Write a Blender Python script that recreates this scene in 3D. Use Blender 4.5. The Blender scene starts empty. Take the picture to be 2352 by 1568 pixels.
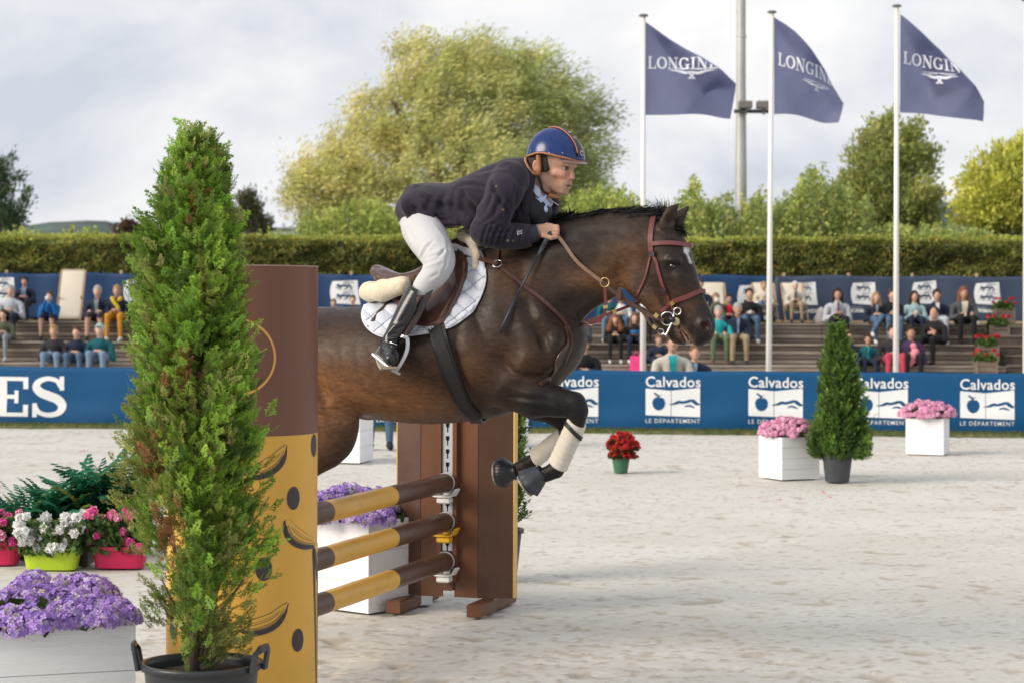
import bpy, bmesh, math, random
import numpy as np
from mathutils import Vector, Matrix
from mathutils.bvhtree import BVHTree
PI = math.pi
SC = bpy.context.scene
COL = SC.collection
rng = np.random.default_rng(7)
random.seed(7)
# ---------------------------------------------------------------- camera, sky, sun, exposure
FPX, HX, HY, CAMZ, ROLL = 5000.0, 1176.0, 690.0, 1.7, 0.0035   # lens in photo units (2352 wide), horizon row
cam_d = bpy.data.cameras.new('camera'); cam = bpy.data.objects.new('camera', cam_d); COL.objects.link(cam)
cam_d.sensor_width = 36; cam_d.sensor_fit = 'HORIZONTAL'; cam_d.lens = 36 * FPX / 2352
cam_d.shift_y = -(784 - HY) / 2352
cam_d.clip_start = 0.1; cam_d.clip_end = 6000
cam.matrix_world = Matrix.Translation((0, 0, CAMZ)) @ Matrix.Rotation(PI / 2, 4, 'X') @ Matrix.Rotation(ROLL, 4, 'Z')
cam_d.dof.use_dof = True; cam_d.dof.focus_distance = 10.1; cam_d.dof.aperture_fstop = 5.2
SC.camera = cam
SUN_DIR = Vector((-0.80, -0.42, 0.44)).normalized()       # towards the sun
sun_d = bpy.data.lights.new('sun', 'SUN'); sun = bpy.data.objects.new('sun', sun_d); COL.objects.link(sun)
sun_d.energy = 2.5; sun_d.angle = math.radians(32); sun_d.color = (1.0, 0.89, 0.74)
sun.rotation_euler = SUN_DIR.to_track_quat('Z', 'Y').to_euler()
W = bpy.data.worlds.new('World'); SC.world = W; W.use_nodes = True
nt = W.node_tree; nt.nodes.clear()
def N(t, typ, **kw):
    n = t.nodes.new(typ)
    for k, v in kw.items():
        if k in ('inp',):
            for a, b in v.items(): n.inputs[a].default_value = b
        else: setattr(n, k, v)
    return n
out = N(nt, 'ShaderNodeOutputWorld')
sky = N(nt, 'ShaderNodeTexSky', sky_type='NISHITA', sun_disc=False)
sky.sun_elevation = math.asin(SUN_DIR.z); sky.sun_rotation = math.atan2(SUN_DIR.x, SUN_DIR.y)
bg1 = N(nt, 'ShaderNodeBackground', inp={'Strength': 0.09})
nt.links.new(sky.outputs[0], bg1.inputs[0])
bg2 = N(nt, 'ShaderNodeBackground', inp={'Strength': 1.04})
tc = N(nt, 'ShaderNodeTexCoord'); mp = N(nt, 'ShaderNodeMapping')
mp.inputs['Scale'].default_value = (1.0, 1.0, 1.7); mp.inputs['Location'].default_value = (0.37, 0.2, 0.55)
nt.links.new(tc.outputs['Generated'], mp.inputs[0])
n1 = N(nt, 'ShaderNodeTexNoise', inp={'Scale': 5.2, 'Detail': 7.0, 'Roughness': 0.52, 'Distortion': 0.35})
nt.links.new(mp.outputs[0], n1.inputs['Vector'])
cr = N(nt, 'ShaderNodeValToRGB')
e = cr.color_ramp.elements
e[0].position = 0.40; e[0].color = (0.415, 0.44, 0.495, 1)
e[1].position = 0.62; e[1].color = (0.69, 0.675, 0.66, 1)
m_ = e.new(0.50); m_.color = (0.54, 0.55, 0.575, 1)
nt.links.new(n1.outputs['Fac'], cr.inputs[0]); nt.links.new(cr.outputs[0], bg2.inputs[0])
n2 = N(nt, 'ShaderNodeTexNoise', inp={'Scale': 3.1, 'Detail': 4.0})
nt.links.new(mp.outputs[0], n2.inputs['Vector'])
cov = N(nt, 'ShaderNodeMapRange', inp={'From Min': 0.30, 'From Max': 0.50, 'To Min': 0.72, 'To Max': 1.0})
nt.links.new(n2.outputs['Fac'], cov.inputs['Value'])
mx = N(nt, 'ShaderNodeMixShader'); nt.links.new(cov.outputs[0], mx.inputs[0])
nt.links.new(bg1.outputs[0], mx.inputs[1]); nt.links.new(bg2.outputs[0], mx.inputs[2])
nt.links.new(mx.outputs[0], out.inputs[0])
SC.view_settings.view_transform = 'Standard'; SC.view_settings.look = 'None'
SC.view_settings.exposure = 0.60; SC.view_settings.gamma = 1.0; SC.view_settings.use_curve_mapping = False
SC.cycles.max_bounces = 6; SC.cycles.diffuse_bounces = 3; SC.cycles.use_denoising = True
# ---------------------------------------------------------------- photo-plan helper: a point at depth Y seen at (x, y)
def P(x, y, Y):
    dx, dy = x - HX, y - HY
    dx, dy = dx + ROLL * dy, dy - ROLL * dx
    return Vector((dx / FPX * Y, Y, CAMZ - dy / FPX * Y))
def X_at(x, Y, z=0.0):
    y = HY + (CAMZ - z) * FPX / Y
    return P(x, y, Y).x
# ---------------------------------------------------------------- materials
MATS = {}
def mat(name, col, rough=0.7, var=0.0, vscale=8.0, bump=0.0, bscale=40.0, metal=0.0, attr=None, spec=0.5, coat=0.0,
        col2=None, stretch=(1, 1, 1), trans=0.0, sheen=0.0, detail=4.0, twoside=False, bdist=0.01, subsurf=0.0, rvar=0.0):
    if name in MATS: return MATS[name]
    m = bpy.data.materials.new(name); m.use_nodes = True; t = m.node_tree
    b = t.nodes['Principled BSDF']
    b.inputs['Roughness'].default_value = rough; b.inputs['Metallic'].default_value = metal
    b.inputs['Specular IOR Level'].default_value = spec; b.inputs['Coat Weight'].default_value = coat
    b.inputs['Coat Roughness'].default_value = 0.08
    b.inputs['Sheen Weight'].default_value = sheen
    if subsurf: b.inputs['Subsurface Weight'].default_value = subsurf; b.inputs['Subsurface Radius'].default_value = (.02, .008, .004)
    base = None
    tcn = N(t, 'ShaderNodeTexCoord'); mpn = N(t, 'ShaderNodeMapping'); mpn.inputs['Scale'].default_value = stretch
    t.links.new(tcn.outputs['Object'], mpn.inputs[0])
    if attr:
        a = N(t, 'ShaderNodeAttribute', attribute_name=attr); base = a.outputs['Color']
    if var > 0 or col2:
        nz = N(t, 'ShaderNodeTexNoise', inp={'Scale': vscale, 'Detail': detail, 'Roughness': 0.6})
        t.links.new(mpn.outputs[0], nz.inputs['Vector'])
        if col2:
            mr = N(t, 'ShaderNodeMapRange', inp={'From Min': 0.38, 'From Max': 0.62}); t.links.new(nz.outputs['Fac'], mr.inputs['Value'])
            mc = N(t, 'ShaderNodeMix', data_type='RGBA'); t.links.new(mr.outputs[0], mc.inputs['Factor'])
            mc.inputs['A'].default_value = (*col, 1); mc.inputs['B'].default_value = (*col2, 1)
            if base: t.links.new(base, mc.inputs['A'])
            base = mc.outputs['Result']
        if var > 0:
            mr = N(t, 'ShaderNodeMapRange', inp={'From Min': 0.3, 'From Max': 0.7, 'To Min': 1 - var, 'To Max': 1 + var})
            t.links.new(nz.outputs['Fac'], mr.inputs['Value'])
            vm = N(t, 'ShaderNodeVectorMath', operation='SCALE'); t.links.new(mr.outputs[0], vm.inputs['Scale'])
            if base: t.links.new(base, vm.inputs[0])
            else: vm.inputs[0].default_value = col
            base = vm.outputs[0]
    if rvar > 0:
        nr_ = N(t, 'ShaderNodeTexNoise', inp={'Scale': vscale * .45, 'Detail': 6.0, 'Roughness': 0.7}); t.links.new(mpn.outputs[0], nr_.inputs['Vector'])
        rr_ = N(t, 'ShaderNodeMapRange', inp={'From Min': 0.32, 'From Max': 0.68, 'To Min': rough - rvar, 'To Max': rough + rvar}); t.links.new(nr_.outputs['Fac'], rr_.inputs['Value']); t.links.new(rr_.outputs[0], b.inputs['Roughness'])
    if base is not None: t.links.new(base, b.inputs['Base Color'])
    else: b.inputs['Base Color'].default_value = (*col, 1)
    if bump > 0:
        nb = N(t, 'ShaderNodeTexNoise', inp={'Scale': bscale, 'Detail': 5.0, 'Roughness': 0.6})
        t.links.new(mpn.outputs[0], nb.inputs['Vector'])
        bp = N(t, 'ShaderNodeBump', inp={'Strength': bump, 'Distance': bdist}); t.links.new(nb.outputs['Fac'], bp.inputs['Height'])
        t.links.new(bp.outputs[0], b.inputs['Normal'])
    if trans > 0:      # thin leaves and cloth let light through
        tr = N(t, 'ShaderNodeBsdfTranslucent'); ms = N(t, 'ShaderNodeMixShader'); ms.inputs[0].default_value = trans
        if base is not None: t.links.new(base, tr.inputs[0])
        else: tr.inputs[0].default_value = (*col, 1)
        o_ = t.nodes['Material Output']
        t.links.new(b.outputs[0], ms.inputs[1]); t.links.new(tr.outputs[0], ms.inputs[2]); t.links.new(ms.outputs[0], o_.inputs[0])
    MATS[name] = m
    return m
# ---------------------------------------------------------------- mesh helpers
def tag(o, label=None, cat=None, group=None, kind=None):
    if label: o['label'] = label
    if cat: o['category'] = cat
    if group: o['group'] = group
    if kind: o['kind'] = kind
    return o
def thing(name, label, cat, loc=(0, 0, 0), rz=0.0, group=None):
    o = bpy.data.objects.new(name, None); COL.objects.link(o)
    o.location = loc; o.rotation_euler = (0, 0, rz); o.empty_display_size = 0.1
    return tag(o, label, cat, group)
def pmat(o):
    M = Matrix.LocRotScale(o.location, o.rotation_euler, o.scale)
    return M if o.parent is None else pmat(o.parent) @ o.matrix_parent_inverse @ M
def mesh_of(name, V, F, mats=(), mi=None, smooth=False, col=None, colname='Col'):
    me = bpy.data.meshes.new(name)
    V = np.asarray(V, dtype=np.float32).reshape(-1, 3)
    if isinstance(F, np.ndarray) and F.ndim == 2:
        n, k = F.shape
        me.vertices.add(len(V)); me.vertices.foreach_set('co', V.ravel())
        me.loops.add(n * k); me.loops.foreach_set('vertex_index', F.astype(np.int32).ravel())
        me.polygons.add(n); me.polygons.foreach_set('loop_start', np.arange(0, n * k, k, dtype=np.int32))
        me.update(calc_edges=True)
    else:
        me.from_pydata([tuple(map(float, v)) for v in V], [], [tuple(int(i) for i in f) for f in F])
    for m in mats: me.materials.append(m)
    if mi is not None: me.polygons.foreach_set('material_index', np.asarray(mi, dtype=np.int32))
    if smooth: me.polygons.foreach_set('use_smooth', np.ones(len(me.polygons), dtype=bool))
    if col is not None:
        a = me.color_attributes.new(colname, 'FLOAT_COLOR', 'POINT')
        c = np.ones((len(V), 4), dtype=np.float32); c[:, :3] = np.asarray(col)[:, :3]
        a.data.foreach_set('color', c.ravel())
    me.validate(); me.update()
    return me
def link(name, me, parent=None, local=False):
    o = bpy.data.objects.new(name, me); COL.objects.link(o)
    if parent is not None:
        o.parent = parent
        if not local: o.matrix_parent_inverse = pmat(parent).inverted()
    return o
def mk(name, V, F, mats=(), parent=None, mi=None, smooth=False, col=None, local=False):
    if not isinstance(mats, (list, tuple)): mats = [mats]
    return link(name, mesh_of(name, V, F, mats, mi, smooth, col), parent, local)
class MB:
    def __init__(s): s.v = []; s.f = []; s.m = []; s.n = 0
    def add(s, V, F, m=0):
        V = np.asarray(V, float).reshape(-1, 3)
        s.v.append(V); s.f += [[int(i) + s.n for i in f] for f in F]; s.m += [m] * len(F); s.n += len(V); return s
    def build(s, name, mats, parent=None, smooth=False, local=False, M=None):
        V = np.concatenate(s.v)
        if M is not None: V = xf(M, V)
        return mk(name, V, s.f, mats, parent, s.m, smooth, None, local)
def xf(M, V):
    M = np.array(M); V = np.asarray(V, float); return V @ M[:3, :3].T + M[:3, 3]
def g_box(x0, y0, z0, x1, y1, z1, c=0.0):
    if c <= 0:
        V = [(x, y, z) for z in (z0, z1) for y in (y0, y1) for x in (x0, x1)]
        return V, [(0, 2, 3, 1), (4, 5, 7, 6), (0, 1, 5, 4), (2, 6, 7, 3), (0, 4, 6, 2), (1, 3, 7, 5)]
    V = []; F = []
    for (z, i) in ((z0, c), (z0 + c, 0), (z1 - c, 0), (z1, c)):
        V += [(x0 + i, y0 + i, z), (x1 - i, y0 + i, z), (x1 - i, y1 - i, z), (x0 + i, y1 - i, z)]
    F = [(3, 2, 1, 0), (12, 13, 14, 15)]
    for r in range(3):
        for k in range(4):
            F.append((r * 4 + k, r * 4 + (k + 1) % 4, r * 4 + 4 + (k + 1) % 4, r * 4 + 4 + k))
    return V, F
def frames(pts):
    pts = [Vector(p) for p in pts]; T = []
    for i in range(len(pts)):
        a = pts[max(0, i - 1)]; b = pts[min(len(pts) - 1, i + 1)]; d = (b - a)
        T.append(d.normalized() if d.length > 1e-9 else Vector((0, 0, 1)))
    up = Vector((0, 0, 1)) if abs(T[0].z) < 0.9 else Vector((1, 0, 0))
    n = (up - T[0] * up.dot(T[0])).normalized(); out_ = []
    for t in T:
        n = (n - t * n.dot(t)); n = n.normalized() if n.length > 1e-6 else t.orthogonal().normalized()
        out_.append((n.copy(), t.cross(n)))
    return pts, T, out_
def g_tube(pts, r, seg=8, cap=True, closed=False):
    pts, T, fr = frames(pts); n = len(pts)
    rr = r if hasattr(r, '__len__') else [r] * n
    V = []; F = []
    for i in range(n):
        for k in range(seg):
            a = 2 * PI * k / seg
            V.append(pts[i] + (fr[i][0] * math.cos(a) + fr[i][1] * math.sin(a)) * rr[i])
    m = n if closed else n - 1
    for i in range(m):
        j = (i + 1) % n
        for k in range(seg):
            F.append((i * seg + k, i * seg + (k + 1) % seg, j * seg + (k + 1) % seg, j * seg + k))
    if cap and not closed:
        F.append(tuple(range(seg - 1, -1, -1))); F.append(tuple((n - 1) * seg + k for k in range(seg)))
    return [tuple(v) for v in V], F
def g_lathe(prof, seg=24, cx=0, cy=0):
    V = []; F = []
    for (r, z) in prof:
        for k in range(seg):
            a = 2 * PI * k / seg; V.append((cx + r * math.cos(a), cy + r * math.sin(a), z))
    for i in range(len(prof) - 1):
        for k in range(seg):
            F.append((i * seg + k, i * seg + (k + 1) % seg, (i + 1) * seg + (k + 1) % seg, (i + 1) * seg + k))
    return V, F
def smooth_path(pts, n=8, closed=False):
    """Catmull-Rom through pts"""
    p = [np.asarray(q, float) for q in pts]; out_ = []
    m = len(p)
    rngi = range(m if closed else m - 1)
    for i in rngi:
        p0 = p[(i - 1) % m] if (closed or i > 0) else 2 * p[0] - p[1]
        p1 = p[i]; p2 = p[(i + 1) % m]
        p3 = p[(i + 2) % m] if (closed or i + 2 < m) else 2 * p[-1] - p[-2]
        for k in range(n):
            t = k / n
            out_.append(0.5 * ((2 * p1) + (-p0 + p2) * t + (2 * p0 - 5 * p1 + 4 * p2 - p3) * t * t + (-p0 + 3 * p1 - 3 * p2 + p3) * t ** 3))
    if not closed: out_.append(p[-1])
    return out_
def g_ribbon(pts, nrm, w, th):
    """strap of width w, thickness th along pts, nrm = outward normals (strap rests on the inner side)"""
    pts = [Vector(p) for p in pts]; n = len(pts); V = []; F = []
    ww = w if hasattr(w, '__len__') else [w] * n
    for i in range(n):
        t = (pts[min(n - 1, i + 1)] - pts[max(0, i - 1)]).normalized(); nn = Vector(nrm[i]).normalized()
        s = t.cross(nn).normalized() * (ww[i] / 2)
        e_ = 0.25 * th
        V += [pts[i] - s, pts[i] - s * 0.9 + nn * th, pts[i] + s * 0.9 + nn * th, pts[i] + s]
    for i in range(n - 1):
        a, b = i * 4, i * 4 + 4
        for k in range(4): F.append((a + k, a + (k + 1) % 4, b + (k + 1) % 4, b + k))
    F += [(3, 2, 1, 0), (n * 4 - 4, n * 4 - 3, n * 4 - 2, n * 4 - 1)]
    return [tuple(v) for v in V], F
def copy_tree(o, parent=None):
    c = o.copy(); COL.objects.link(c)
    if parent is not None: c.parent = parent
    for ch in [q for q in bpy.data.objects if q.parent == o]: copy_tree(ch, c)
    return c
# ---------------------------------------------------------------- value noise
def vnoise(p, seed=0):
    """p (...,2|3) -> smooth noise in [-1,1]"""
    p = np.asarray(p, np.float64); i = np.floor(p).astype(np.int64); f = p - i; f = f * f * (3 - 2 * f)
    D = p.shape[-1]
    def h(c):
        v = (c[..., 0] * 374761393 + c[..., 1] * 668265263 + (c[..., 2] * 2147483647 if D == 3 else 0) + seed * 1442695041) & 0xffffffff
        v = ((v ^ (v >> 13)) * 1274126177) & 0xffffffff
        v = ((v ^ (v >> 16)) * 2246822519) & 0xffffffff
        return ((v ^ (v >> 15)) & 0xffffff) / float(0xffffff) * 2 - 1
    r = 0
    for corner in range(2 ** D):
        o_ = np.array([(corner >> d) & 1 for d in range(D)]); w = 1
        for d in range(D): w = w * (f[..., d] if o_[d] else 1 - f[..., d])
        r = r + w * h(i + o_)
    return r
def fbm(p, oct=4, seed=0, gain=0.5):
    r = 0; a = 1; s = 0
    for o_ in range(oct):
        r = r + a * vnoise(np.asarray(p) * (2.03 ** o_) + 17.3 * o_, seed + o_); s += a; a *= gain
    return r / s
# ---------------------------------------------------------------- implicit surfaces (smooth unions, surface nets)
class Vol:
    def __init__(s, lo, hi, h):
        s.lo = np.array(lo, float); s.h = h
        s.n = np.ceil((np.array(hi, float) - s.lo) / h).astype(int) + 1
        s.d = np.full(s.n, 1e2, np.float32); s.dm = np.full(s.n, 1e2, np.float32); s.lab = np.zeros(s.n, np.int8)
    def sub(s, a, b):
        i0 = np.clip(np.floor((a - s.lo) / s.h).astype(int), 0, s.n - 1); i1 = np.clip(np.ceil((b - s.lo) / s.h).astype(int) + 1, 1, s.n)
        sl = tuple(slice(i0[k], max(i1[k], i0[k] + 1)) for k in range(3))
        g = [(s.lo[k] + s.h * np.arange(sl[k].start, sl[k].stop)).astype(np.float32) for k in range(3)]
        return sl, g[0][:, None, None], g[1][None, :, None], g[2][None, None, :]
    def apply(s, sl, d, k, label, cut):
        D = s.d[sl]
        if cut:
            e_ = -d
            if k > 0:
                h_ = np.clip(0.5 - 0.5 * (D - e_) / k, 0, 1); s.d[sl] = D * (1 - h_) + e_ * h_ + k * h_ * (1 - h_)
            else: s.d[sl] = np.maximum(D, e_)
            if label is not None:
                m = (d < s.h * 1.5) & (D < 0.01); L = s.lab[sl]; L[m] = label
            return
        if k > 0:
            h_ = np.clip(0.5 + 0.5 * (D - d) / k, 0, 1); s.d[sl] = D * (1 - h_) + d * h_ - k * h_ * (1 - h_)
        else: s.d[sl] = np.minimum(D, d)
        if label is not None:
            M = s.dm[sl]; m = d < M; L = s.lab[sl]; L[m] = label; M[m] = d[m]
    def cone(s, a, b, ra, rb, k=0.02, label=None, sq=None, cut=False):
        """rounded cone; sq = (axis, factor): section is 'factor' times thinner along axis"""
        a = np.asarray(a, float); b = np.asarray(b, float); rm = max(ra, rb)
        m = rm + 2.5 * k + 2 * s.h
        if sq is not None and sq[1] < 1: m = rm / sq[1] + 2.5 * k + 2 * s.h
        sl, x, y, z = s.sub(np.minimum(a, b) - m, np.maximum(a, b) + m)
        if 0 in s.d[sl].shape: return
        px, py, pz = x - a[0], y - a[1], z - a[2]; ab = b - a
        if sq is not None:
            ax = np.asarray(sq[0], float); ax = ax / np.linalg.norm(ax); f = sq[1] - 1
            dt = (px * ax[0] + py * ax[1] + pz * ax[2]) * f
            px, py, pz = px + dt * ax[0], py + dt * ax[1], pz + dt * ax[2]
            ab = ab + ax * (ab @ ax) * f
        L2 = max(ab @ ab, 1e-9)
        t = np.clip((px * ab[0] + py * ab[1] + pz * ab[2]) / L2, 0, 1)
        dx, dy, dz = px - t * ab[0], py - t * ab[1], pz - t * ab[2]
        d = np.sqrt(dx * dx + dy * dy + dz * dz) - (ra + (rb - ra) * t)
        s.apply(sl, d.astype(np.float32), k, label, cut)
    def chain(s, pts, k=0.02, label=None, sqax=None, cut=False):
        """pts: (pos, r, half width along sqax or None)"""
        for (p, r, w), (q, r2, w2) in zip(pts[:-1], pts[1:]):
            sq = None
            if sqax is not None and w: sq = (sqax, 0.5 * (r / w + r2 / w2))
            s.cone(p, q, r, r2, k, label, sq, cut)
    def ell(s, c, r, R=None, k=0.02, label=None, cut=False):
        c = np.asarray(c, float); r = np.asarray(r, float); m = r.max() + 2.5 * k + 2 * s.h
        sl, x, y, z = s.sub(c - m, c + m)
        if 0 in s.d[sl].shape: return
        p = [x - c[0], y - c[1], z - c[2]]
        if R is not None:
            R = np.array(R)[:3, :3]
            p = [sum(R[j, i] * p[j] for j in range(3)) for i in range(3)]
        q = np.sqrt(sum((p[i] / r[i]) ** 2 for i in range(3)))
        q2 = np.sqrt(sum((p[i] / r[i] ** 2) ** 2 for i in range(3))) + 1e-9
        d = q * (q - 1) / q2
        s.apply(sl, d.astype(np.float32), k, label, cut)
    def grid(s):
        return [(s.lo[k] + s.h * np.arange(s.n[k])).astype(np.float32).reshape([-1 if j == k else 1 for j in range(3)]) for k in range(3)]
    def mesh(s):
        d = s.d; ins = d < 0
        c = sum(ins[i:d.shape[0] - 1 + i, j:d.shape[1] - 1 + j, k:d.shape[2] - 1 + k].astype(np.int8) for i in (0, 1) for j in (0, 1) for k in (0, 1))
        idx = np.argwhere((c > 0) & (c < 8)); M = len(idx)
        cid = np.full(np.array(d.shape) - 1, -1, np.int32); cid[idx[:, 0], idx[:, 1], idx[:, 2]] = np.arange(M)
        cv = {}
        for i in (0, 1):
            for j in (0, 1):
                for k in (0, 1): cv[i, j, k] = d[idx[:, 0] + i, idx[:, 1] + j, idx[:, 2] + k]
        acc = np.zeros((M, 3)); cnt = np.zeros(M)
        for ax in range(3):
            o1, o2 = [q for q in range(3) if q != ax]
            for u in (0, 1):
                for v in (0, 1):
                    A = [0, 0, 0]; A[o1] = u; A[o2] = v; B = list(A); B[ax] = 1
                    va, vb = cv[tuple(A)], cv[tuple(B)]; m = (va < 0) != (vb < 0)
                    t = va[m] / (va[m] - vb[m])
                    q = np.zeros((m.sum(), 3)); q[:, o1] = u; q[:, o2] = v; q[:, ax] = t
                    acc[m] += q; cnt[m] += 1
        V = s.lo + s.h * (idx + acc / cnt[:, None])
        lab = s.lab[idx[:, 0], idx[:, 1], idx[:, 2]]
        Fs = []
        for ax in range(3):
            o1, o2 = (ax + 1) % 3, (ax + 2) % 3
            sl0 = [slice(None)] * 3; sl1 = [slice(None)] * 3
            sl0[ax] = slice(0, -1); sl1[ax] = slice(1, None)
            for o_ in (o1, o2): sl0[o_] = slice(1, -1); sl1[o_] = slice(1, -1)
            a, b = ins[tuple(sl0)], ins[tuple(sl1)]
            for (m, flip) in ((a & ~b, False), (~a & b, True)):
                q = np.argwhere(m)
                if len(q) == 0: continue
                q = q + np.array([0 if k == ax else 1 for k in range(3)])
                def at(du, dv):
                    r = q.copy(); r[:, o1] += du; r[:, o2] += dv; return cid[r[:, 0], r[:, 1], r[:, 2]]
                f = np.stack([at(-1, -1), at(0, -1), at(0, 0), at(-1, 0)], 1)
                Fs.append(f[:, ::-1] if flip else f)
        F = np.concatenate(Fs); F = F[(F >= 0).all(1)]
        return V, F, lab
# ---------------------------------------------------------------- flat print from text and strokes, mapped onto any surface
def text_shape(body, bold=0.0, spacing=1.0):
    cu = bpy.data.curves.new('txt', 'FONT'); cu.body = body; cu.size = 1; cu.offset = bold; cu.space_character = spacing
    cu.resolution_u = 3
    ob = bpy.data.objects.new('txt', cu); me = bpy.data.meshes.new_from_object(ob)
    bm = bmesh.new(); bm.from_mesh(me); bmesh.ops.triangulate(bm, faces=bm.faces)
    bmesh.ops.remove_doubles(bm, verts=bm.verts, dist=1e-5)
    V = np.array([v.co[:] for v in bm.verts])[:, :2]; F = [[v.index for v in f.verts] for f in bm.faces]
    bm.free(); bpy.data.objects.remove(ob); bpy.data.meshes.remove(me); bpy.data.curves.remove(cu)
    return V, F
def fit(V, x0, y0, x1, y1):
    V = np.array(V, float); a = V.min(0); b = V.max(0)
    return (V - a) / (b - a) * np.array([x1 - x0, y1 - y0]) + np.array([x0, y0])
def densify(V, F, L, it=6):
    bm = bmesh.new(); vs = [bm.verts.new((v[0], v[1], 0)) for v in V]
    for f in F:
        try: bm.faces.new([vs[i] for i in f])
        except ValueError: pass
    bmesh.ops.triangulate(bm, faces=bm.faces)
    for _ in range(it):
        ed = [e_ for e_ in bm.edges if e_.calc_length() > L]
        if not ed or len(bm.verts) > 20000: break
        bmesh.ops.subdivide_edges(bm, edges=ed, cuts=1); bmesh.ops.triangulate(bm, faces=bm.faces)
    bm.normal_update()
    for f in bm.faces:
        if f.normal.z < 0: f.normal_flip()
    bm.verts.index_update()
    isl = [-1] * len(bm.verts); k = 0; bm.verts.ensure_lookup_table()
    for v0 in bm.verts:
        if isl[v0.index] >= 0: continue
        st = [v0]; isl[v0.index] = k
        while st:
            v = st.pop()
            for e_ in v.link_edges:
                w = e_.other_vert(v)
                if isl[w.index] < 0: isl[w.index] = k; st.append(w)
        k += 1
    V2 = np.array([v.co[:2] for v in bm.verts]); F2 = [[v.index for v in f.verts] for f in bm.faces]
    bm.free(); return V2, F2, isl
def stroke(pts, w):
    """2-D polyline with width(s) -> V, F"""
    p = np.array(pts, float); n = len(p); ww = np.array(w if hasattr(w, '__len__') else [w] * n) / 2
    t = np.gradient(p, axis=0); t /= np.linalg.norm(t, axis=1)[:, None] + 1e-9; nn = np.stack([-t[:, 1], t[:, 0]], 1)
    V = np.concatenate([p + nn * ww[:, None], p - nn * ww[:, None]])
    return V, [[n + i, n + i + 1, i + 1, i] for i in range(n - 1)]
def merge2(parts):
    V = []; F = []; n = 0
    for v, f in parts:
        V.append(np.asarray(v, float)); F += [[i + n for i in q] for q in f]; n += len(v)
    return np.concatenate(V), F
def disc2(cx, cy, rx, ry, n=14):
    V = [(cx, cy)] + [(cx + rx * math.cos(2 * PI * k / n), cy + ry * math.sin(2 * PI * k / n)) for k in range(n)]
    return V, [[0, 1 + k, 1 + (k + 1) % n] for k in range(n)]
def rect2(x0, y0, x1, y1): return [(x0, y0), (x1, y0), (x1, y1), (x0, y1)], [[0, 1, 2, 3]]
def print_on(surf, name, shape, m, parent, dens=0.1, off=0.004):
    """surf(u, v) -> (point, normal)"""
    V, F, isl = densify(shape[0], shape[1], dens)
    W3 = []
    for (u, v), q in zip(V, isl):       # overlapping strokes never share a plane
        p, n = surf(u, v); W3.append(p + n * (off * (1 + 0.08 * (q % 9))))
    return mk(name, W3, F, m, parent)
def serif(ch):
    """roman slab letters in a 0..~0.8 x 0..1 box"""
    T, t = 0.17, 0.07
    A = []
    def arc(cx, cy, rx, ry, a0, a1, wv, wh, n=16):
        p = []; w = []
        for i in range(n + 1):
            a = math.radians(a0 + (a1 - a0) * i / n); p.append((cx + rx * math.cos(a), cy + ry * math.sin(a)))
            w.append(wh + (wv - wh) * abs(math.cos(a)))
        A.append(stroke(p, w))
    if ch in 'LIEN':
        if ch == 'I': A += [rect2(.12, 0, .12 + T, 1), rect2(0, 0, .41, t), rect2(0, 1 - t, .41, 1)]; w_ = .47
        if ch == 'L': A += [rect2(.1, 0, .1 + T, 1), rect2(0, 0, .7, t * 1.2), rect2(0, 1 - t, .38, 1), rect2(.62, t, .7, .3)]; w_ = .76
        if ch == 'E': A += [rect2(.1, 0, .1 + T * 1.1, 1), rect2(0, 0, .72, .1), rect2(0, .9, .72, 1), rect2(.2, .45, .5, .55), rect2(.62, .05, .72, .3), rect2(.62, .7, .72, .95), rect2(.44, .34, .52, .66)]; w_ = .8
        if ch == 'N': A += [rect2(.12, 0, .12 + t, 1), rect2(.70, 0, .70 + t, 1), stroke([(.13, 1), (.76, 0)], .19), rect2(0, 0, .32, t), rect2(0, 1 - t, .25, 1), rect2(.58, 1 - t, .9, 1)]; w_ = .95
    if ch == 'O': arc(.43, .5, .35, .45, 0, 360, .18, .08, 28); w_ = .9
    if ch == 'G': arc(.43, .5, .35, .45, 40, 330, .18, .08, 24); A += [rect2(.62, .05, .78, .42), rect2(.5, .38, .88, .45), rect2(.7, .68, .77, .98)]; w_ = .93
    if ch == 'S':
        p = smooth_path([(.60, .74), (.52, .89), (.34, .945), (.16, .87), (.11, .73), (.2, .6), (.36, .52), (.53, .43), (.62, .28), (.56, .12), (.36, .055), (.16, .12), (.07, .28)], 5)
        n = len(p); A.append(stroke(p, [0.10 + 0.12 * math.exp(-((i / n - .5) / .22) ** 2) for i in range(n)]))
        A += [rect2(.57, .66, .66, 1.0), rect2(.03, 0.0, .12, .34)]; w_ = .74
    return merge2(A), w_
def word_serif(s, h=1.0, gap=0.04):
    x = 0; parts = []
    for c in s:
        (V, F), w_ = serif(c); V = np.array(V); V = V * h; V[:, 0] += x; parts.append((V, F)); x += (w_ + gap) * h
    return merge2(parts), x

def unit(v): return v / (np.linalg.norm(v, axis=-1, keepdims=True) + 1e-9)
def vnormals(V, F):
    n = np.cross(V[F[:, 2]] - V[F[:, 0]], V[F[:, 3]] - V[F[:, 1]]); N_ = np.zeros_like(V)
    for k in range(4): np.add.at(N_, F[:, k], n)
    return N_ / (np.linalg.norm(N_, axis=1, keepdims=True) + 1e-12)
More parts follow.
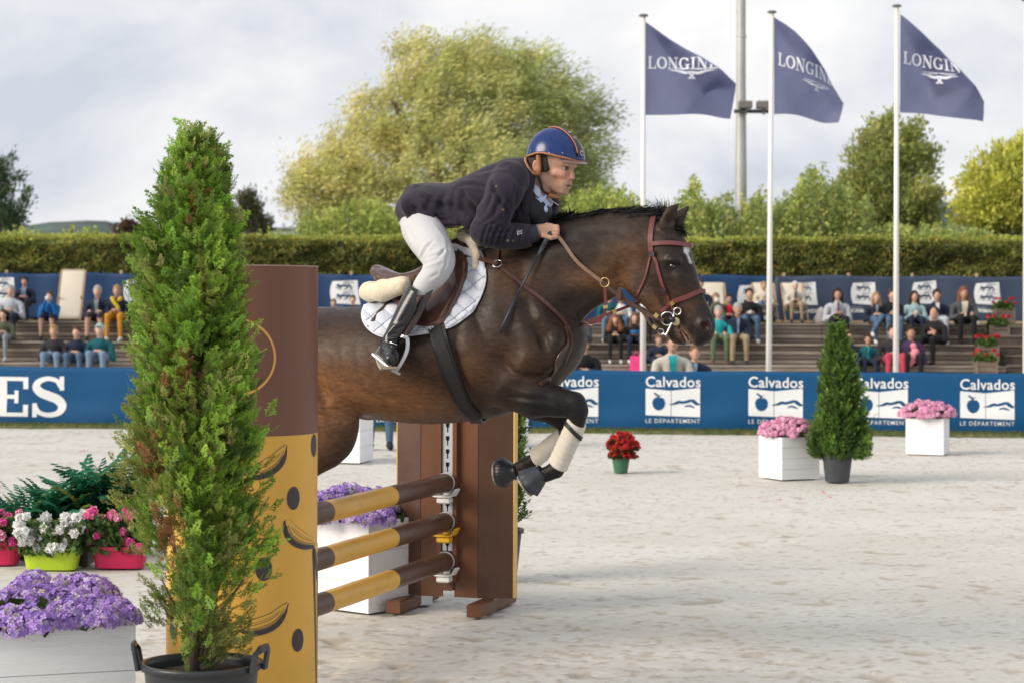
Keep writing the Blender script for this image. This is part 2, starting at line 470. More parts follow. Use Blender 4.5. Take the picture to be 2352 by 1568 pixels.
# ================================================================ GROUND
def sand_height(x, y):
    p = np.stack([x, y], -1)
    h = 0.006 * fbm(p * 0.9, 3, 3) + 0.002 * fbm(p * np.array([3.2, 3.0]), 3, 5)
    rough = np.clip(fbm(p * np.array([0.33, 0.5]) + 3.1, 3, 11) * 1.6 + 0.25, 0, 1)          # trampled zones
    near = np.exp(-((x - 0.2) / 2.2) ** 2 - ((y - 10.2) / 1.9) ** 2)
    rough = np.clip(rough * 0.45 + near * 0.9, 0, 1.2)
    r = fbm(p * np.array([14.0, 14.0]), 3, 21); h += 0.0035 * rough * r
    cl = np.clip(fbm(p * np.array([23.0, 23.0]) + 40, 2, 33) - 0.40 + .16 * np.clip(rough, 0, 1), 0, 1); h += 0.022 * cl * (0.35 + rough)      # clods
    pit = np.clip(fbm(p * 6.0 + 90, 2, 44) - 0.46 + .12 * np.clip(rough, 0, 1), 0, 1); h -= 0.07 * pit * (0.3 + rough)                         # hoof prints
    return h, rough, cl, pit
ys = [9.0]
while ys[-1] < 32: ys.append(ys[-1] + 0.0165 * (ys[-1] / 10) ** 2.1)
ys = np.array([-30, -5, 3, 7] + ys + [34, 38, 44, 60, 100, 200, 500, 1500, 4500.0])
xs = np.concatenate([[-4000, -1200, -400, -120, -40, -20, -12], np.linspace(-7.0, 7.0, 540), [12, 20, 40, 120, 400, 1200, 4000.0]])
GX, GY = np.meshgrid(xs, ys)
gh, gr, gc, gp = sand_height(GX, GY)
fade = np.clip((9.4 - np.abs(GX)) / 1.2, 0, 1) * np.clip((33 - GY) / 3, 0, 1) * np.clip((GY - 6.9) / 1, 0, 1)
GZ = (gh - 0.012) * fade - (1 - fade) * 0.01
V = np.stack([GX, GY, GZ], -1).reshape(-1, 3); ny, nx = GX.shape
ii = (np.arange(ny - 1)[:, None] * nx + np.arange(nx - 1)[None]).ravel()
F = np.stack([ii, ii + 1, ii + nx + 1, ii + nx], 1)
tone = np.clip(0.5 + 0.9 * fbm(np.stack([GX * 1.1, GY * 1.6], -1), 4, 71), 0, 1)
dk = np.clip(gc * 4.5 + gp * 4.0 + 0.55 * np.clip(gr - 0.35, 0, 1) * np.clip(0.5 + 1.6 * fbm(np.stack([GX * 7, GY * 7], -1), 2, 99), 0, 1), 0, 1)
c0 = np.array([0.54, 0.515, 0.47]); c1 = np.array([0.60, 0.585, 0.55]); c2 = np.array([0.33, 0.275, 0.205])
gcol = (c0 + (c1 - c0) * tone[..., None]) * (1 - dk[..., None] * 0.6) + c2 * dk[..., None] * 0.6
m_sand = mat('pale_arena_sand', (0.55, 0.52, 0.48), 0.95, var=0.09, vscale=26, bump=0.22, bscale=90, attr='Col', spec=0.15, bdist=0.01, detail=6)
g = mk('ground', V, F, m_sand, smooth=True, col=gcol.reshape(-1, 3)); tag(g, kind='structure')
# raised bank behind the stand, running on to the horizon
m_bank = mat('meadow_earth', (0.06, 0.075, 0.03), 0.95, var=0.3, vscale=0.6)
bxs = np.linspace(-400, 400, 60); bys = np.array([48.55, 48.6, 49.5, 53, 60, 80, 120, 300, 900, 4000.0])
BX, BY = np.meshgrid(bxs, bys)
V = np.stack([BX * np.maximum(1, BY / 300), BY, np.where(BY < 48.58, -.05, 1.17)], -1).reshape(-1, 3); nx = 60
ii = (np.arange(len(bys) - 1)[:, None] * nx + np.arange(nx - 1)[None]).ravel()
tag(mk('terrain', V, np.stack([ii, ii + 1, ii + nx + 1, ii + nx], 1), m_bank), kind='structure')
# ================================================================ FRONT BANNER LINE
def ban_pt(x, Yl=29.2, Yr=27.9):       # the banner stands on a straight line on the ground
    a = Vector((X_at(0, Yl), Yl, 0)); b = Vector((X_at(2352, Yr), Yr, 0))
    d = (b - a); d.z = 0; dn = d.normalized(); nrm = Vector((dn.y, -dn.x, 0))
    # intersect ray of column x with that line (at mid banner height)
    q = P(x, 915, 1.0); k = (a.x * dn.y - a.y * dn.x) / (q.x * dn.y - q.y * dn.x)
    p = Vector((q.x * k, q.y * k, 0)); return (p - a).dot(dn), a, dn, nrm
_, BA, BD, BN = ban_pt(0)
def ban_s(x): return ban_pt(x)[0]
def front_surf(s, z):
    f = 0.012 * math.sin(s * 2.1 + 1.2 * z) + 0.010 * math.sin(s * 5.3 - 4 * z + 1) * (1 - z) + 0.014 * math.sin(9 * (z + 0.06 * math.sin(s * 1.7)) + 0.5 * math.sin(s * 0.9)) * math.exp(-((z - .22) / .22) ** 2)
    top = -0.012 * abs(math.sin(s * 1.57))
    return BA + BD * s + BN * f + Vector((0, 0, z + top * z)), BN
BH = 0.80
m_blue = mat('blue_banner_cloth', (0.001, 0.068, 0.185), 0.62, var=0.05, vscale=2, spec=0.3)
m_white = mat('white_banner_print', (0.74, 0.76, 0.78), 0.7, spec=0.2)
m_wood_lt = mat('raw_pine', (0.42, 0.31, 0.20), 0.8, var=0.15, vscale=5)
def cloth_strip(name, surf, s0, s1, z0, z1, m, parent, nz=14, ds=0.09, th=0.004):
    n = int((s1 - s0) / ds) + 1; S_ = np.linspace(s0, s1, n); Z_ = np.linspace(z0, z1, nz); V = []
    for z in Z_:
        for s in S_: V.append(surf(s, z)[0])
    for z in Z_:
        for s in S_: p, nn = surf(s, z); V.append(p - nn * th)
    k = n * nz; F = []
    for j in range(nz - 1):
        for i in range(n - 1):
            a = j * n + i; F.append((a, a + 1, a + n + 1, a + n)); F.append((k + a, k + a + n, k + a + n + 1, k + a + 1))
    for i in range(n - 1): F.append((i + 1, i, k + i, k + i + 1)); a = (nz - 1) * n + i; F.append((a, a + 1, k + a + 1, k + a))
    for j in range(nz - 1): a = j * n; F.append((a, a + n, k + a + n, k + a)); b = a + n - 1; F.append((b + n, b, k + b, k + b + n))
    return mk(name, V, np.array(F), m, parent, smooth=True)
def banner(name, label, s0, s1, surf, z0, z1, m, base, post_step=2.4, group=None, post_m=None, posts=True):
    t = thing(name, label, 'banner', base, group=group)
    cloth_strip('banner_cloth', surf, s0, s1, z0, z1, m, t)
    if posts:
        s = s0 + 0.2
        while s < s1:
            p, nn = surf(s, z0); q = p - nn * 0.07
            V, F = g_box(-.03, -.03, 0, .03, .03, z1 - z0 + (0.045 if post_m else -0.01), .004)
            mk('post', [Vector(v) + q for v in V], F, post_m or m_wood_lt, t); s += post_step
    return t
sX = {x: ban_s(x) for x in (-800, 430, 700, 1200, 3200)}
ban1 = banner('banner', 'blue arena banner with big white serif letters ES on it', sX[-800] - .2, sX[700] - .01, front_surf, 0.0, BH, m_blue, BA)
ban2 = banner('banner', 'long blue arena banner repeating the Calvados apple logo', sX[700] + .01, sX[3200], front_surf, 0.0, BH, m_blue, BA + BD * sX[700])
# ES lettering (the end of a longer word that starts outside the frame)
def front_print(x0, x1, y0, y1, shape, name, parent, m=m_white, dens=.12, off=.005):
    s0, s1 = ban_s(x0), ban_s(x1); xm = (x0 + x1) / 2
    Yb = (BA + BD * ((s0 + s1) / 2)).y
    z = lambda y: CAMZ - (y - HY - ROLL * (xm - HX)) / FPX * Yb
    return print_on(front_surf, name, (fit(shape[0], s0, z(y1), s1, z(y0)), shape[1]), m, parent, dens, off)
(Ev, Ef), _w = serif('E'); front_print(-16, 66, 864, 955, (Ev, Ef), 'lettering', ban1)
(Ev, Ef), _w = serif('S'); front_print(75, 153, 862, 957, (Ev, Ef), 'lettering', ban1)
for k, c in enumerate('LONGIN'): (Ev, Ef), _w = serif(c); front_print(-550 + 90 * k, -550 + 90 * k + 95 * _w, 864, 955, (Ev, Ef), 'lettering', ban1)
T_CAL = text_shape('Calvados', 0.014, 1.04); T_DEP = text_shape('LE D\u00c9PARTEMENT', 0.002, 1.2)
def apple_sheet():
    L = [[(0, 0.03), (.465, 0), (.465, .93), (0, 1.0)], [(.475, 0), (1, -.03), (1, 1.04), (.475, .93)]]
    return merge2([(L[0], [[0, 1, 2, 3]]), (L[1], [[0, 1, 2, 3]])])
def apple_marks():
    a = [(.235, .20), (.30, .24), (.345, .34), (.36, .47), (.345, .60), (.30, .68), (.25, .66), (.235, .67), (.19, .68), (.145, .62), (.12, .48), (.14, .33), (.18, .24)]
    c = (.24, .45); V = [c] + a; F = [[0, 1 + (k + 1) % len(a), 1 + k] for k in range(len(a))]
    leaf = stroke([(.235, .66), (.225, .74), (.17, .82), (.155, .86)], [.012, .05, .045, .006]); st = stroke([(.24, .66), (.255, .75), (.29, .79)], [.012, .012, .01])
    w1 = stroke(smooth_path([(.43, .42), (.55, .46), (.63, .53), (.68, .50), (.78, .54), (.87, .58), (.94, .47), (1.0, .42)], 4), [.01, .03, .045, .06, .07, .08, .085, .08, .08, .08] + [.085] * 18 + [.05])
    w2 = stroke(smooth_path([(.72, .34), (.80, .39), (.86, .36), (.92, .31)], 4), [.01, .03, .045, .05, .055, .06, .06, .06, .06, .05, .04, .03, .01])
    fr = [(0, -.03), (1, 1.04)]; return merge2([(V + fr, F), leaf, st]), merge2([(fr, []), w1, w2])
A_SH, (A_MK, A_WV) = apple_sheet(), apple_marks()
def calvados(xc, y0):
    front_print(xc - 63, xc + 63, y0, y0 + 25, T_CAL, 'calvados_lettering', ban2, dens=.06)
    front_print(xc - 63, xc + 62, y0 + 26, y0 + 94, A_SH, 'apple_logo', ban2, dens=.1)
    front_print(xc - 63, xc + 62, y0 + 26, y0 + 94, A_MK, 'apple_print', ban2, m_blue, .06, .009)['kind'] = 'stuff'; front_print(xc - 63, xc + 62, y0 + 26, y0 + 94, A_WV, 'wave_print', ban2, m_blue, .06, .009)['kind'] = 'stuff'
    front_print(xc - 63, xc + 62, y0 + 96, y0 + 108, T_DEP, 'departement_lettering', ban2, dens=.06)['kind'] = 'stuff'
for xc, y0 in ((850, 860), (1080, 861), (1312, 862), (1546, 862), (1782, 864), (2023, 866), (2268, 868)): calvados(xc, y0)
# turf strip in front of the banner
m_turf = mat('turf', (0.075, 0.10, 0.03), 0.9, var=0.35, vscale=7, col2=(0.12, 0.11, 0.045))
V = []; F = []; n = 0; S_ = np.arange(sX[-800] - 1, sX[3200], 0.05)
for s in S_:
    w = 0.36 + 0.03 * math.sin(s * 3) + 0.02 * random.random()
    for (o_, z) in ((-0.4, .0), (-.1, .03), (0.1, .035), (w - .04, .03 + .008 * random.random()), (w, -.01)): V.append(BA + BD * s + BN * o_ + Vector((0, 0, z)))
for i in range(len(S_) - 1):
    for k in range(4): a = i * 5 + k; F.append((a, a + 1, a + 6, a + 5))
tag(mk('grass_strip', V, np.array(F), m_turf), kind='structure')
nb = 13000; s = rng.uniform(sX[-800] - 1, sX[3200], nb); o_ = rng.uniform(0.02, .38, nb)
base = np.array(BA)[None] + np.array(BD)[None] * s[:, None] + np.array(BN)[None] * o_[:, None]; base[:, 2] = .02
tip = base + np.stack([rng.normal(0, .015, nb), rng.normal(0, .015, nb), rng.uniform(.025, .06, nb)], 1)
sd = np.array(BD)[None] * .006
V = np.concatenate([base - sd, base + sd, tip], 0); F = np.stack([np.arange(nb), np.arange(nb) + nb, np.arange(nb) + 2 * nb], 1)
cg = np.array([.09, .13, .03]) * rng.uniform(.6, 1.5, (nb, 1)); cg[:, 0] *= rng.uniform(.8, 1.5, nb)
m_leafc = mat('leaf_attr', (0.1, 0.1, 0.1), 0.6, attr='Col', trans=0.35, spec=0.3)
tag(mk('grass', V, F, m_leafc, col=np.tile(cg, (3, 1))), 'short turf growing along the foot of the blue banner', 'grass', kind='stuff')
# ================================================================ TERRACED STAND
TIER = {0: (45.2, 0.37), 1: (46.2, 0.79), 2: (47.2, 1.21)}     # front edge depth, top height
m_plank = mat('weathered_stand_timber', (0.165, 0.13, 0.105), 0.85, var=0.35, vscale=2.2, stretch=(1, 8, 8), col2=(0.10, 0.082, 0.07), bump=.3, bscale=30)
m_plank2 = mat('weathered_stand_timber_pale', (0.25, 0.21, 0.175), 0.85, var=0.3, vscale=2.4, stretch=(1, 8, 8), bump=.3, bscale=30)
XS0, XS1 = X_at(-800, 46), X_at(2292, 46)
stand = thing('grandstand', 'terraced spectator stand of weathered horizontal planks behind the blue banner', 'stand', (0, 46.5, 0))
segs = np.linspace(XS0, XS1, 9)
def plank(x0, y0, z0, x1, y1, z1, m, parent=None):
    key = tuple(round(v, 3) for v in (x1 - x0, y1 - y0, z1 - z0)) + (m.name,)
    if key not in plank.c:
        V, F = g_box(-(x1 - x0) / 2, -(y1 - y0) / 2, -(z1 - z0) / 2, (x1 - x0) / 2, (y1 - y0) / 2, (z1 - z0) / 2, min(.012, (y1 - y0) * .2, (z1 - z0) * .2))
        plank.c[key] = mesh_of('plank', V, F, [m])
    o = link('plank', plank.c[key], parent or stand)
    o.location = ((x0 + x1) / 2, (y0 + y1) / 2, (z0 + z1) / 2); return o
plank.c = {}
for ti, (Yf, zt) in TIER.items():
    for a, b in zip(segs[:-1], segs[1:]):
        for r in range(4):      # riser of four planks
            z1 = zt - 0.035 - r * 0.097; y = Yf + 0.012 * ((r * 7 + ti) % 3) + .01
            if ti == 0 and r > 2: continue
            plank(a + .006, y, z1 - .085, b - .006, y + .05, z1, m_plank if (r + ti) % 2 else m_plank2)
        for r in range(3 if ti < 2 else 4):   # tread boards
            y0 = Yf - .03 + r * .34
            plank(a + .006, y0, zt - .032, b - .006, y0 + .325, zt - .006 * (r % 2), m_plank2)
V, F = g_box(XS0, 0, 0, XS1, 1, 1)
mb = MB()      # dark bearers under the boards
for ti, (Yf, zt) in TIER.items():
    V, F = g_box(XS0, Yf + .09, 0.0, XS1, Yf + (1.1 if ti < 2 else 1.3), zt - .04); mb.add(V, F)
mb.build('substructure', [mat('stand_inner_dark', (0.05, 0.04, 0.035), 0.9)], stand)
# access steps at the end of the stand
stairs = thing('stairs', 'dark timber access steps at the end of the stand beside the geranium crates', 'stairs', (XS1 + .6, 46.3, 0))
m_pd = mat('dark_step_timber', (0.075, 0.06, 0.05), 0.85, var=0.3, vscale=3)
for k in range(6):
    z = 1.19 - k * .2; y = 47.0 - k * .33
    plank(XS1 + .14, y, z - .05, XS1 + 2.2, y + .4, z, m_plank, stairs)
    plank(XS1 + .14, y + .03, z - .2, XS1 + 2.2, y + .07, z - .052, m_pd, stairs)
# ================================================================ UPPER BANNERS
m_blue2 = mat('deep_blue_banner_cloth', (0.002, 0.036, 0.120), 0.65, var=0.05, vscale=1.5)
m_navy = mat('faded_navy_banner_cloth', (0.030, 0.050, 0.095), 0.65, var=0.05, vscale=1.5)
YU = 49.2; ZU0, ZU1 = 1.24, 2.30
def up_surf(s, z):
    f = .03 * math.sin(s * 1.9) + .02 * math.sin(s * 4.1 + 2 * z) + .015 * math.sin(s * 7.7)
    return Vector((s, YU - f, z - .035 * abs(math.sin(s * 1.31)) * (z - ZU0))), Vector((0, -1, 0))
xu = lambda x: X_at(x, YU, 1.8)
bu1 = banner('banner', 'deep blue upper banner with white lion emblems at the back of the stand', xu(-800), xu(1779), up_surf, ZU0, ZU1, m_blue2, (xu(800), YU, ZU0), 2.6, post_m=m_wood_lt)
bu2 = banner('banner', 'faded navy upper banner with white lion emblems behind the seated crowd', xu(1781), xu(3200), up_surf, ZU0, ZU1, m_navy, (xu(2000), YU, ZU0), 1.45, post_m=m_wood_lt)
m_dim = mat('grey_banner_print', (0.35, 0.40, 0.47), 0.7)
def lion(y0):
    q = [stroke([(.30, y0), (.45, y0 + .04), (.62, y0 + .02), (.70, y0 + .06)], [.05, .10, .07, .07]), disc2(.27, y0 + .05, .06, .05, 10),
         stroke([(.34, y0 - .01), (.24, y0 - .06), (.17, y0 - .05)], [.05, .035, .03]), stroke([(.38, y0), (.36, y0 - .10), (.28, y0 - .13)], [.05, .035, .03]),
         stroke([(.62, y0), (.58, y0 - .09), (.48, y0 - .13)], [.06, .04, .03]), stroke([(.70, y0 + .02), (.76, y0 - .06), (.74, y0 - .13), (.68, y0 - .14)], [.07, .045, .035, .03]),
         stroke(smooth_path([(.71, y0 + .07), (.62, y0 + .13), (.50, y0 + .12), (.48, y0 + .17), (.60, y0 + .20), (.74, y0 + .19), (.84, y0 + .16)], 3), .022)]
    return merge2(q)
LION = merge2([lion(.72), lion(.30), ([(0, 0), (1, 1), (0, 1)], [])])
T_REG = text_shape('R\u00c9GION', 0.0, 1.1); T_NOR = text_shape('NORMANDIE', 0.03, 1.0)
def normandy(xc, y0, w, h, par, m_bg):
    s0, s1 = xu(xc - w / 2), xu(xc + w / 2); z = lambda y: P(xc, y, YU).z
    fl = []
    n = 10
    for i in range(n + 1):
        t = i / n; fl.append((0.02 + .10 * (1 - math.cos((t - .5) * 3.0)) if t > 0 else .04, t)) 
    L_ = [(-.02 + .09 * abs(t * 2 - 1) ** 2, t * (0.93) + .05 * 0) for t in np.linspace(0, 1, 9)]
    R_ = [(1.0 + .08 * (1 - t) ** 2 - .03 * t, t * 1.04 - .05) for t in np.linspace(0, 1, 9)]
    V = L_ + R_; F = [[i, 9 + i, 10 + i, 1 + i] for i in range(8)]
    sh = (np.array(V), F); sc = lambda S: (np.array(S[0]) * [s1 - s0, z(y0) - z(y0 + h)] + [s0, z(y0 + h)], S[1])
    print_on(up_surf, 'lion_emblem', sc(sh), m_white, par, .15, .006)
    print_on(up_surf, 'lion_print', sc(LION), m_bg, par, .15, .011)
    a0, a1 = xu(xc - w * .48), xu(xc - w * .05)
    print_on(up_surf, 'region_lettering', (fit(T_REG[0], a0, z(y0 + h + 10), a1, z(y0 + h + 5)), T_REG[1]), m_dim, par, .2, .006)
    a0, a1 = xu(xc - w * .62), xu(xc + w * .62)
    print_on(up_surf, 'normandie_lettering', (fit(T_NOR[0], a0, z(y0 + h + 21), a1, z(y0 + h + 11.5)), T_NOR[1]), m_white, par, .2, .006)
for xc, y0, w, h in ((5, 634, 58, 58), (317, 638, 64, 54), (561, 640, 64, 56), (791, 640, 64, 56), (1035, 640, 62, 56), (1290, 642, 62, 56), (1500, 642, 62, 56), (1726, 651, 62, 62)): normandy(xc, y0, w, h, bu1, m_blue2)
for xc, y0, w, h in ((1848, 646, 52, 52), (1983, 645, 56, 52), (2124, 644, 56, 52), (2267, 645, 58, 52)): normandy(xc, y0, w, h, bu2, m_navy)
rail = thing('rail', 'pale timber rail under the navy banner at the back of the platform', 'rail', (xu(2050), YU, ZU0))
V, F = g_box(xu(1781), YU - .09, ZU0 - .03, xu(3200), YU - .05, ZU0 + .03, .004); mk('rail_board', V, F, m_wood_lt, rail)
# ================================================================ FAR HILLS
def hill(x0, x1, Y, prof, colr, seed):
    n = 90; V = []; F = []
    for i in range(n):
        x = x0 + (x1 - x0) * i / (n - 1); p = P(x, 690, Y)
        yt = np.interp(x, [q[0] for q in prof], [q[1] for q in prof]) + 2.0 * float(fbm(np.array([x * .09, seed * 1.0]), 3, seed))
        top = P(x, yt, Y).z
        for (k, (dy, f)) in enumerate(((-140, 0), (-60, .72), (-15, .96), (0, 1), (90, .85), (400, 0))): V.append((p.x * (Y + dy) / Y, Y + dy, 0.5 + (top - .5) * f))
    for i in range(n - 1):
        for k in range(5): a = i * 6 + k; F.append((a, a + 6, a + 7, a + 1))
    return tag(mk('hills', V, np.array(F), colr, smooth=True), kind='structure')
m_hill = mat('wooded_hill', (0.055, 0.085, 0.075), 0.95, var=0.5, vscale=0.05)
hill(-3500, 420, 900, [(-3500, 545), (-1500, 512), (-300, 530), (60, 518), (110, 511), (170, 507), (215, 506), (262, 508), (280, 516), (300, 522), (420, 528)], m_hill, 3)
hill(420, 2000, 1000, [(420, 528), (800, 520), (1500, 500), (1620, 470), (1800, 480), (2000, 478)], m_hill, 5)
hill(1980, 6000, 800, [(1980, 478), (2140, 470), (2165, 463), (2200, 464), (2240, 480), (2700, 490), (3800, 512), (6000, 540)], m_hill, 8)
# ================================================================ FLAGPOLES, FLAGS, LIGHT MAST
m_poleW = mat('white_lacquered_pole', (0.74, 0.73, 0.70), 0.35, var=0.04, vscale=3)
m_galv = mat('galvanised_steel', (0.42, 0.42, 0.41), 0.5, metal=0.35, var=0.12, vscale=4, stretch=(1, 1, .3))
m_black = mat('black_plastic', (0.015, 0.015, 0.018), 0.45)
m_flag = mat('navy_flag_cloth', (0.23, 0.25, 0.40), 0.75, trans=0.72, var=0.06, vscale=2, spec=0.2)
m_flagW = mat('white_flag_print', (0.62, 0.66, 0.74), 0.75, spec=0.2)
YF = 31.0
pos = []
for i, (xt, yt, xb, lab) in enumerate(((1478, 38, 1477, 'white flagpole closest to the rider, right of the willow'), (1773, 30, 1765, 'white flagpole in front of the grey light mast'), (2060, 16, 2058, 'white flagpole before the olive tree, tallest looking of the row'), (2357, 2, 2356, 'white flagpole half cut off by the frame edge'))):
    a = P(xb, 848, YF); a.z = 0; b_ = P(xt, yt, YF)
    t = thing('flagpole', lab, 'flagpole', a, group='white flagpoles along the banner')
    V, F = g_tube([a, (a + b_) / 2, b_], [.044, .036, .030], 14); mk('pole', V, F, m_poleW, t, smooth=True)
    V, F = g_lathe([(0, .035), (.05, .03), (.07, .008), (.07, 0), (.03, -.01), (.02, -.05)], 14); V = [Vector(v) + b_ for v in V]; mk('cap', V, F, mat('pole_cap', (.12, .13, .12), .5), t, smooth=True)
    pos.append(b_)
def flag(label, top, bot, seed, text, logo, back, depthk=1.0, mirror=0):
    """top/bot: cloth edges in photo units from hoist to fly"""
    tp = np.array(smooth_path([(x, y, 0) for x, y in top], 8))[:, :2]; bt = np.array(smooth_path([(x, y, 0) for x, y in bot], 8))[:, :2]
    n = 40; m = 26
    def res(c): d = np.r_[0, np.cumsum(np.linalg.norm(np.diff(c, axis=0), axis=1))]; u = np.linspace(0, d[-1], n); return np.stack([np.interp(u, d, c[:, k]) for k in (0, 1)], 1)
    tp, bt = res(tp), res(bt); x0 = tp[0, 0]; ph = seed * 1.7
    def fold(x, y):      # metres of billow towards / away from the camera
        w = min(max((x - x0) / 210, 0), 1.2); d = (y - 150) / 110
        return depthk * w * (.26 * math.sin(4.6 * w + 1.6 * d + ph) + .13 * math.sin(10 * w - 3.6 * d + ph * 2) + .05 * abs(math.sin(9 * w + 4 * d + ph)))
    def surf(x, y):
        f = fold(x, y); q = P(x, y, YF); q.y = YF + f
        return q, Vector((0, -1, 0))
    t = thing('flag', label, 'flag', P(x0, 150, YF), group='navy flags flying in the wind')
    V = [surf(*(tp[i] * (1 - v) + bt[i] * v))[0] for v in np.linspace(0, 1, m) for i in range(n)]
    F = [(j * n + i, (j + 1) * n + i, (j + 1) * n + i + 1, j * n + i + 1) for j in range(m - 1) for i in range(n - 1)]
    mk('flag_cloth', V, np.array(F), m_flag, t, smooth=True)
    # the part of the cloth folded back behind
    bk = np.array(back, float); c = bk.mean(0); V = []; F = []; K = 7
    ring = np.array(smooth_path([(x, y, 0) for x, y in bk], 1, True))[:, :2]
    for k in range(K + 1):
        for q in ring: w = c + (q - c) * (k / K); s_ = surf(*w)[0]; s_.y += .05; V.append(s_)
    L = len(ring)
    for k in range(K):
        for i in range(L): F.append((k * L + i, k * L + (i + 1) % L, (k + 1) * L + (i + 1) % L, (k + 1) * L + i))
    mk('folded_cloth', V, F, m_flag, t, smooth=True)
    # LONGIN(ES) print: drawn in photo units, the last letters turn away past the cloth edge
    (xa, ya), (xb, yb), hgt, shear = text
    def clip(V2, TF):
        V3, F3, isl = densify(V2, TF, 5)
        keep = []
        for f in F3:
            cx, cy = V3[f].mean(0); yt_ = np.interp(cx, tp[:, 0], tp[:, 1])
            if cy > yt_ + 3 and cx < tp[-1, 0] - 2: keep.append(f)
        return V3, keep, isl
    xo = 0; Wd = sum(serif(c)[1] + .03 for c in 'LONGINES')
    for c in 'LONGINES':
        (TV, TF), w_ = serif(c); TV = np.array(TV); sx = (TV[:, 0] + xo) / Wd; xo += w_ + .03
        V3, F3, isl = clip(np.stack([xa + (xb - xa) * sx, ya + (yb - ya) * sx - TV[:, 1] * hgt], 1), TF)
        if F3: mk('letter', [surf(*v)[0] + Vector((0, -.010 - .0006 * (k % 8), 0)) for v, k in zip(V3, isl)], F3, m_flagW, t)
    lx, ly, lw, lh, ls = logo
    q = []
    for s in (-1, 1):
        q += [stroke([(0, .0), (s * .25, -.12), (s * .5, .0), (s * 1.0, .12)], [.16, .2, .16, .05]), stroke([(s * .1, .25), (s * .5, .2), (s * .9, .16)], [.05, .06, .03]), stroke([(s * .15, -.28), (s * .35, -.22), (s * .6, -.1)], [.05, .07, .03])]
    q += [rect2(-.9, .30, .9, .36), stroke([(-.12, -.15), (.12, -.7)], .09), stroke([(.12, -.15), (-.12, -.7)], .09), rect2(-.18, -.16, .18, -.08), rect2(-.18, -.76, .18, -.68)]
    LV, LF = merge2(q); LV = np.stack([lx + LV[:, 0] * lw, ly - LV[:, 1] * lh + ls * LV[:, 0] * lw], 1); V3, F3, isl = clip(LV, LF)
    W3 = [surf(*v)[0] + Vector((0, -.010 - .0006 * (k % 8), 0)) for v, k in zip(V3, isl)]
    if F3: mk('winged_logo', W3, F3, m_flagW, t)
    return t
flag('navy flag on the pole closest to the rider, fly corner reaching the mast', [(1483, 51), (1550, 95), (1625, 145), (1692, 191)], [(1483, 265), (1560, 265), (1620, 264), (1683, 269)], 1, ((1488, 158), (1668, 163), 28, 0), (1588, 166, 50, 22, .03), [(1486, 56), (1560, 105), (1640, 157), (1690, 193), (1650, 200), (1613, 219), (1580, 170), (1530, 125)])
flag('navy flag just beside the light mast with a deeply rippled fly edge', [(1778, 40), (1812, 62), (1841, 90), (1870, 125), (1907, 171), (1944, 234)], [(1778, 263), (1815, 263), (1850, 267), (1895, 280), (1926, 282)], 2.3, ((1787, 150), (1940, 200), 29, 0), (1876, 196, 34, 17, .3), [(1780, 46), (1808, 64), (1838, 95), (1865, 127), (1900, 170), (1880, 165), (1840, 130), (1800, 90)], 1.25)
flag('navy flag on the pole before the olive tree, hanging lowest at its fly', [(2068, 33), (2118, 75), (2168, 117), (2215, 172), (2261, 234)], [(2067, 259), (2121, 262), (2168, 269), (2215, 276), (2256, 281)], 3.9, ((2075, 146), (2250, 176), 28, 0), (2158, 176, 40, 22, .12), [(2071, 40), (2118, 80), (2166, 122), (2212, 176), (2256, 234), (2200, 212), (2155, 225), (2130, 170), (2095, 100)])
f4 = thing('flag', 'navy flag whose hoist edge only touches the frame', 'flag', P(2362, 150, YF), group='navy flags flying in the wind')
V = []; n = 16
for j in range(n):
    for i in range(n):
        x = 2363 + 200 * i / (n - 1); yt = 22 + 150 * i / (n - 1); y = yt + (250 - yt) * j / (n - 1); q = P(x, y, YF); q.y += .15 * math.sin(i * .5) * i / n; V.append(q)
mk('flag_cloth', V, np.array([(j * n + i, (j + 1) * n + i, (j + 1) * n + i + 1, j * n + i + 1) for j in range(n - 1) for i in range(n - 1)]), m_flag, f4, smooth=True)
YM = 60.0
t = thing('light_mast', 'tall grey steel floodlight mast rising out of frame behind the flags', 'light mast', P(1702, 690, YM))
a, b_ = P(1702, 560, YM), P(1703, -420, YM); a.z = 1.1
n = 8; pts = [a + (b_ - a) * (i / n) for i in range(n + 1)]; rr = [(32 - 11 * min(1, i / n * 1.9)) / 2 * YM / FPX for i in range(n + 1)]
V, F = g_tube(pts, rr, 16); mk('mast', V, F, m_galv, t, smooth=True)
q = P(1703, 85, YM); V, F = g_lathe([(.125, -.03), (.14, -.02), (.14, .02), (.12, .03)], 16); mk('collar', [Vector(v) + q for v in V], F, m_galv, t)
a, b_ = P(1684, 258, YM), P(1768, 258, YM); V, F = g_box(a.x, YM - .3, a.z - .05, b_.x, YM - .2, a.z + .05); mk('crossarm', V, F, mat('dark_steel', (.05, .055, .06), .5), t)
for x in (1713, 1754):
    q = P(x, 243, YM - .3); mb = MB(); V, F = g_box(-.2, -.18, -.09, .16, .12, .12, .02); mb.add(V, F); V, F = g_box(-.03, -.05, -.25, .03, .05, -.09); mb.add(V, F)
    fl = mb.build('floodlight', [mat('floodlight_housing', (.16, .15, .14), .5)], t, M=Matrix.Translation(q))
    V, F = g_box(.161, -.15, -.07, .17, .10, .10); mk('lens', [Vector(v) + q for v in V], F, mat('floodlight_glass', (.02, .025, .03), .15), fl)
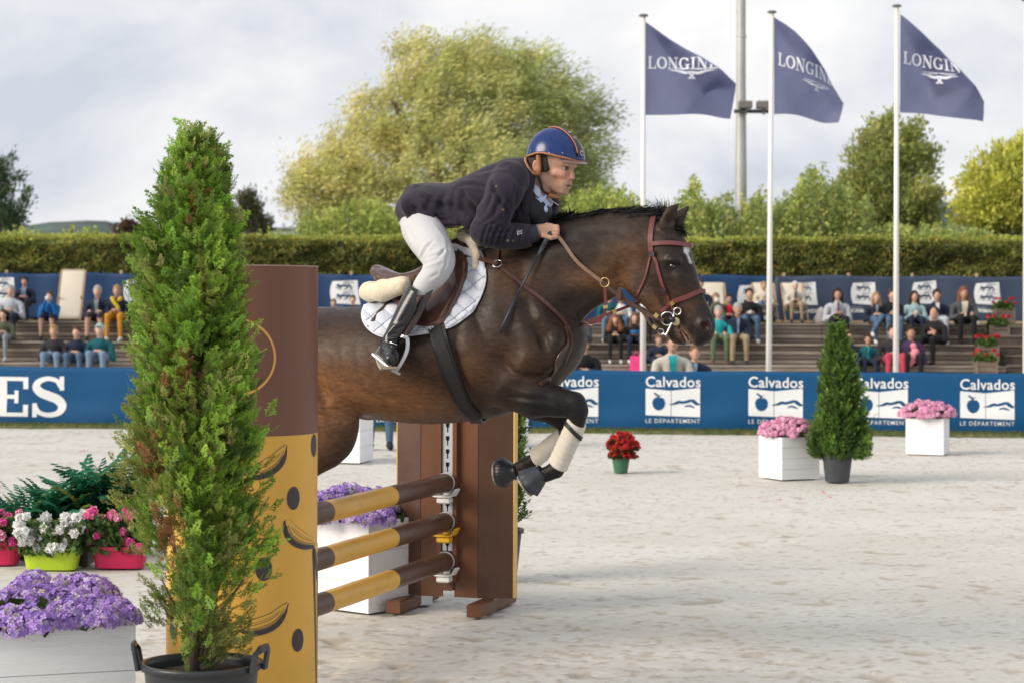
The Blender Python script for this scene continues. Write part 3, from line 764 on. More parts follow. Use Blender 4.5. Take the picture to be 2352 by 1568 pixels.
# ================================================================ THE JUMP
POLE_O = Vector((-0.36, 11.9, 0)); PD = Vector((-0.2952, -0.9554, 0)).normalized(); PR = Vector((-PD.y, PD.x, 0))   # PD towards the camera, PR to picture right
m_brown = mat('brown_jump_paint', (0.125, 0.048, 0.022), 0.45, var=0.16, vscale=5, rvar=.12, stretch=(1, 1, .5), spec=0.4, bump=.04, bscale=60)
m_brown2 = mat('pole_brown_and_panel_shade', (0.085, 0.040, 0.025), 0.42, var=0.14, vscale=7, rvar=.12, spec=0.4)
m_yel = mat('yellow_jump_paint', (0.66, 0.36, 0.04), 0.38, var=0.09, vscale=9, rvar=.1, spec=0.4)
m_yel2 = mat('yellow_printed_board', (0.66, 0.37, 0.065), 0.45, var=0.06, vscale=5, rvar=.1, spec=0.3)
m_ink = mat('dark_print_ink', (0.035, 0.026, 0.030), 0.5)
m_wplastic = mat('white_plastic', (0.72, 0.71, 0.70), 0.4)
m_steel = mat('perforated_steel', (0.52, 0.54, 0.56), 0.4, metal=0.5)
std = thing('jump_standard', 'brown jump standard with keyhole track behind the pole ends', 'jump standard', POLE_O, math.atan2(PR.y, PR.x))
# local frame: x = PR, y = away from the camera, z up ; the standard's face is at y = 0.06
def LB(mb, *a, m=0, c=.004): V, F = g_box(*a, c); mb.add(V, F, m)
def wing(x0, x1, y0, y1, name, m):
    mb = MB(); V = [(x0, y0, .075), (x1, y1, .075), (x1, y1 + .022, .075), (x0, y0 + .022, .075)]; V += [(a, b, 1.5) for a, b, c in V]
    mb.add(V, [(3, 2, 1, 0), (4, 5, 6, 7), (0, 1, 5, 4), (1, 2, 6, 5), (2, 3, 7, 6), (3, 0, 4, 7)]); return mb.build(name, [m], std, local=True)
wing(-.16, -.036, .05, .05, 'centre_panel', m_brown); wing(.036, .17, .05, .05, 'centre_panel', m_brown)
wing(-.315, -.163, .10, .05, 'side_panel', m_brown2); wing(.173, .355, .05, .10, 'side_panel', m_brown2)  # the darker brown here paints in the shade of the turned-back faces
mb = MB(); LB(mb, .3565, .10, .075, .3635, .16, 1.5); LB(mb, -.322, .10, .075, -.3165, .12, 1.5); mb.build('edge_board', [mat('yellow_edge', (.66, .42, .12), .5)], std, local=True)
mb = MB(); LB(mb, -.056, .02, .16, -.033, .085, 1.46); LB(mb, .033, .02, .16, .056, .085, 1.46); LB(mb, -.032, .035, .11, .032, .085, .275)
LB(mb, -.033, .05, .276, .033, .085, 1.46); mb.build('track_rail', [m_brown], std, local=True)
# perforated steel strip with real keyhole slots
mb = MB(); z = .33
while z < 1.44:
    LB(mb, -.030, .033, z, -.011, .045, z + .052, c=0); LB(mb, .011, .033, z, .030, .045, z + .052, c=0)
    LB(mb, -.030, .033, z + .0521, .030, .045, z + .0719, c=0)
    V = []; F = []
    for s in (-1, 1):      # shoulders that narrow the slot below the hole
        V0 = [(s * .0111, .034, z), (s * .0042, .034, z), (s * .0042, .034, z + .024), (s * .0111, .034, z + .034)]; k = len(V); V += V0 + [(a, .044, c) for a, b, c in V0]
        F += [[k + i for i in f] for f in ((0, 1, 2, 3), (7, 6, 5, 4), (0, 4, 5, 1), (1, 5, 6, 2), (2, 6, 7, 3), (3, 7, 4, 0))]
    mb.add(V, F); z += .072
mb.build('keyhole_strip', [m_steel], std, local=True)
mb = MB(); LB(mb, -.029, .046, .30, .029, .049, 1.45, c=0); mb.build('slot_backing', [mat('painted_slot_shadow', (.03, .012, .010), .8)], std, local=True)  # dark strip behind the slots, with their shade put into its colour
for (x, s) in ((-.24, 1), (.22, 1)):
    mb = MB(); LB(mb, x - .04, -.17, .0, x + .04, .48, .07, c=.006); mb.build('foot', [m_brown], std, local=True)
for (z, m_c, nm) in ((.655, m_wplastic, 0), (.441, mat('yellow_plastic', (.75, .42, .02), .4), 1), (.225, m_wplastic, 2)):
    mb = MB()
    prof = [(-.075, .0), (-.055, -.022), (-.038, -.026), (.038, -.026), (.055, -.022), (.075, .012)]
    V = []; F = []
    for yy in (-.055, .028):
        for (a, b_) in prof: V.append((a, yy, z + b_))
        for (a, b_) in prof[::-1]: V.append((a * .93, yy, z + b_ + .008))
    n = 12
    for i in range(n): F.append((i, (i + 1) % n, n + (i + 1) % n, n + i))
    F += [tuple(range(n))[::-1], tuple(range(n, 2 * n))]
    mb.add(V, F); V, F = g_box(-.036, -.045, z - .062, .036, .028, z - .028, .008); mb.add(V, F); V, F = g_box(-.02, .028, z - .05, .02, .034, z + .0, 0); mb.add(V, F)
    c_ = mb.build('pole_cup', [m_c], std, local=True)
    if nm == 1: c_['label'] = 'yellow pole cup'
def jump_pole(z, label, segs, zn):
    t = thing('jump_pole', label, 'jump pole', POLE_O + Vector((0, 0, z)), group='brown and yellow striped jump poles')
    R = .052; s = -0.0; L = 2.93; ss = [0.015]
    bands = []
    for w_, c_ in segs: bands.append((ss[-1], ss[-1] + w_, c_)); ss.append(ss[-1] + w_)
    mb = MB(); o_ = POLE_O
    def pt(d): return o_ + PD * d + Vector((0, 0, z + (zn - z) * d / L))
    for a, b_, c_ in bands:
        V, F = g_tube([pt(a), pt((a + b_) / 2), pt(b_)], R, 24, cap=False); mb.add(V, F, c_)
    mb.build('pole_shaft', [m_brown2, m_yel], t, smooth=True)
    for d0, d1 in ((.0, .016), (ss[-1] - .001, ss[-1] + .015)):
        V, F = g_tube([pt(d0), pt(d1)], [R + .003, R + .003], 24); mk('end_cap', V, F, mat('pale_end_cap', (.50, .49, .56), .45), t)
    return t
jump_pole(.705, 'top striped pole of the vertical jump, resting in a white cup', [(.86, 0), (.87, 1), (.50, 0), (.35, 1), (.34, 0)], .705)
jump_pole(.491, 'middle striped pole of the vertical jump, resting in the yellow cup', [(.85, 0), (.88, 1), (.50, 0), (.35, 1), (.34, 0)], .491)
jump_pole(.275, 'lowest striped pole of the vertical jump, nearest the sand', [(.84, 0), (.89, 1), (.50, 0), (.35, 1), (.34, 0)], .283)
# printed cylinder that stands as the near wing
CX, CY, CR = P(558, 690, 8.6).x, 8.6, .296
cyl = thing('jump_column', 'wide printed column, brown above and banana-yellow with dark dots below', 'jump column', (CX, CY, 0))
ZT, ZB = 1.832, 1.178
def ring(z0, z1, R, m, name, nz=2, seg=96):
    prof = [(R, z0 + (z1 - z0) * i / nz) for i in range(nz + 1)]; V, F = g_lathe(prof, seg, CX, CY); return mk(name, V, F, m, cyl, smooth=True)
ring(ZB, ZT, CR, mat('brown_printed_board', (0.150, 0.058, 0.034), 0.42, var=0.05, vscale=2, spec=.45), 'upper_shell'); ring(.02, ZB - .0005, CR, m_yel2, 'lower_shell')
V, F = g_lathe([(CR + .001, ZT - .004), (CR + .001, ZT + .001), (CR - .012, ZT + .001), (CR - .012, ZT - .02)], 96, CX, CY); mk('rim', V, F, mat('rim_edge', (.30, .22, .19), .6), cyl)
V, F = g_lathe([(CR - .012, .02), (CR - .012, ZT)], 64, CX, CY); mk('inner_shell', V, [f[::-1] for f in F], mat('inner_board', (.12, .09, .07), .8), cyl, smooth=True)
V, F = g_lathe([(.01, 0), (CR + .02, 0), (CR + .02, .03), (.01, .03)], 48, CX, CY); mk('base_disc', V, F, m_brown, cyl)
def cyl_ang(x, y):
    q = P(x, y, 1) - Vector((0, 0, CAMZ)); dx, dy = q.x, 1.0
    A = dx * dx + dy * dy; B = -2 * (dx * CX + dy * CY); C_ = CX * CX + CY * CY - CR * CR; D_ = B * B - 4 * A * C_
    if D_ < 0: return (0.0 if x > 558 else -PI) , 0
    k = (-B - math.sqrt(D_)) / (2 * A); a = math.atan2(k * dy - CY, k * dx - CX); z = CAMZ + q.z * k; return a, z
def cyl_surf(a, z): n = Vector((math.cos(a), math.sin(a), 0)); return Vector((CX, CY, z)) + n * CR, n
def pr(shape, m, name, off=.0015, dens=.03):
    V, F = shape; W_ = [cyl_ang(x, y) for x, y in V]; W_ = np.array([(a if a < PI / 2 else a - 2 * PI, z) for a, z in W_]); return print_on(cyl_surf, name, (W_, F), m, cyl, dens, off)
def edot(x, y, rx, ry, n=22):      # dot whose angular size stays true round the curve
    a0, z0 = cyl_ang(x, y); s = 8.35 / FPX; V = [(a0, z0)] + [(a0 + rx * s / CR * math.cos(2 * PI * k / n), z0 + ry * s * math.sin(2 * PI * k / n)) for k in range(n)]
    return print_on(cyl_surf, 'dot', (V, [[0, 1 + k, 1 + (k + 1) % n] for k in range(n)]), m_ink, cyl, .08, .0015)
for x, y in ((674, 1143), (684, 1469), (606, 1306), (721, 1022), (729, 1556), (560, 1180), (470, 1230), (398, 1440), (480, 1420), (440, 1080), (520, 1010), (392, 1160)): edot(x, y, 20, 27)
def banana(px, fl=1, sc=1.0):
    """outline, body, hatching; px = list of photo points along the banana's spine, from stem to tip"""
    p = np.array(smooth_path([(x, y, 0) for x, y in px], 6))[:, :2]; n = len(p); u = np.linspace(0, 1, n); w = 34 * sc * np.sin(np.clip(u * 1.02 + .02, 0, 1) * PI) ** .6 + 3
    t = np.gradient(p, axis=0); t /= np.linalg.norm(t, axis=1)[:, None]; nn = np.stack([-t[:, 1], t[:, 0]], 1) * fl
    pr(stroke(p, w + 2.5), m_ink, 'banana_outline', .0015)
    pr(stroke(p - nn * (w * .13)[:, None], w * .74), m_yel2, 'banana_fill', .0024)
    for k, (o_, wd) in enumerate(((.05, .9), (.20, 1.6), (-.16, .8), (.28, 2.2), (-.28, .6), (.12, .7))):
        a, b_ = int(n * (.12 + .03 * k)), int(n * (.9 - .02 * k)); q = (p + nn * (w * o_)[:, None])[a:b_]; pr(stroke(q, wd * 1.3), m_ink, 'banana_line', .0033)
banana([(566, 1092), (600, 1080), (635, 1058), (657, 1021)], 1, 1.05)
banana([(657, 1193), (672, 1225), (700, 1243), (735, 1246)], 1, 1.05)
banana([(545, 1440), (585, 1440), (630, 1422), (661, 1383)], 1, 1.05)
banana([(722, 1250), (728, 1300), (731, 1360)], 1, .35)
banana([(420, 1300), (450, 1330), (490, 1330), (520, 1300)], 1, 1.0)
rg = [(545 + 86 * math.cos(a), 820 - 86 * math.sin(a)) for a in np.linspace(-1.5, 1.5, 40)]
pr(stroke(rg, 5.5), mat('orange_print', (.62, .32, .08), .5), 'ring_print')
# ================================================================ FOLIAGE
def quads(c, d, n, L, Wd, col, name, m, parent=None, bend=0.0, local=False):
    """leaf faces: centre c, direction d, side n, length L, width Wd (arrays) -> rhombic leaves"""
    L = np.asarray(L)[:, None]; Wd = np.asarray(Wd)[:, None]
    a = c - d * L * .5; b = c + n * Wd * .5 - d * L * .05; e_ = c + d * L * .5; f = c - n * Wd * .5 - d * L * .05
    V = np.stack([a, b, e_, f], 1).reshape(-1, 3); k = len(c)
    F = np.arange(4 * k).reshape(k, 4)
    return mk(name, V, F, m, parent, col=np.repeat(col, 4, 0), local=local)
def unit(v): return v / (np.linalg.norm(v, axis=-1, keepdims=True) + 1e-9)
def rnd_unit(n): return unit(rng.normal(size=(n, 3)))
m_leaf = mat('leaf_attr', (0.1, 0.1, 0.1), 0.6, attr='Col', trans=0.35, spec=0.3)
m_bark = mat('grey_brown_bark', (0.11, 0.085, 0.06), 0.9, var=0.4, vscale=6, stretch=(3, 3, .6), bump=.6, bscale=25)
def limb_set(paths, name, m, parent):
    mb = MB()
    for pts, r0, r1 in paths:
        pts = smooth_path(pts, 4); n = len(pts)
        V, F = g_tube(pts, [r0 + (r1 - r0) * i / (n - 1) for i in range(n)], 7); mb.add(V, F)
    return mb.build(name, [m], parent, smooth=True)
def crown_leaves(blobs, ncl, nper, L, Wd, cols, drape, spread, Y, seed, weights=None, colfn=None, shell=.72):
    """clusters of leaves spread through ellipsoids given as (x, y, rx, ry, depth offset) in photo units at depth Y"""
    r = np.random.default_rng(seed); cs = []; out_ = []
    w = np.array([b[2] * b[3] for b in blobs], float); w /= w.sum(); pick = r.choice(len(blobs), ncl, p=w)
    for i in pick:
        x, y, rx, ry, dz = blobs[i]; s = Y / FPX
        u = unit(r.normal(size=3)); rad = r.uniform(shell, 1.0) if r.random() < .8 else r.uniform(.2, 1)
        p = np.array(P(x + u[0] * rx * rad, y - u[2] * ry * rad, Y + dz)); p[1] += u[1] * rx * s * rad * .9
        cs.append(p); out_.append(u)
    cs = np.array(cs); out_ = np.array(out_)
    lum = r.uniform(.72, 1.28, ncl)
    n = ncl * nper; c = np.repeat(cs, nper, 0); o_ = np.repeat(out_, nper, 0); lu = np.repeat(lum, nper)
    dr = unit(o_ * .5 + np.array(drape)[None] + r.normal(0, .35, (n, 3)) * .6)
    cl_dir = np.repeat(unit(np.array(drape)[None] + out_ * .6 + r.normal(0, .3, (ncl, 3))), nper, 0)
    t = r.uniform(-1, 1, n)[:, None]
    c = c + cl_dir * t * spread * 1.3 + r.normal(0, 1, (n, 3)) * spread * .42
    sd = unit(np.cross(dr, r.normal(size=(n, 3))))
    ci = r.integers(0, len(cols), ncl); cc = np.array(cols)[ci]; cc = np.repeat(cc, nper, 0)
    if colfn is not None: cc = colfn(c, cc)
    cc = cc * lu[:, None] * r.uniform(.75, 1.25, (n, 1))
    return c, dr, sd, L * r.uniform(.7, 1.3, n), Wd * r.uniform(.7, 1.3, n), np.clip(cc, 0.004, 1)
# ---- willow
YW = 75.0
wl = thing('willow_tree', 'huge round wind-blown willow rising behind the rider', 'tree', P(1040, 690, YW))
pw = lambda x, y, dz=0: P(x, y, YW + dz)
limb_set([([pw(1060, 640), pw(1055, 520), pw(1045, 430)], .55, .4), ([pw(1045, 440), pw(960, 330, -1), pw(900, 230, -2)], .34, .06), ([pw(1045, 440), pw(1090, 280, 1), pw(1130, 150, 1)], .34, .06),
          ([pw(1050, 480), pw(900, 430, -1), pw(760, 350, -2)], .28, .05), ([pw(1050, 460), pw(1200, 360, 1), pw(1290, 260, 1)], .28, .05), ([pw(1052, 520), pw(860, 500), pw(690, 430)], .2, .04),
          ([pw(900, 460), pw(800, 420), pw(700, 400)], .12, .03), ([pw(1100, 400), pw(1230, 380), pw(1350, 300)], .18, .04), ([pw(960, 340), pw(980, 200), pw(960, 120)], .12, .03)], 'trunk', m_bark, wl)
BW = [(1100, 230, 175, 150, 0), (1190, 290, 195, 180, 1), (960, 280, 130, 130, -1), (1000, 190, 105, 100, 0), (1120, 160, 110, 85, 0), (1245, 200, 95, 95, 0), (850, 360, 110, 120, -1), (760, 400, 95, 95, -2), (700, 430, 62, 75, -2), (1330, 330, 88, 110, 1),
      (1270, 400, 130, 120, 1), (1060, 400, 190, 150, -2), (900, 470, 150, 90, -2), (950, 110, 55, 40, 0), (845, 240, 50, 48, -1), (1370, 250, 50, 40, 1), (745, 490, 90, 60, -1), (1160, 480, 200, 90, 0), (1330, 440, 70, 70, 1)]
def wcol(c, cc):        # sunlight put into the leaf colour: sunny side paler and yellower, other side greener
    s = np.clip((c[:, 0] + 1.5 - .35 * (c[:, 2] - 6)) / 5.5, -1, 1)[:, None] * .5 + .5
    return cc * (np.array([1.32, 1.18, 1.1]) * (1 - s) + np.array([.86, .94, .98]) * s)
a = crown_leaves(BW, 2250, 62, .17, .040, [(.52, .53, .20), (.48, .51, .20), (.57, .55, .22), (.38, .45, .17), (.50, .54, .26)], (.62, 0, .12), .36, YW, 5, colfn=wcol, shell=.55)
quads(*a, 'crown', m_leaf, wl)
# ---- generic broadleaf trees and shoots behind the hedge
def tree(label, blobs, ncl, nper, L, Wd, cols, Y, seed, trunk, spread=.22, drape=(0, 0, .4), cat='tree', name='tree', group=None, shell=.5):
    t = thing(name, label, cat, (P(trunk[0][0], 690, Y).x, Y, 1.17), group=group)
    base = P(trunk[0][0], 690, Y); base.z = 1.0
    limb_set([([base, P(trunk[0][0], 600, Y)] + [P(x, y, Y) for x, y in trunk[1:]], .16, .04)] +
             [([P(trunk[0][0], 580, Y), P((b[0] + trunk[0][0]) / 2, (b[1] + 590) / 2, Y), P(b[0], b[1], Y + b[4])], .07, .015) for b in blobs], 'trunk', m_bark, t)
    a = crown_leaves(blobs, ncl, nper, L, Wd, cols, drape, spread, Y, seed, shell=shell)
    quads(*a, 'crown', m_leaf, t); return t
tree('dark olive tree with ragged tiers behind the hedge beside the third flagpole', [(2010, 400, 75, 80, 0), (2060, 330, 55, 55, 0), (2090, 380, 60, 50, 1), (1975, 460, 70, 60, 0), (2060, 470, 90, 60, 0), (2125, 445, 42, 28, 0), (2040, 290, 28, 24, 0), (1985, 340, 22, 35, 0), (2120, 500, 50, 35, 0), (1930, 480, 50, 50, 0), (2095, 310, 28, 20, 0)],
     470, 60, .14, .07, [(.40, .43, .14), (.31, .36, .12), (.48, .48, .16)], 62, 31, [(2040, 0), (2050, 420), (2058, 300)], .26)
tree('bright yellow-green tree at the frame edge behind the hedge', [(2290, 450, 80, 90, 0), (2340, 380, 60, 60, 0), (2250, 480, 55, 60, 0), (2390, 450, 90, 100, 0), (2350, 335, 14, 28, 0), (2230, 420, 18, 28, 0), (2310, 375, 20, 30, 0)],
     430, 60, .13, .07, [(.60, .60, .13), (.50, .54, .12), (.66, .64, .15)], 58, 32, [(2310, 0), (2320, 450), (2330, 380)], .24)
tree('dark wind-bent tree at the frame edge beyond the hedge', [(-5, 440, 30, 45, 0), (15, 490, 45, 30, 0), (40, 400, 8, 26, 0), (20, 370, 8, 22, 0), (-15, 390, 20, 40, 0), (58, 455, 8, 32, 0), (30, 505, 40, 20, 0)],
     95, 55, .14, .045, [(.09, .15, .08), (.11, .17, .08)], 66, 33, [(0, 0), (-5, 480), (-10, 400)], .2, (.35, 0, .9))
tree('small dark conifer beside the far grey roof', [(572, 480, 24, 34, 0), (590, 500, 20, 28, 0), (550, 505, 24, 24, 0), (562, 456, 7, 16, 0), (588, 462, 6, 16, 0), (600, 520, 26, 16, 0)],
     90, 60, .16, .05, [(.07, .09, .045), (.13, .12, .06)], 80, 34, [(575, 0), (575, 500), (572, 460)], .22, (0, 0, .9), name='conifer')
tree('low plum-leaved bush showing above the hedge top', [(290, 532, 26, 12, 0), (310, 536, 24, 10, 0)], 40, 50, .12, .07, [(.11, .065, .055), (.13, .08, .06)], 57, 35, [(295, 0), (295, 545), (295, 530)], .15, cat='bush', name='bush')
def shoots(label, x0, x1, ybase, ytop_fn, n, Y, seed, cols, L=.11, Wd=.07, name='bush'):
    r = np.random.default_rng(seed); t = thing(name, label, 'bush', (P((x0 + x1) / 2, 690, Y).x, Y, 1.17))
    C = []; D = []; mb = MB()
    for i in range(n):
        x = r.uniform(x0, x1); yt = ytop_fn(x) + abs(r.normal(0, 22)) + r.uniform(0, 30); dz = r.uniform(-1.6, 1.6)
        lean = r.normal(6, 7); b = P(x, ybase + 30, Y + dz); tp = P(x + lean, yt, Y + dz); m = max(24, int(30 + (ybase - yt) * .55))
        if i % 3 == 0: V, F = g_tube([b, b * .5 + tp * .5 + Vector((.03, 0, 0)), tp], [.02, .012, .003], 4); mb.add(V, F)
        u = r.uniform(0, 1, m) ** .8; c = np.array(b)[None] * (1 - u[:, None]) + np.array(tp)[None] * u[:, None]
        sp = (.16 * (1 - u) + .045)[:, None]
        C.append(c + r.normal(0, 1, (m, 3)) * sp); D.append(np.full(m, i))
    C = np.concatenate(C); D = np.concatenate(D); k = len(C)
    d = unit(r.normal(0, .6, (k, 3)) + np.array([.25, 0, .35])); s = unit(np.cross(d, r.normal(size=(k, 3))))
    cc = np.array(cols)[r.integers(0, len(cols), n)][D] * r.uniform(.7, 1.3, (k, 1)) * r.uniform(.8, 1.2, n)[D][:, None]
    mb.build('stems', [m_bark], t); quads(C, d, s, L * r.uniform(.7, 1.3, k), Wd * r.uniform(.7, 1.3, k), cc, 'foliage', m_leaf, t)
    return t
GYL = [(.38, .45, .11), (.31, .39, .09), (.45, .49, .13)]
GD = [(.38, .46, .14), (.29, .37, .11), (.47, .50, .15)]
shoots('light green shrub bank under the willow behind the rider', 690, 960, 545, lambda x: 480 - 30 * math.sin((x - 690) / 270 * PI), 130, 58, 41, GYL)
shoots('pale leafy shoots showing between the rider and the first flagpole', 1300, 1480, 545, lambda x: 440 - 30 * math.sin((x - 1300) / 50), 90, 58, 42, GYL)
shoots('leafy shoots behind the horse mane and head', 960, 1300, 545, lambda x: 500, 110, 58, 45, GYL)
shoots('green leafy shoots between the first flagpole and the light mast', 1480, 1700, 545, lambda x: 440 - 25 * math.sin(x / 31) - 22 * math.sin(x / 12 + 1), 85, 58, 43, GD)
shoots('tall green shoots between the light mast and the olive tree', 1700, 1990, 545, lambda x: 415 - 28 * math.sin(x / 41) + 34 * math.sin(x / 13) * math.sin(x / 57), 150, 58, 44, GD)
shoots('low bushes between the olive tree and the yellow-green tree', 1990, 2260, 545, lambda x: 505 - 10 * math.sin(x / 20), 100, 57, 46, GD)
shoots('low light green bushes above the hedge beside the dark frame-edge tree', -60, 320, 545, lambda x: 524 - 8 * math.sin(x / 23), 130, 57, 47, GYL)
shoots('low green bushes above the hedge between conifer and willow', 520, 760, 545, lambda x: 528 - 6 * math.sin(x / 19), 80, 57, 48, GYL)
# ---- clipped hedge
def hedge(label, x0, x1, Y, ytop, seed):
    t = thing('hedge', label, 'hedge', (P((x0 + x1) / 2, 690, Y).x, Y, 1.17))
    xa, xb = P(x0, 600, Y).x, P(x1, 600, Y).x; zt = P((x0 + x1) / 2, ytop, Y).z; r = np.random.default_rng(seed)
    n = int((xb - xa) * 3300)
    x = r.uniform(xa, xb, n); top = r.random(n) < .22
    z = np.where(top, zt, r.uniform(1.15, zt, n)); 
    bump = .34 * fbm(np.stack([x * 1.5, z * 2.2], -1), 3, seed); y = np.where(top, Y + r.uniform(0, 1.1, n), Y - bump * 1.3 + r.uniform(0, .1, n))
    z = np.where(top, zt + .10 * fbm(np.stack([x * 1.2, y * 2.0], -1), 3, seed + 9) + r.uniform(-.04, .09, n), z)
    c = np.stack([x, y, z], 1); d = unit(r.normal(0, 1, (n, 3)) + np.where(top, 1.0, .2)[:, None] * np.array([0, -.3, 1])); s = unit(np.cross(d, r.normal(size=(n, 3))))
    pat = fbm(np.stack([x * 1.1, z * 2.2], -1), 3, seed + 4)[:, None]
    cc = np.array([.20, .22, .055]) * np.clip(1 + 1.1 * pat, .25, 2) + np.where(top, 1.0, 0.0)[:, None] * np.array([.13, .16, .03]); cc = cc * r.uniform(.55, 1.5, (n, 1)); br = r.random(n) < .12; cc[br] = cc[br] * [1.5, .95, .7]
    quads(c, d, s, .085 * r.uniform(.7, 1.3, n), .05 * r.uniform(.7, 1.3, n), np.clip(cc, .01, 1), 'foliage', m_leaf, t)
    V, F = g_box(xa, Y + .55, 1.1, xb, Y + 1.0, zt - .12); mk('twigs', V, F, mat('hedge_shade_core', (.018, .018, .01), .95), t)  # solid dark box for the inside; the hedge's inner shade is its colour
    return t
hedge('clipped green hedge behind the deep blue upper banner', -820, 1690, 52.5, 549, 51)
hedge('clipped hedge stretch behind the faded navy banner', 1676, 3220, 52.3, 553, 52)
# far grey-roofed building beside the conifer
b = thing('building', 'far low building with a grey roof between conifer and willow', 'building', P(642, 560, 150))
pb = P(642, 545, 150)
V, F = g_box(pb.x - 1.1, 150, 0.5, pb.x + 1.0, 156, P(0, 524, 150).z); mk('wall', V, F, mat('far_render_wall', (.42, .46, .50), .8), b)
zr = P(0, 524, 150).z; zq = P(0, 517, 150).z
V = [(pb.x - 1.2, 149.8, zr), (pb.x + 1.1, 149.8, zr), (pb.x + 1.1, 156, zr), (pb.x - 1.2, 156, zr), (pb.x - .95, 153, zq), (pb.x + .9, 153, zq)]
mk('roof', V, [(0, 1, 5, 4), (2, 3, 4, 5), (1, 2, 5), (3, 0, 4), (3, 2, 1, 0)], mat('far_slate_roof', (.16, .20, .25), .7), b)
V, F = g_box(pb.x - .1, 152.6, zq - .1, pb.x + .1, 152.9, zq + .28); mk('chimney', V, F, mat('far_render_wall', (.42, .46, .50), .8), b)
# ================================================================ WHITE PLANTERS
m_wpaint = mat('white_painted_board', (0.82, 0.83, 0.84), 0.55, var=0.05, vscale=3, stretch=(1, 1, 10), bump=.8, bscale=14, bdist=.006, spec=.35)
m_soil = mat('dark_soil', (0.035, 0.024, 0.016), 0.95, var=0.4, vscale=30, bump=.8, bscale=60)
def planter(label, cx, cy, w, d, h, rz, nb=4, group='white wooden planters on the sand', spread=0.0):
    t = thing('planter', label, 'planter', (cx, cy, 0), rz, group)
    bh = h / nb; th = .022
    for k in range(nb):
        z0, z1 = k * bh + .0012, (k + 1) * bh - .0008
        for (x0, x1, y0, y1) in ((-w / 2, w / 2, -d / 2, -d / 2 + th), (-w / 2, w / 2, d / 2 - th, d / 2), (-w / 2, -w / 2 + th, -d / 2 + th + .001, d / 2 - th - .001), (w / 2 - th, w / 2, -d / 2 + th + .001, d / 2 - th - .001)):
            j = random.uniform(-.0012, .0012); V, F = g_box(x0, y0 + j, z0, x1, y1 + j, z1, .0015); mk('board', V, F, m_wpaint, t, local=True)
    V, F = g_box(-w / 2 + th, -d / 2 + th, h - .09, w / 2 - th, d / 2 - th, h - .035); mk('soil', V, F, m_soil, t, local=True)
    return t
p1c = P(120, 1448, 8.03); R1 = math.radians(20)
# front planter: its front face ends at photo x = 312
xr = P(312, 1437, 8.03); W1, D1 = 1.10, .42
c1 = Vector((xr.x, xr.y, 0)) + Matrix.Rotation(R1, 3, 'Z') @ Vector((-W1 / 2, D1 / 2, 0))
planter('long white planter of purple hydrangeas at the front beside the potted cypress', c1.x, c1.y, W1, D1, .50, R1, 3)
def corner_planter(label, xc, Yc, w, h, rz, side, nb=4, group='white wooden planters on the sand'):
    """near corner at photo x = xc, depth Yc; side -1: near corner is the front-left one, +1 front-right"""
    c = Vector((X_at(xc, Yc), Yc, 0)) - Matrix.Rotation(rz, 3, 'Z') @ Vector((side * w / 2, -w / 2, 0))
    return planter(label, c.x, c.y, w, w, h, rz, nb, group), c
_, c2 = corner_planter('white planter of purple hydrangeas just behind the striped poles', 846, 11.8, .52, .50, math.radians(-40), 1, 3)
_, c3 = corner_planter('white planter of pink flowers touching the small potted cypress', 1796, 20.75, .42, .405, math.radians(25), -1)
_, c4 = corner_planter('white planter of pink flowers standing alone close to the apple banner', 2167, 24.2, .42, .405, math.radians(-20), 1)
_, c5 = corner_planter('white planter seen under the horse belly in front of the walker', 826, 22.7, .52, .50, math.radians(-12), 1, 3)
_, c6 = corner_planter('white planter sliver between the horse chest and the front hooves', 1197, 25.2, .50, .48, math.radians(-10), 1, 3)
# ================================================================ FLOWERS
def petal_head(seed, R, nfl, ps, cols, npet=4, flat=.8, name='bloom'):
    """ball of small four-petalled florets"""
    r = np.random.default_rng(seed); V = []; F = []; C = []
    for i in range(nfl):
        u = unit(r.normal(size=3)); u[2] = abs(u[2]) * .9 - .25; u = unit(u); c = u * R * r.uniform(.9, 1.08) * np.array([1, 1, flat])
        nn = unit(u + r.normal(0, .25, 3)); a = unit(np.cross(nn, r.normal(size=3))); b_ = np.cross(nn, a); ccol = np.array(cols[r.integers(len(cols))]) * r.uniform(.75, 1.25)
        for k in range(npet):
            th = 2 * PI * k / npet; d = a * math.cos(th) + b_ * math.sin(th); s = -a * math.sin(th) + b_ * math.cos(th); q = ps * r.uniform(.85, 1.15); j = len(V)
            V += [c, c + d * q * .6 + s * q * .42 + nn * q * .12, c + d * q * 1.05 + nn * q * .02, c + d * q * .6 - s * q * .42 + nn * q * .12]; F.append((j, j + 1, j + 2, j + 3)); C += [ccol * .75, ccol, ccol * 1.1, ccol]
    return mesh_of(name, V, np.array(F), [m_petal], col=np.clip(np.array(C), 0, 1))
m_petal = mat('petal_attr', (.5, .3, .5), .6, attr='Col', trans=.25, spec=.25)
def leaf_mound(parent, c, rx, ry, rz_, n, L, Wd, cols, seed, name='foliage'):
    r = np.random.default_rng(seed); u = unit(r.normal(size=(n, 3))); u[:, 2] = np.abs(u[:, 2]); p = np.array(c)[None] + u * np.array([rx, ry, rz_]) * r.uniform(.55, 1.02, (n, 1))
    d = unit(u + r.normal(0, .6, (n, 3))); s = unit(np.cross(d, r.normal(size=(n, 3)))); cc = np.array(cols)[r.integers(0, len(cols), n)] * r.uniform(.6, 1.35, (n, 1))
    return quads(p, d, s, L * r.uniform(.7, 1.3, n), Wd * r.uniform(.7, 1.3, n), cc, name, m_leaf, parent)
PUR = [(.42, .25, .68), (.50, .32, .74), (.34, .21, .64), (.56, .42, .75)]
PURL = PUR + [(.52, .50, .42)]
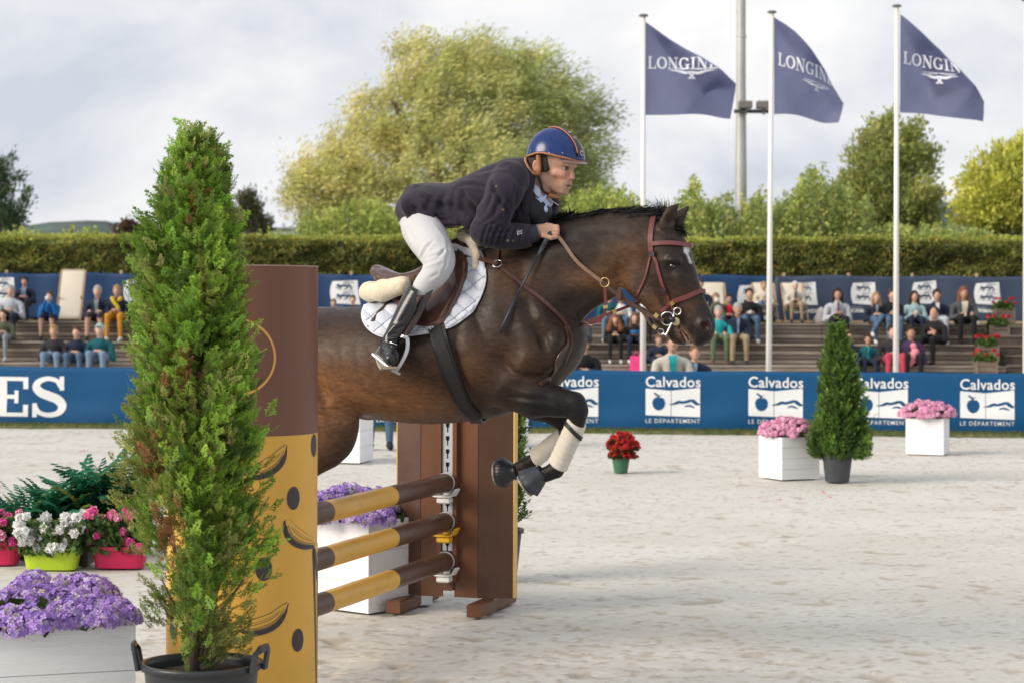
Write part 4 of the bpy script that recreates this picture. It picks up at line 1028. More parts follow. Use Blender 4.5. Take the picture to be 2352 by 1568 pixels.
HEADS = [petal_head(200 + k, .062, 150, .0135, PUR * 3 + [(.56, .55, .42)] if k % 2 else PUR * 2 + [(.62, .56, .74), (.50, .52, .34)]) for k in range(4)]
def place(me, loc, s, parent, rz=0, tilt=0):
    o = link('bloom', me, parent, True); o.parent = parent; M = pmat(parent).inverted()
    o.location = M @ Vector(loc); o.scale = (s, s, s); o.rotation_euler = (tilt, tilt * .5, rz); return o
def hydrangea(label, pts, cen, rx, ry, seed, big=1.0):
    t = thing('hydrangea', label, 'flowers', cen, group=None)
    leaf_mound(t, cen, rx, ry, .09, 420, .07, .05, [(.07, .10, .03), (.05, .075, .02), (.13, .17, .05)], seed, 'leaves')
    for k, (p, s) in enumerate(pts): place(HEADS[k % 4], p, s * big, t, k * 1.3, random.uniform(-.2, .2))
    return t
def p1(x, y, Y): return P(x, y, Y)
pl = []
r_ = np.random.default_rng(77)
for (x, y, Y, s) in ((78, 1342, 8.5, 1.15), (50, 1355, 8.45, .9), (150, 1345, 8.4, .9), (185, 1350, 8.4, 1.1), (220, 1352, 8.35, 1.0), (245, 1368, 8.35, .9), (20, 1385, 8.2, 1.1), (-20, 1390, 8.2, 1.2), (65, 1388, 8.15, 1.1), (105, 1375, 8.2, 1.15), (140, 1385, 8.15, 1.1), (180, 1390, 8.15, 1.15), (215, 1395, 8.15, 1.1),
                     (262, 1405, 8.1, 1.15), (287, 1420, 8.05, 1.0), (240, 1422, 7.95, 1.05), (205, 1420, 7.95, 1.0), (170, 1412, 7.95, 1.1), (140, 1405, 7.95, .9), (25, 1425, 7.85, 1.15), (65, 1425, 7.85, 1.15), (95, 1435, 7.82, .95), (-15, 1430, 7.85, 1.1), (40, 1448, 7.8, .8), (-50, 1410, 7.9, 1.2), (-90, 1400, 7.9, 1.2), (-120, 1420, 7.8, 1.1), (155, 1430, 7.9, .8)): pl.append((P(x, y, Y), s))
hydrangea('mass of purple hydrangea heads filling the front planter', pl, (c1.x, c1.y, .49), .50, .20, 61)
pl = [(P(x, y, Y), s) for x, y, Y, s in ((745, 1150, 12.0, 1.2), (775, 1140, 12.05, 1.2), (805, 1135, 12.1, 1.3), (840, 1145, 12.1, 1.2), (870, 1140, 12.2, 1.1), (885, 1150, 12.2, 1), (760, 1175, 11.9, 1.2), (800, 1170, 11.9, 1.2), (840, 1175, 11.85, 1.2), (875, 1175, 11.9, 1.2), (820, 1190, 11.75, 1), (850, 1195, 11.75, 1.1), (880, 1192, 11.8, 1.1), (790, 1190, 11.8, 1), (720, 1165, 12, 1.2), (700, 1180, 12, 1.2), (862, 1160, 11.95, 1.1), (730, 1190, 11.9, 1.1), (895, 1170, 12.1, 1))]
hydrangea('purple hydrangeas in the planter behind the striped poles', pl, (c2.x, c2.y, .49), .26, .26, 62)
pl = [(Vector((c5.x + x, c5.y + y, .56)), 1.6) for x in (-.2, -.05, .1, .22) for y in (-.18, 0, .18)]
hydrangea('purple flowers in the far planter under the horse belly', pl, (c5.x, c5.y, .49), .26, .26, 63)
pl = [(Vector((c6.x + x, c6.y + y, .55)), 1.6) for x in (-.2, -.05, .1, .22) for y in (-.18, .1)]
hydrangea('purple flowers in the far planter beside the horse chest', pl, (c6.x, c6.y, .47), .26, .26, 64)
PINK = [(.78, .34, .54), (.84, .45, .62), (.70, .27, .47), (.88, .58, .70)]
PH = [petal_head(300 + k, .030, 30, .021, PINK, 5) for k in range(3)]
def mound_flowers(name, label, cen, rx, rz_, n, heads, seed, leaves, s=1.0, cat='flowers', low=.25, bloom='bloom'):
    t = thing(name, label, cat, cen); r = np.random.default_rng(seed)
    leaf_mound(t, cen, rx * .95, rx * .95, rz_ * .95, 900, .05, .03, leaves, seed, 'leaves')
    k = 0
    while k < n:
        u = unit(r.normal(size=3)); u[2] = abs(u[2]); 
        if u[2] < .08: continue
        place(heads[k % len(heads)], np.array(cen) + u * np.array([rx, rx, rz_]) * r.uniform(.93, 1.07), s * r.uniform(.8, 1.2), t, r.uniform(0, 6), r.uniform(-.3, .3)); k += 1
    return t
GL = [(.07, .12, .03), (.05, .09, .025), (.11, .15, .05)]
mound_flowers('pink_flowers', 'rounded mound of pink flowers in the planter touching the small cypress', (c3.x, c3.y, .41), .27, .155, 125, PH, 71, GL)
mound_flowers('pink_flowers', 'rounded mound of pink flowers in the planter standing alone', (c4.x, c4.y, .41), .285, .165, 130, PH, 72, GL)
# red flowers in a green pot
YR = 21.6; rc = P(1426, 1080, YR); rc.z = 0; sR = YR / FPX
pot = thing('flower_pot', 'small green pot holding red begonias alone on the sand', 'pot', rc)
V, F = g_lathe([(.001, .0), (15 * sR, .0), (21 * sR, 34 * sR), (22.5 * sR, 34 * sR), (22.5 * sR, 38 * sR), (20 * sR, 38 * sR), (18 * sR, 30 * sR), (.001, 30 * sR)], 24); mk('pot_body', [Vector(v) + rc for v in V], F, mat('green_plastic', (.035, .125, .065), .5), pot, smooth=False)
RED = [(.50, .025, .02), (.60, .04, .03), (.42, .02, .03)]
RH = [petal_head(400 + k, .012, 9, .015, RED, 4) for k in range(3)]
mound_flowers('begonia', 'bushy red begonia growing in the small green pot', (rc.x + 4 * sR, rc.y, rc.z + 52 * sR), 36 * sR, 38 * sR, 170, RH, 73, [(.12, .05, .03), (.06, .07, .02), (.16, .05, .03)], 1.0)
mound_flowers('begonia_skirt', 'lower red begonia stems spilling over the green pot rim', (rc.x + 3 * sR, rc.y, rc.z + 34 * sR), 32 * sR, 22 * sR, 60, RH, 74, [(.12, .05, .03), (.06, .07, .02)], 1.0)
# coloured troughs at the far left with bedding flowers
def trough(label, x0, x1, ytop, ybot, Y, m, group='plastic flower troughs in a row'):
    s = Y / FPX; a, b_ = X_at(x0, Y), X_at(x1, Y); c = Vector(((a + b_) / 2, Y + .09, 0)); w = (b_ - a) / 2; h = (ybot - ytop) * s
    t = thing('trough', label, 'flower trough', c, group=group); V = []; F = []
    pr_ = [(.86, .08, 0), (.97, .095, h * .82), (1.0, .105, h * .84), (1.0, .105, h), (.93, .085, h), (.90, .08, h * .7)]
    for (k, d, z) in pr_:
        for i in range(24):
            a_ = 2 * PI * i / 24; cx_, sy_ = math.cos(a_), math.sin(a_); e_ = .45
            V.append((c.x + w * k * abs(cx_) ** e_ * (1 if cx_ > 0 else -1), c.y + d * abs(sy_) ** e_ * (1 if sy_ > 0 else -1), z))
    for j in range(5):
        for i in range(24): F.append((j * 24 + i, j * 24 + (i + 1) % 24, (j + 1) * 24 + (i + 1) % 24, (j + 1) * 24 + i))
    F.append(tuple(range(23, -1, -1))); mk('trough_body', V, F, m, t)
    V, F = g_box(c.x - w * .86, c.y - .07, h * .5, c.x + w * .86, c.y + .07, h * .75); mk('soil', V, F, m_soil, t); return c, w, h
m_lime = mat('lime_plastic', (.42, .58, .02), .45); m_mag = mat('magenta_plastic', (.58, .012, .09), .45)
ca, wa, ha = trough('lime green flower trough holding white impatiens', 47, 180, 1265, 1315, 13.65, m_lime)
cb, wb, hb = trough('magenta flower trough half hidden behind the big cypress', 206, 335, 1262, 1312, 13.75, m_mag)
cc_, wc, hc = trough('magenta flower trough cut off by the frame edge', -80, 42, 1252, 1306, 13.9, m_mag)
WH = [petal_head(500 + k, .014, 10, .028, [(.80, .82, .80), (.86, .86, .84)], 5) for k in range(3)]
MG = [petal_head(520 + k, .014, 10, .026, [(.75, .06, .30), (.82, .16, .42), (.85, .55, .62)], 5) for k in range(3)]
def bedding(label, c, w, h, heads, n, seed, hh=.17, group=None):
    t = thing('impatiens', label, 'flowers', (c.x, c.y, h)); r = np.random.default_rng(seed); m = 1500
    p = np.stack([c.x + r.uniform(-1, 1, m) * w * 1.05, c.y + r.uniform(-1, 1, m) * .13, h * .7 + r.uniform(0, 1, m) ** .8 * hh], 1)
    d = unit(r.normal(0, .7, (m, 3)) + np.array([0, -.3, .7])); s = unit(np.cross(d, r.normal(size=(m, 3)))); g_ = np.array([(.09, .18, .05), (.06, .13, .035), (.15, .22, .06)])[r.integers(0, 3, m)] * r.uniform(.5, 1.3, (m, 1))
    quads(p, d, s, .05 * r.uniform(.7, 1.3, m), .03 * r.uniform(.7, 1.3, m), g_, 'leaves', m_leaf, t)
    for k in range(n):
        q = (c.x + r.uniform(-1, 1) * w * 1.08, c.y + r.uniform(-.16, .06), h + r.uniform(.0, 1) * hh * (1.05)); place(heads[k % 3], q, r.uniform(.8, 1.3), t, r.uniform(0, 6), r.uniform(-.8, .8))
    return t
bedding('white impatiens flowers in the lime green trough', ca, wa, ha, WH, 55, 81, .20)
bedding('pink impatiens flowers in the magenta trough behind the cypress', cb, wb, hb, MG, 50, 82, .22)
bedding('pink impatiens flowers in the trough cut by the frame edge', cc_, wc, hc, MG, 40, 83, .20)
# dark plastic crate between the troughs
V, F = g_box(X_at(182, 13.9), 13.85, 0, X_at(205, 13.9), 14.05, .13, .006); tag(mk('crate', V, F, m_black), 'black perforated crate squeezed between lime and magenta troughs', 'crate')
# ---- ferns
def frond(seed, L=.42):
    r = np.random.default_rng(seed); n = 15; V = []; F = []; C = []
    sp = [(0, 0, 0)]; a = 1.15
    for i in range(n): a -= 1.1 / n * 1.0; sp.append((sp[-1][0] + L / n * math.cos(a), 0, sp[-1][2] + L / n * math.sin(a)))
    for i in range(1, n):
        w = .33 * L * math.sin((i / n) ** .8 * PI * .93 + .12) ; p = np.array(sp[i])
        for s in (-1, 1):
            d = unit(np.array([.45, s, -.18 + r.normal(0, .08)])); q = w * .5 * r.uniform(.85, 1.1); t = np.array([1, 0, 0]) * L * .028; j = len(V)
            V += [p - t, p + d * q * .5 - t * 1.9 + [0, 0, .004], p + d * q, p + d * q * .5 + t * 1.9, p + t]; F += [(j, j + 1, j + 3, j + 4), (j + 1, j + 2, j + 2, j + 3)][:1]; F.append((j + 1, j + 2, j + 3, j + 3)); k = r.uniform(.75, 1.25); C += [np.array([.9, .9, .9]) * k] * 5
    F = [f if len(set(f)) == 4 else f for f in F]
    return np.array(V), [tuple(dict.fromkeys(f)) for f in F], np.array(C)
FR = [frond(600 + k) for k in range(5)]
def fern(label, cx, cy, z, n, seed, s0=1.0, tint=(.035, .21, .11)):
    r = np.random.default_rng(seed); V = []; F = []; C = []; k = 0
    for i in range(n):
        v, f, c = FR[i % 5]; th = r.uniform(0, 2 * PI); s = s0 * r.uniform(.7, 1.15); el = r.uniform(-.35, .6)
        M = Matrix.Rotation(th, 4, 'Z') @ Matrix.Rotation(-el, 4, 'Y') @ Matrix.Rotation(r.normal(0, .3), 4, 'X'); w = xf(M, v * s) + np.array([cx, cy, z]) + np.array([math.cos(th), math.sin(th), 0]) * r.uniform(0, .05)
        V.append(w); F += [tuple(q + k for q in g_) for g_ in f]; tt = np.array(tint) if r.random() < .85 else np.array([.16, .20, .04]); C.append(c * tt * r.uniform(.7, 1.5)); k += len(v)
    t = thing('fern', label, 'fern', (cx, cy, z), group='green ferns set out behind the flowers')
    mk('fronds', np.concatenate(V), F, m_leaf, t, col=np.concatenate(C))
    V, F = g_lathe([(.001, 0), (.09, 0), (.11, max(.05, z)), (.001, max(.05, z))], 14, cx, cy); mk('pot', V, F, m_black, t)
    return t
for i, (x, Y, z, n, s, lab) in enumerate(((60, 14.3, .12, 46, 1.05, 'low fern just above the white impatiens'), (130, 14.4, .14, 56, 1.1, 'fern behind the lime trough'), (195, 14.5, .20, 60, 1.15, 'tall dark fern behind the magenta trough'), (250, 14.6, .24, 60, 1.15, 'highest fern touching the big cypress'), (300, 14.5, .22, 30, 1.0, 'fern mostly hidden by the big cypress'),
                                       (765, 12.9, .26, 56, .9, 'fern seen between the column and the hydrangeas'), (830, 13.0, .22, 56, .9, 'fern behind the middle hydrangeas'), (885, 13.1, .20, 50, .85, 'fern tucked beside the brown standard'))): fern(lab, X_at(x, Y), Y, z, n, 700 + i, s)
# ---- weathered crates of geraniums stepping down beside the stand stairs
m_crate = mat('grey_crate_wood', (.17, .13, .10), .85, var=.25, vscale=4)
GH = [petal_head(800 + k, .03, 12, .03, RED, 4) for k in range(2)]
for i, (x, yb, Y, zz, lab) in enumerate(((2304, 744, 48.3, 1.21, 'geranium crate on the top step beside the banner end'), (2291, 783, 47.2, .80, 'second geranium crate down beside the stairs'), (2266, 830, 46.0, .40, 'third geranium crate down beside the stairs'), (2262, 866, 45.0, .05, 'lowest geranium crate just over the blue banner'))):
    c = P(x, yb, Y); zz = max(c.z, .0); t = thing('geranium_crate', lab, 'flower crate', (c.x, Y, zz), group='geranium crates beside the stairs')
    w = .20; h = .34
    for k in range(3):
        for (x0, x1, y0, y1) in ((-w, w, -w, -w + .02), (w - .02, w, -w + .021, w), (-w, -w + .02, -w + .021, w)):
            V, F = g_box(x0, y0, .01 + k * h / 3, x1, y1, (k + 1) * h / 3 - .008, .003); mk('plank', V, F, m_crate, t, local=True)
    for s in (-1, 1): V, F = g_box(s * w - .02, -w - .018, 0, s * w + .02, -w - .001, h + .01, .003); mk('corner_post', V, F, m_crate, t, local=True)
    g2 = thing('geranium', ['red geranium in the topmost stair crate', 'red geranium in the second stair crate', 'red geranium in the third stair crate', 'red geranium in the lowest stair crate'][i], 'flowers', (c.x, Y, zz + h))
    leaf_mound(g2, (c.x, Y, zz + h - .02), .25, .25, .20, 500, .07, .06, [(.10, .17, .04), (.07, .13, .03)], 810 + i, 'leaves')
    for k in range(8): a_ = k * .8 + i; place(GH[k % 2], (c.x + .24 * math.cos(a_), Y - .1 + .15 * math.sin(a_), zz + h + .12 + .10 * abs(math.sin(a_ * 2))), 1.0, g2, a_)
# ---- flower petals on the sand
r = np.random.default_rng(5); pc = []
for x, y in ((1745, 1146), (1752, 1145), (1763, 1146), (1792, 1152), (1838, 1152), (1889, 1132), (1893, 1136), (1908, 1146), (1755, 1150)): q = P(x, y, 1); k = CAMZ / (CAMZ - q.z); pc.append((q.x * k, k, .02))
pc = np.array(pc); d = unit(r.normal(size=(len(pc), 3)) * [1, 1, .1]); s = unit(np.cross(d, np.array([0, -.3, 1.0])))
tag(quads(pc, d, s, np.full(len(pc), .035), np.full(len(pc), .03), np.tile([.6, .05, .12], (len(pc), 1)), 'petals', m_petal), 'few red petals scattered on the sand before the small cypress', 'petals', kind='stuff')
# ================================================================ HORSE
H0 = np.array([-0.81, 10.42, 0.0]); HU = np.array([0.9554, -0.2952, 0.0]); HN = np.array([-0.2952, -0.9554, 0.0]); HZ = np.array([0, 0, 1.0])
def L(x, y, w=0.0):
    """photo point (x, y) on the vertical plane w metres to the camera's side of the horse's middle -> local (along, up, side)"""
    q = np.array(P(x, y, 1.0)) - np.array([0, 0, CAMZ]); o_ = np.array([0, 0, CAMZ])
    k = (w + (H0 - o_) @ HN) / (q @ HN); p = o_ + q * k
    return np.array([(p - H0) @ HU, p[2], w])
def toW(V): V = np.asarray(V, float); return H0 + V[..., :1] * HU + V[..., 1:2] * HZ + V[..., 2:3] * HN
S = 1 / 490.0
WX = (0, 0, 1)
EYE = L(1545, 611, .0); EYE_W = .088
def build_horse(h):
    v = Vol((-1.35, .18, -.48), (2.05, 2.28, .48), h)
    def sch(pts, k, n=4):
        q = smooth_path([np.append(p, (r, w)) for p, r, w in pts], n); v.chain([(a[:3], a[3], a[4]) for a in q], k, 0, WX)
    def sec(x, yt, yb, w): return (L(x, (yt + yb) / 2), (yb - yt) / 2 * S, w)
    # trunk
    sch([sec(548, 742, 900, .20), sec(590, 716, 920, .26), sec(650, 702, 935, .29), sec(730, 706, 938, .295), sec(830, 705, 955, .31), sec(920, 697, 966, .325), sec(1000, 690, 970, .325), sec(1070, 655, 962, .30), sec(1140, 630, 945, .265), sec(1205, 640, 905, .235), sec(1255, 680, 862, .19)], .02)
    # withers and neck base
    v.chain([(L(980, 745), 58 * S, .16), (L(1110, 645), 62 * S, .115), (L(1180, 640), 75 * S, .12)], .10, 0, WX)
    # neck
    sch([(L(1190, 690), 118 * S, .20), (L(1250, 655), 108 * S, .155), (L(1320, 612), 96 * S, .115), (L(1385, 590), 86 * S, .095), (L(1440, 572), 73 * S, .085), (L(1488, 556), 55 * S, .078)], .04)
    v.chain([(L(1160, 610), 30 * S, .05), (L(1230, 565), 22 * S, .04), (L(1310, 528), 17 * S, .03), (L(1400, 512), 15 * S, .026), (L(1480, 508), 12 * S, .026)], .05, 0, WX)       # crest
    # breast
    v.ell(L(1262, 790, .095), (.085, .105, .085), k=.06, label=0); v.ell(L(1262, 790, -.095), (.085, .105, .085), k=.06, label=0)
    for s in (1, -1):
        w = lambda a: a * s
        # shoulder blade and upper arm masses
        v.cone(L(1150, 650, w(.15)), L(1235, 790, w(.185)), 48 * S, 58 * S, .05, 0, (WX, 1.4))
        v.cone(L(1235, 800, w(.18)), L(1160, 880, w(.18)), 50 * S, 46 * S, .04, 0, (WX, 1.3))
        v.cone(L(1120, 820, w(.19)), L(1140, 890, w(.17)), 50 * S, 36 * S, .05, 0, (WX, 1.7))     # triceps
        # haunch
        v.cone(L(600, 790, w(.15)), L(690, 900, w(.17)), 88 * S, 80 * S, .06, 0, (WX, 1.5))
    # ---- near foreleg (folded)
    n = .165
    v.chain([(L(1178, 893, n), 49 * S, .085), (L(1230, 912, n), 43 * S, .075), (L(1280, 922, n), 32 * S, .06), (L(1318, 930, n), 28 * S, .052)], .03, 0, WX)
    v.cone(L(1319, 926, n), L(1327, 942, n), 27 * S, 24 * S, .015, 0, (WX, 1.05)); v.cone(L(1327, 945, n), L(1322, 985, n), 22 * S, 18 * S, .015, 0)
    v.chain([(L(1322, 985, n), 16 * S, .030), (L(1288, 1058, n), 14.5 * S, .028), (L(1276, 1078, n), 19 * S, .034), (L(1250, 1090, n), 16 * S, .03), (L(1236, 1092, n), 17 * S, .034)], .012, 0, WX)
    v.ell(L(1262, 1092, n), (.026, .022, .022), k=.012, label=0)
    # ---- far foreleg, folded tighter
    f = -.135
    v.chain([(L(1175, 895, f), 46 * S, .08), (L(1235, 925, f), 38 * S, .07), (L(1285, 950, f), 29 * S, .055), (L(1308, 965, f), 26 * S, .05)], .03, 0, WX)
    v.chain([(L(1308, 970, f), 23 * S, .045), (L(1300, 995, f), 17 * S, .03), (L(1222, 1058, f), 14 * S, .027), (L(1204, 1070, f), 18 * S, .033), (L(1185, 1078, f), 14 * S, .028), (L(1172, 1082, f), 15 * S, .03)], .014, 0, WX)
    # ---- hind legs trailing
    for (q, dx, dy) in ((.17, 0, 0), (-.17, -28, 14)):
        sch([(L(655, 860, q), 96 * S, .13), (L(742 + dx, 972 + dy, q), 83 * S, .10), (L(690 + dx, 1040 + dy, q), 60 * S, .075), (L(640 + dx, 1110 + dy, q), 38 * S, .05), (L(592 + dx, 1165 + dy, q), 29 * S, .042)], .035)
        v.cone(L(600 + dx, 1140 + dy, q), L(566 + dx, 1168 + dy, q), 16 * S, 16 * S, .015, 0)
        v.chain([(L(588 + dx, 1172 + dy, q), 26 * S, .04), (L(560 + dx, 1220 + dy, q), 18 * S, .03), (L(522 + dx, 1290 + dy, q), 16 * S, .028), (L(510 + dx, 1312 + dy, q), 20 * S, .034), (L(496 + dx, 1340 + dy, q), 15 * S, .03), (L(492 + dx, 1352 + dy, q), 18 * S, .035)], .014, 0, WX)
    # flank fold and sheath
    v.cone(L(760, 925, .06), L(845, 948, .03), 22 * S, 14 * S, .03, 0); v.cone(L(775, 945, 0), L(812, 958, 0), 16 * S, 10 * S, .02, 0)
    # crease between thigh and belly
    v.cone(L(735, 938, .31), L(800, 963, .24), 9 * S, 6 * S, .03, None, None, True)
    # ---- head
    sch([(L(1498, 560), 52 * S, .080), (L(1525, 570), 44 * S, .086), (L(1537, 600), 49 * S, .090), (L(1551, 645), 48 * S, .076), (L(1574, 690), 39 * S, .056), (L(1592, 722), 35 * S, .050), (L(1609, 751), 33 * S, .052)], .02)
    v.cone(L(1532, 556), L(1558, 588), 32 * S, 27 * S, .02, 0, (WX, .85))
    for s in (1, -1):
        v.ell(L(1480, 637, s * .052), (56 * S, 56 * S, .030), k=.03, label=0)                                            # cheek disc
        v.cone(L(1490, 682, s * .03), L(1545, 748, s * .018), 24 * S, 19 * S, .03, 0)                                    # jaw bars
        v.cone(L(1560, 636, s * .072), L(1582, 700, s * .045), 10 * S, 7 * S, .02, 0)                                    # facial crest
        v.cone(L(1545, 598, s * .094), L(1556, 601, s * .090), 11 * S, 9 * S, .02, 0)                                    # brow
        v.ell(L(1547, 611.5, s * .098), (13 * S, 9 * S, .018), k=.012, cut=True)                                         # eye socket
        v.ell(L(1617, 749, s * .050), (17 * S, 20 * S, .022), k=.012, label=0)                                           # nostril wing
        v.ell(L(1619, 750, s * .070), (7.5 * S, 12 * S, .026), Matrix.Rotation(.5, 3, 'Z'), k=.008, cut=True)
    v.cone(L(1520, 728), L(1560, 764), 20 * S, 20 * S, .02, 0, (WX, .75)); v.cone(L(1556, 770), L(1572, 775), 19 * S, 17 * S, .012, 0, (WX, .8))     # chin and lower lip
    v.cone(L(1606, 776), L(1616, 768), 19 * S, 22 * S, .012, 0, (WX, .8))                                             # upper lip
    v.cone(L(1560, 746), L(1593, 803), 2.5 * S, 9 * S, .006, None, (WX, .12), True)                                     # open mouth
    v.cone(L(1430, 668), L(1478, 712), 10 * S, 8 * S, .03, None, (WX, .4), True)                                      # throat
    v.cone(L(1432, 640, .13), L(1440, 585, .12), 12 * S, 9 * S, .04, None, None, True); v.cone(L(1432, 640, -.13), L(1440, 585, -.12), 12 * S, 9 * S, .04, None, None, True)
    # ears
    for (s, bx, by, tx, ty) in ((1, 1530, 517, 1562, 464), (-1, 1548, 528, 1586, 469)):
        b0, t0 = L(bx, by, s * .052), L(tx, ty, s * .058); m0 = b0 * .45 + t0 * .55 + np.array([-.010, 0, s * .008]); ax = (.35, 0, s * 1.0)
        v.cone(b0, m0, 19 * S, 15 * S, .015, 0, (ax, 1.4)); v.cone(m0, t0, 14 * S, 1.5 * S, .006, 0, (ax, 1.7))
        o_ = np.array([.016, -.004, s * .018]); v.cone(b0 * .6 + m0 * .4 + o_, m0 * .35 + t0 * .65 + o_ * .8, 11 * S, 4 * S, .006, 2, None, True)
    # muscle relief
    for s in (1, -1):
        v.cone(L(1335, 722, s * .07), L(1445, 600, s * .11), 6 * S, 9 * S, .05, None, None, True)                        # jugular groove
        v.cone(L(1215, 700, s * .245), L(1262, 825, s * .252), 7 * S, 7 * S, .05, None, None, True)                      # front of shoulder
        v.cone(L(1205, 880, s * .27), L(1292, 905, s * .235), 4 * S, 4 * S, .025, None, None, True)
        v.cone(L(1098, 770, s * .335), L(1118, 905, s * .275), 7 * S, 7 * S, .05, None, None, True)                      # behind the elbow
        v.cone(L(1185, 540, s * .10), L(1370, 560, s * .125), 5 * S, 5 * S, .05, None, None, True)
    return v.mesh()
HV, HF, _ = build_horse(.0105)
HNV = vnormals(HV, HF)
def relief(pts, wpx, depth, sides=1.0):
    """soft groove (depth > 0) or ridge along photo points, on both flanks"""
    global HV
    q = [L(x, y)[:2] for x, y in pts]; d = np.full(len(HV), 9.0); T_ = np.zeros(len(HV))
    for i, (a, b) in enumerate(zip(q[:-1], q[1:])):
        ab = b - a; t = np.clip(((HV[:, :2] - a) @ ab) / (ab @ ab), 0, 1); dd = np.linalg.norm(HV[:, :2] - a - t[:, None] * ab, axis=1); m = dd < d; d[m] = dd[m]; T_[m] = (i + t[m]) / (len(q) - 1)
    depth = depth * 1.45; k = np.exp(-(d / (wpx * S)) ** 2) * np.clip(np.abs(HNV[:, 2]) * 1.6 - .35, 0, 1) * np.sin(np.clip(T_, 0.06, .94) * PI) ** .5
    HV = HV - HNV * (k * depth)[:, None]
HV = HV + HNV * (.0022 * fbm(HV * 9, 3, 55) + .0012 * fbm(HV * 26, 2, 56))[:, None]
relief([(1430, 662), (1370, 700), (1310, 745), (1262, 800)], 15, .012)      # jugular line
relief([(1440, 610), (1370, 635), (1300, 680), (1240, 760)], 22, -.010)
relief([(1220, 575), (1225, 650), (1250, 730), (1285, 790)], 14, .009)      # front edge of the shoulder
relief([(1150, 620), (1165, 700), (1195, 770), (1230, 815)], 26, -.012)     # shoulder blade spine
relief([(1120, 640), (1130, 720), (1165, 790)], 12, .008)
relief([(1098, 740), (1090, 800), (1105, 870), (1130, 915)], 13, .012)      # behind the triceps
relief([(1130, 800), (1150, 850), (1175, 890)], 24, -.014)
relief([(1175, 815), (1215, 850), (1262, 868)], 9, .012)                    # shoulder to forearm crease
relief([(1262, 800), (1235, 840), (1200, 870)], 16, -.009)
relief([(1185, 905), (1240, 908), (1300, 915)], 6, .006); relief([(1200, 925), (1250, 932), (1295, 935)], 5, .005); relief([(1215, 890), (1265, 900)], 7, -.004)
relief([(1310, 915), (1318, 935), (1312, 952)], 5, .005)
relief([(760, 800), (780, 870), (800, 930), (845, 952)], 12, .014)          # flank to stifle
relief([(700, 760), (735, 820), (740, 900)], 20, -.010); relief([(830, 860), (900, 900), (1000, 925), (1080, 930)], 14, .006)
for xx in (840, 872, 905, 938, 970): relief([(xx, 790), (xx + 8, 850), (xx + 30, 905)], 7, .0022)
for q in ([(870, 880), (930, 912), (1010, 930), (1060, 925)], [(1240, 850), (1215, 885), (1255, 905)], [(1500, 655), (1525, 700), (1560, 715)], [(1560, 625), (1575, 660), (1570, 690)], [(1300, 690), (1260, 740), (1200, 760)]): relief(q, 2.6, -.0016)      # veins
relief([(735, 935), (775, 945), (830, 962)], 7, .016)
relief([(1432, 600), (1428, 640), (1440, 672), (1475, 700)], 8, .007)       # behind the cheek
relief([(1505, 640), (1530, 680), (1550, 720)], 8, .006); relief([(1560, 640), (1578, 690)], 6, -.003); relief([(1575, 650), (1598, 715)], 5, .003)
relief([(1532, 601), (1546, 597), (1560, 603)], 4, -.004); relief([(1535, 622), (1548, 626), (1560, 620)], 4, .003)
relief([(1330, 540), (1400, 545), (1460, 560)], 14, .007); relief([(1240, 590), (1320, 575), (1400, 585)], 26, -.008)
HNV = vnormals(HV, HF)
# colour of the coat: dark bay with black points, tan flank and elbow, pale star
def seg_d(V, a, b):
    ab = b - a; t = np.clip(((V - a) @ ab) / (ab @ ab), 0, 1); return np.linalg.norm(V - a - t[:, None] * ab, axis=1)
def blob(V, x, y, rx, ry, w=None):
    c = L(x, y, 0); return np.exp(-((V[:, 0] - c[0]) / (rx * S)) ** 2 - ((V[:, 1] - c[1]) / (ry * S)) ** 2)
BROWN = np.array([.0275, .0165, .0120]); DARK = np.array([.013, .0095, .0088]); TAN = np.array([.185, .085, .036]); BLK = np.array([.008, .007, .008])
def mixc(c, d, a): a = np.clip(a, 0, 1)[:, None]; return c * (1 - a) + d * a
nz = fbm(HV * 7, 4, 5); nz2 = fbm(HV * np.array([3, 3, 3.0]) + 9, 3, 8)
hc = np.tile(BROWN, (len(HV), 1)) * (1 + .45 * nz + .35 * nz2)[:, None]
hc = mixc(hc, TAN, .72 * blob(HV, 850, 900, 190, 75) + .55 * blob(HV, 760, 900, 60, 70) + .50 * blob(HV, 1010, 930, 90, 40) + .35 * blob(HV, 740, 1020, 80, 60) + .35 * nz2 * blob(HV, 900, 860, 260, 120))
hc = mixc(hc, TAN, .55 * blob(HV, 1392, 640, 60, 26) + .42 * blob(HV, 1450, 590, 50, 45) + .45 * blob(HV, 1405, 655, 50, 18) + .45 * blob(HV, 1515, 700, 40, 25) + .30 * blob(HV, 1590, 700, 16, 30) + .30 * blob(HV, 1130, 840, 40, 60) + .18 * blob(HV, 1240, 830, 60, 50) + .25 * blob(HV, 1210, 640, 60, 45))
hc = mixc(hc, DARK, .75 * blob(HV, 1320, 540, 150, 40) + .55 * blob(HV, 1590, 740, 50, 45) + .6 * blob(HV, 1560, 600, 36, 50) + .6 * blob(HV, 1180, 905, 60, 30) + .5 * blob(HV, 900, 700, 200, 40))
dleg = np.minimum.reduce([seg_d(HV, L(1225, 915, .165), L(1320, 930, .165)), seg_d(HV, L(1320, 930, .165), L(1240, 1095, .165)), seg_d(HV, L(1225, 920, -.135), L(1308, 965, -.135)), seg_d(HV, L(1308, 965, -.135), L(1170, 1080, -.135))])
hc = mixc(hc, BLK, np.clip((.105 - dleg) / .03, 0, .92) * np.clip((HV[:, 0] - L(1165, 915)[0]) / .16, 0, 1))
hc = mixc(hc, BLK, np.clip((L(600, 1120)[1] - HV[:, 1]) / .12, 0, 1) * (HV[:, 0] < L(700, 1100)[0]))
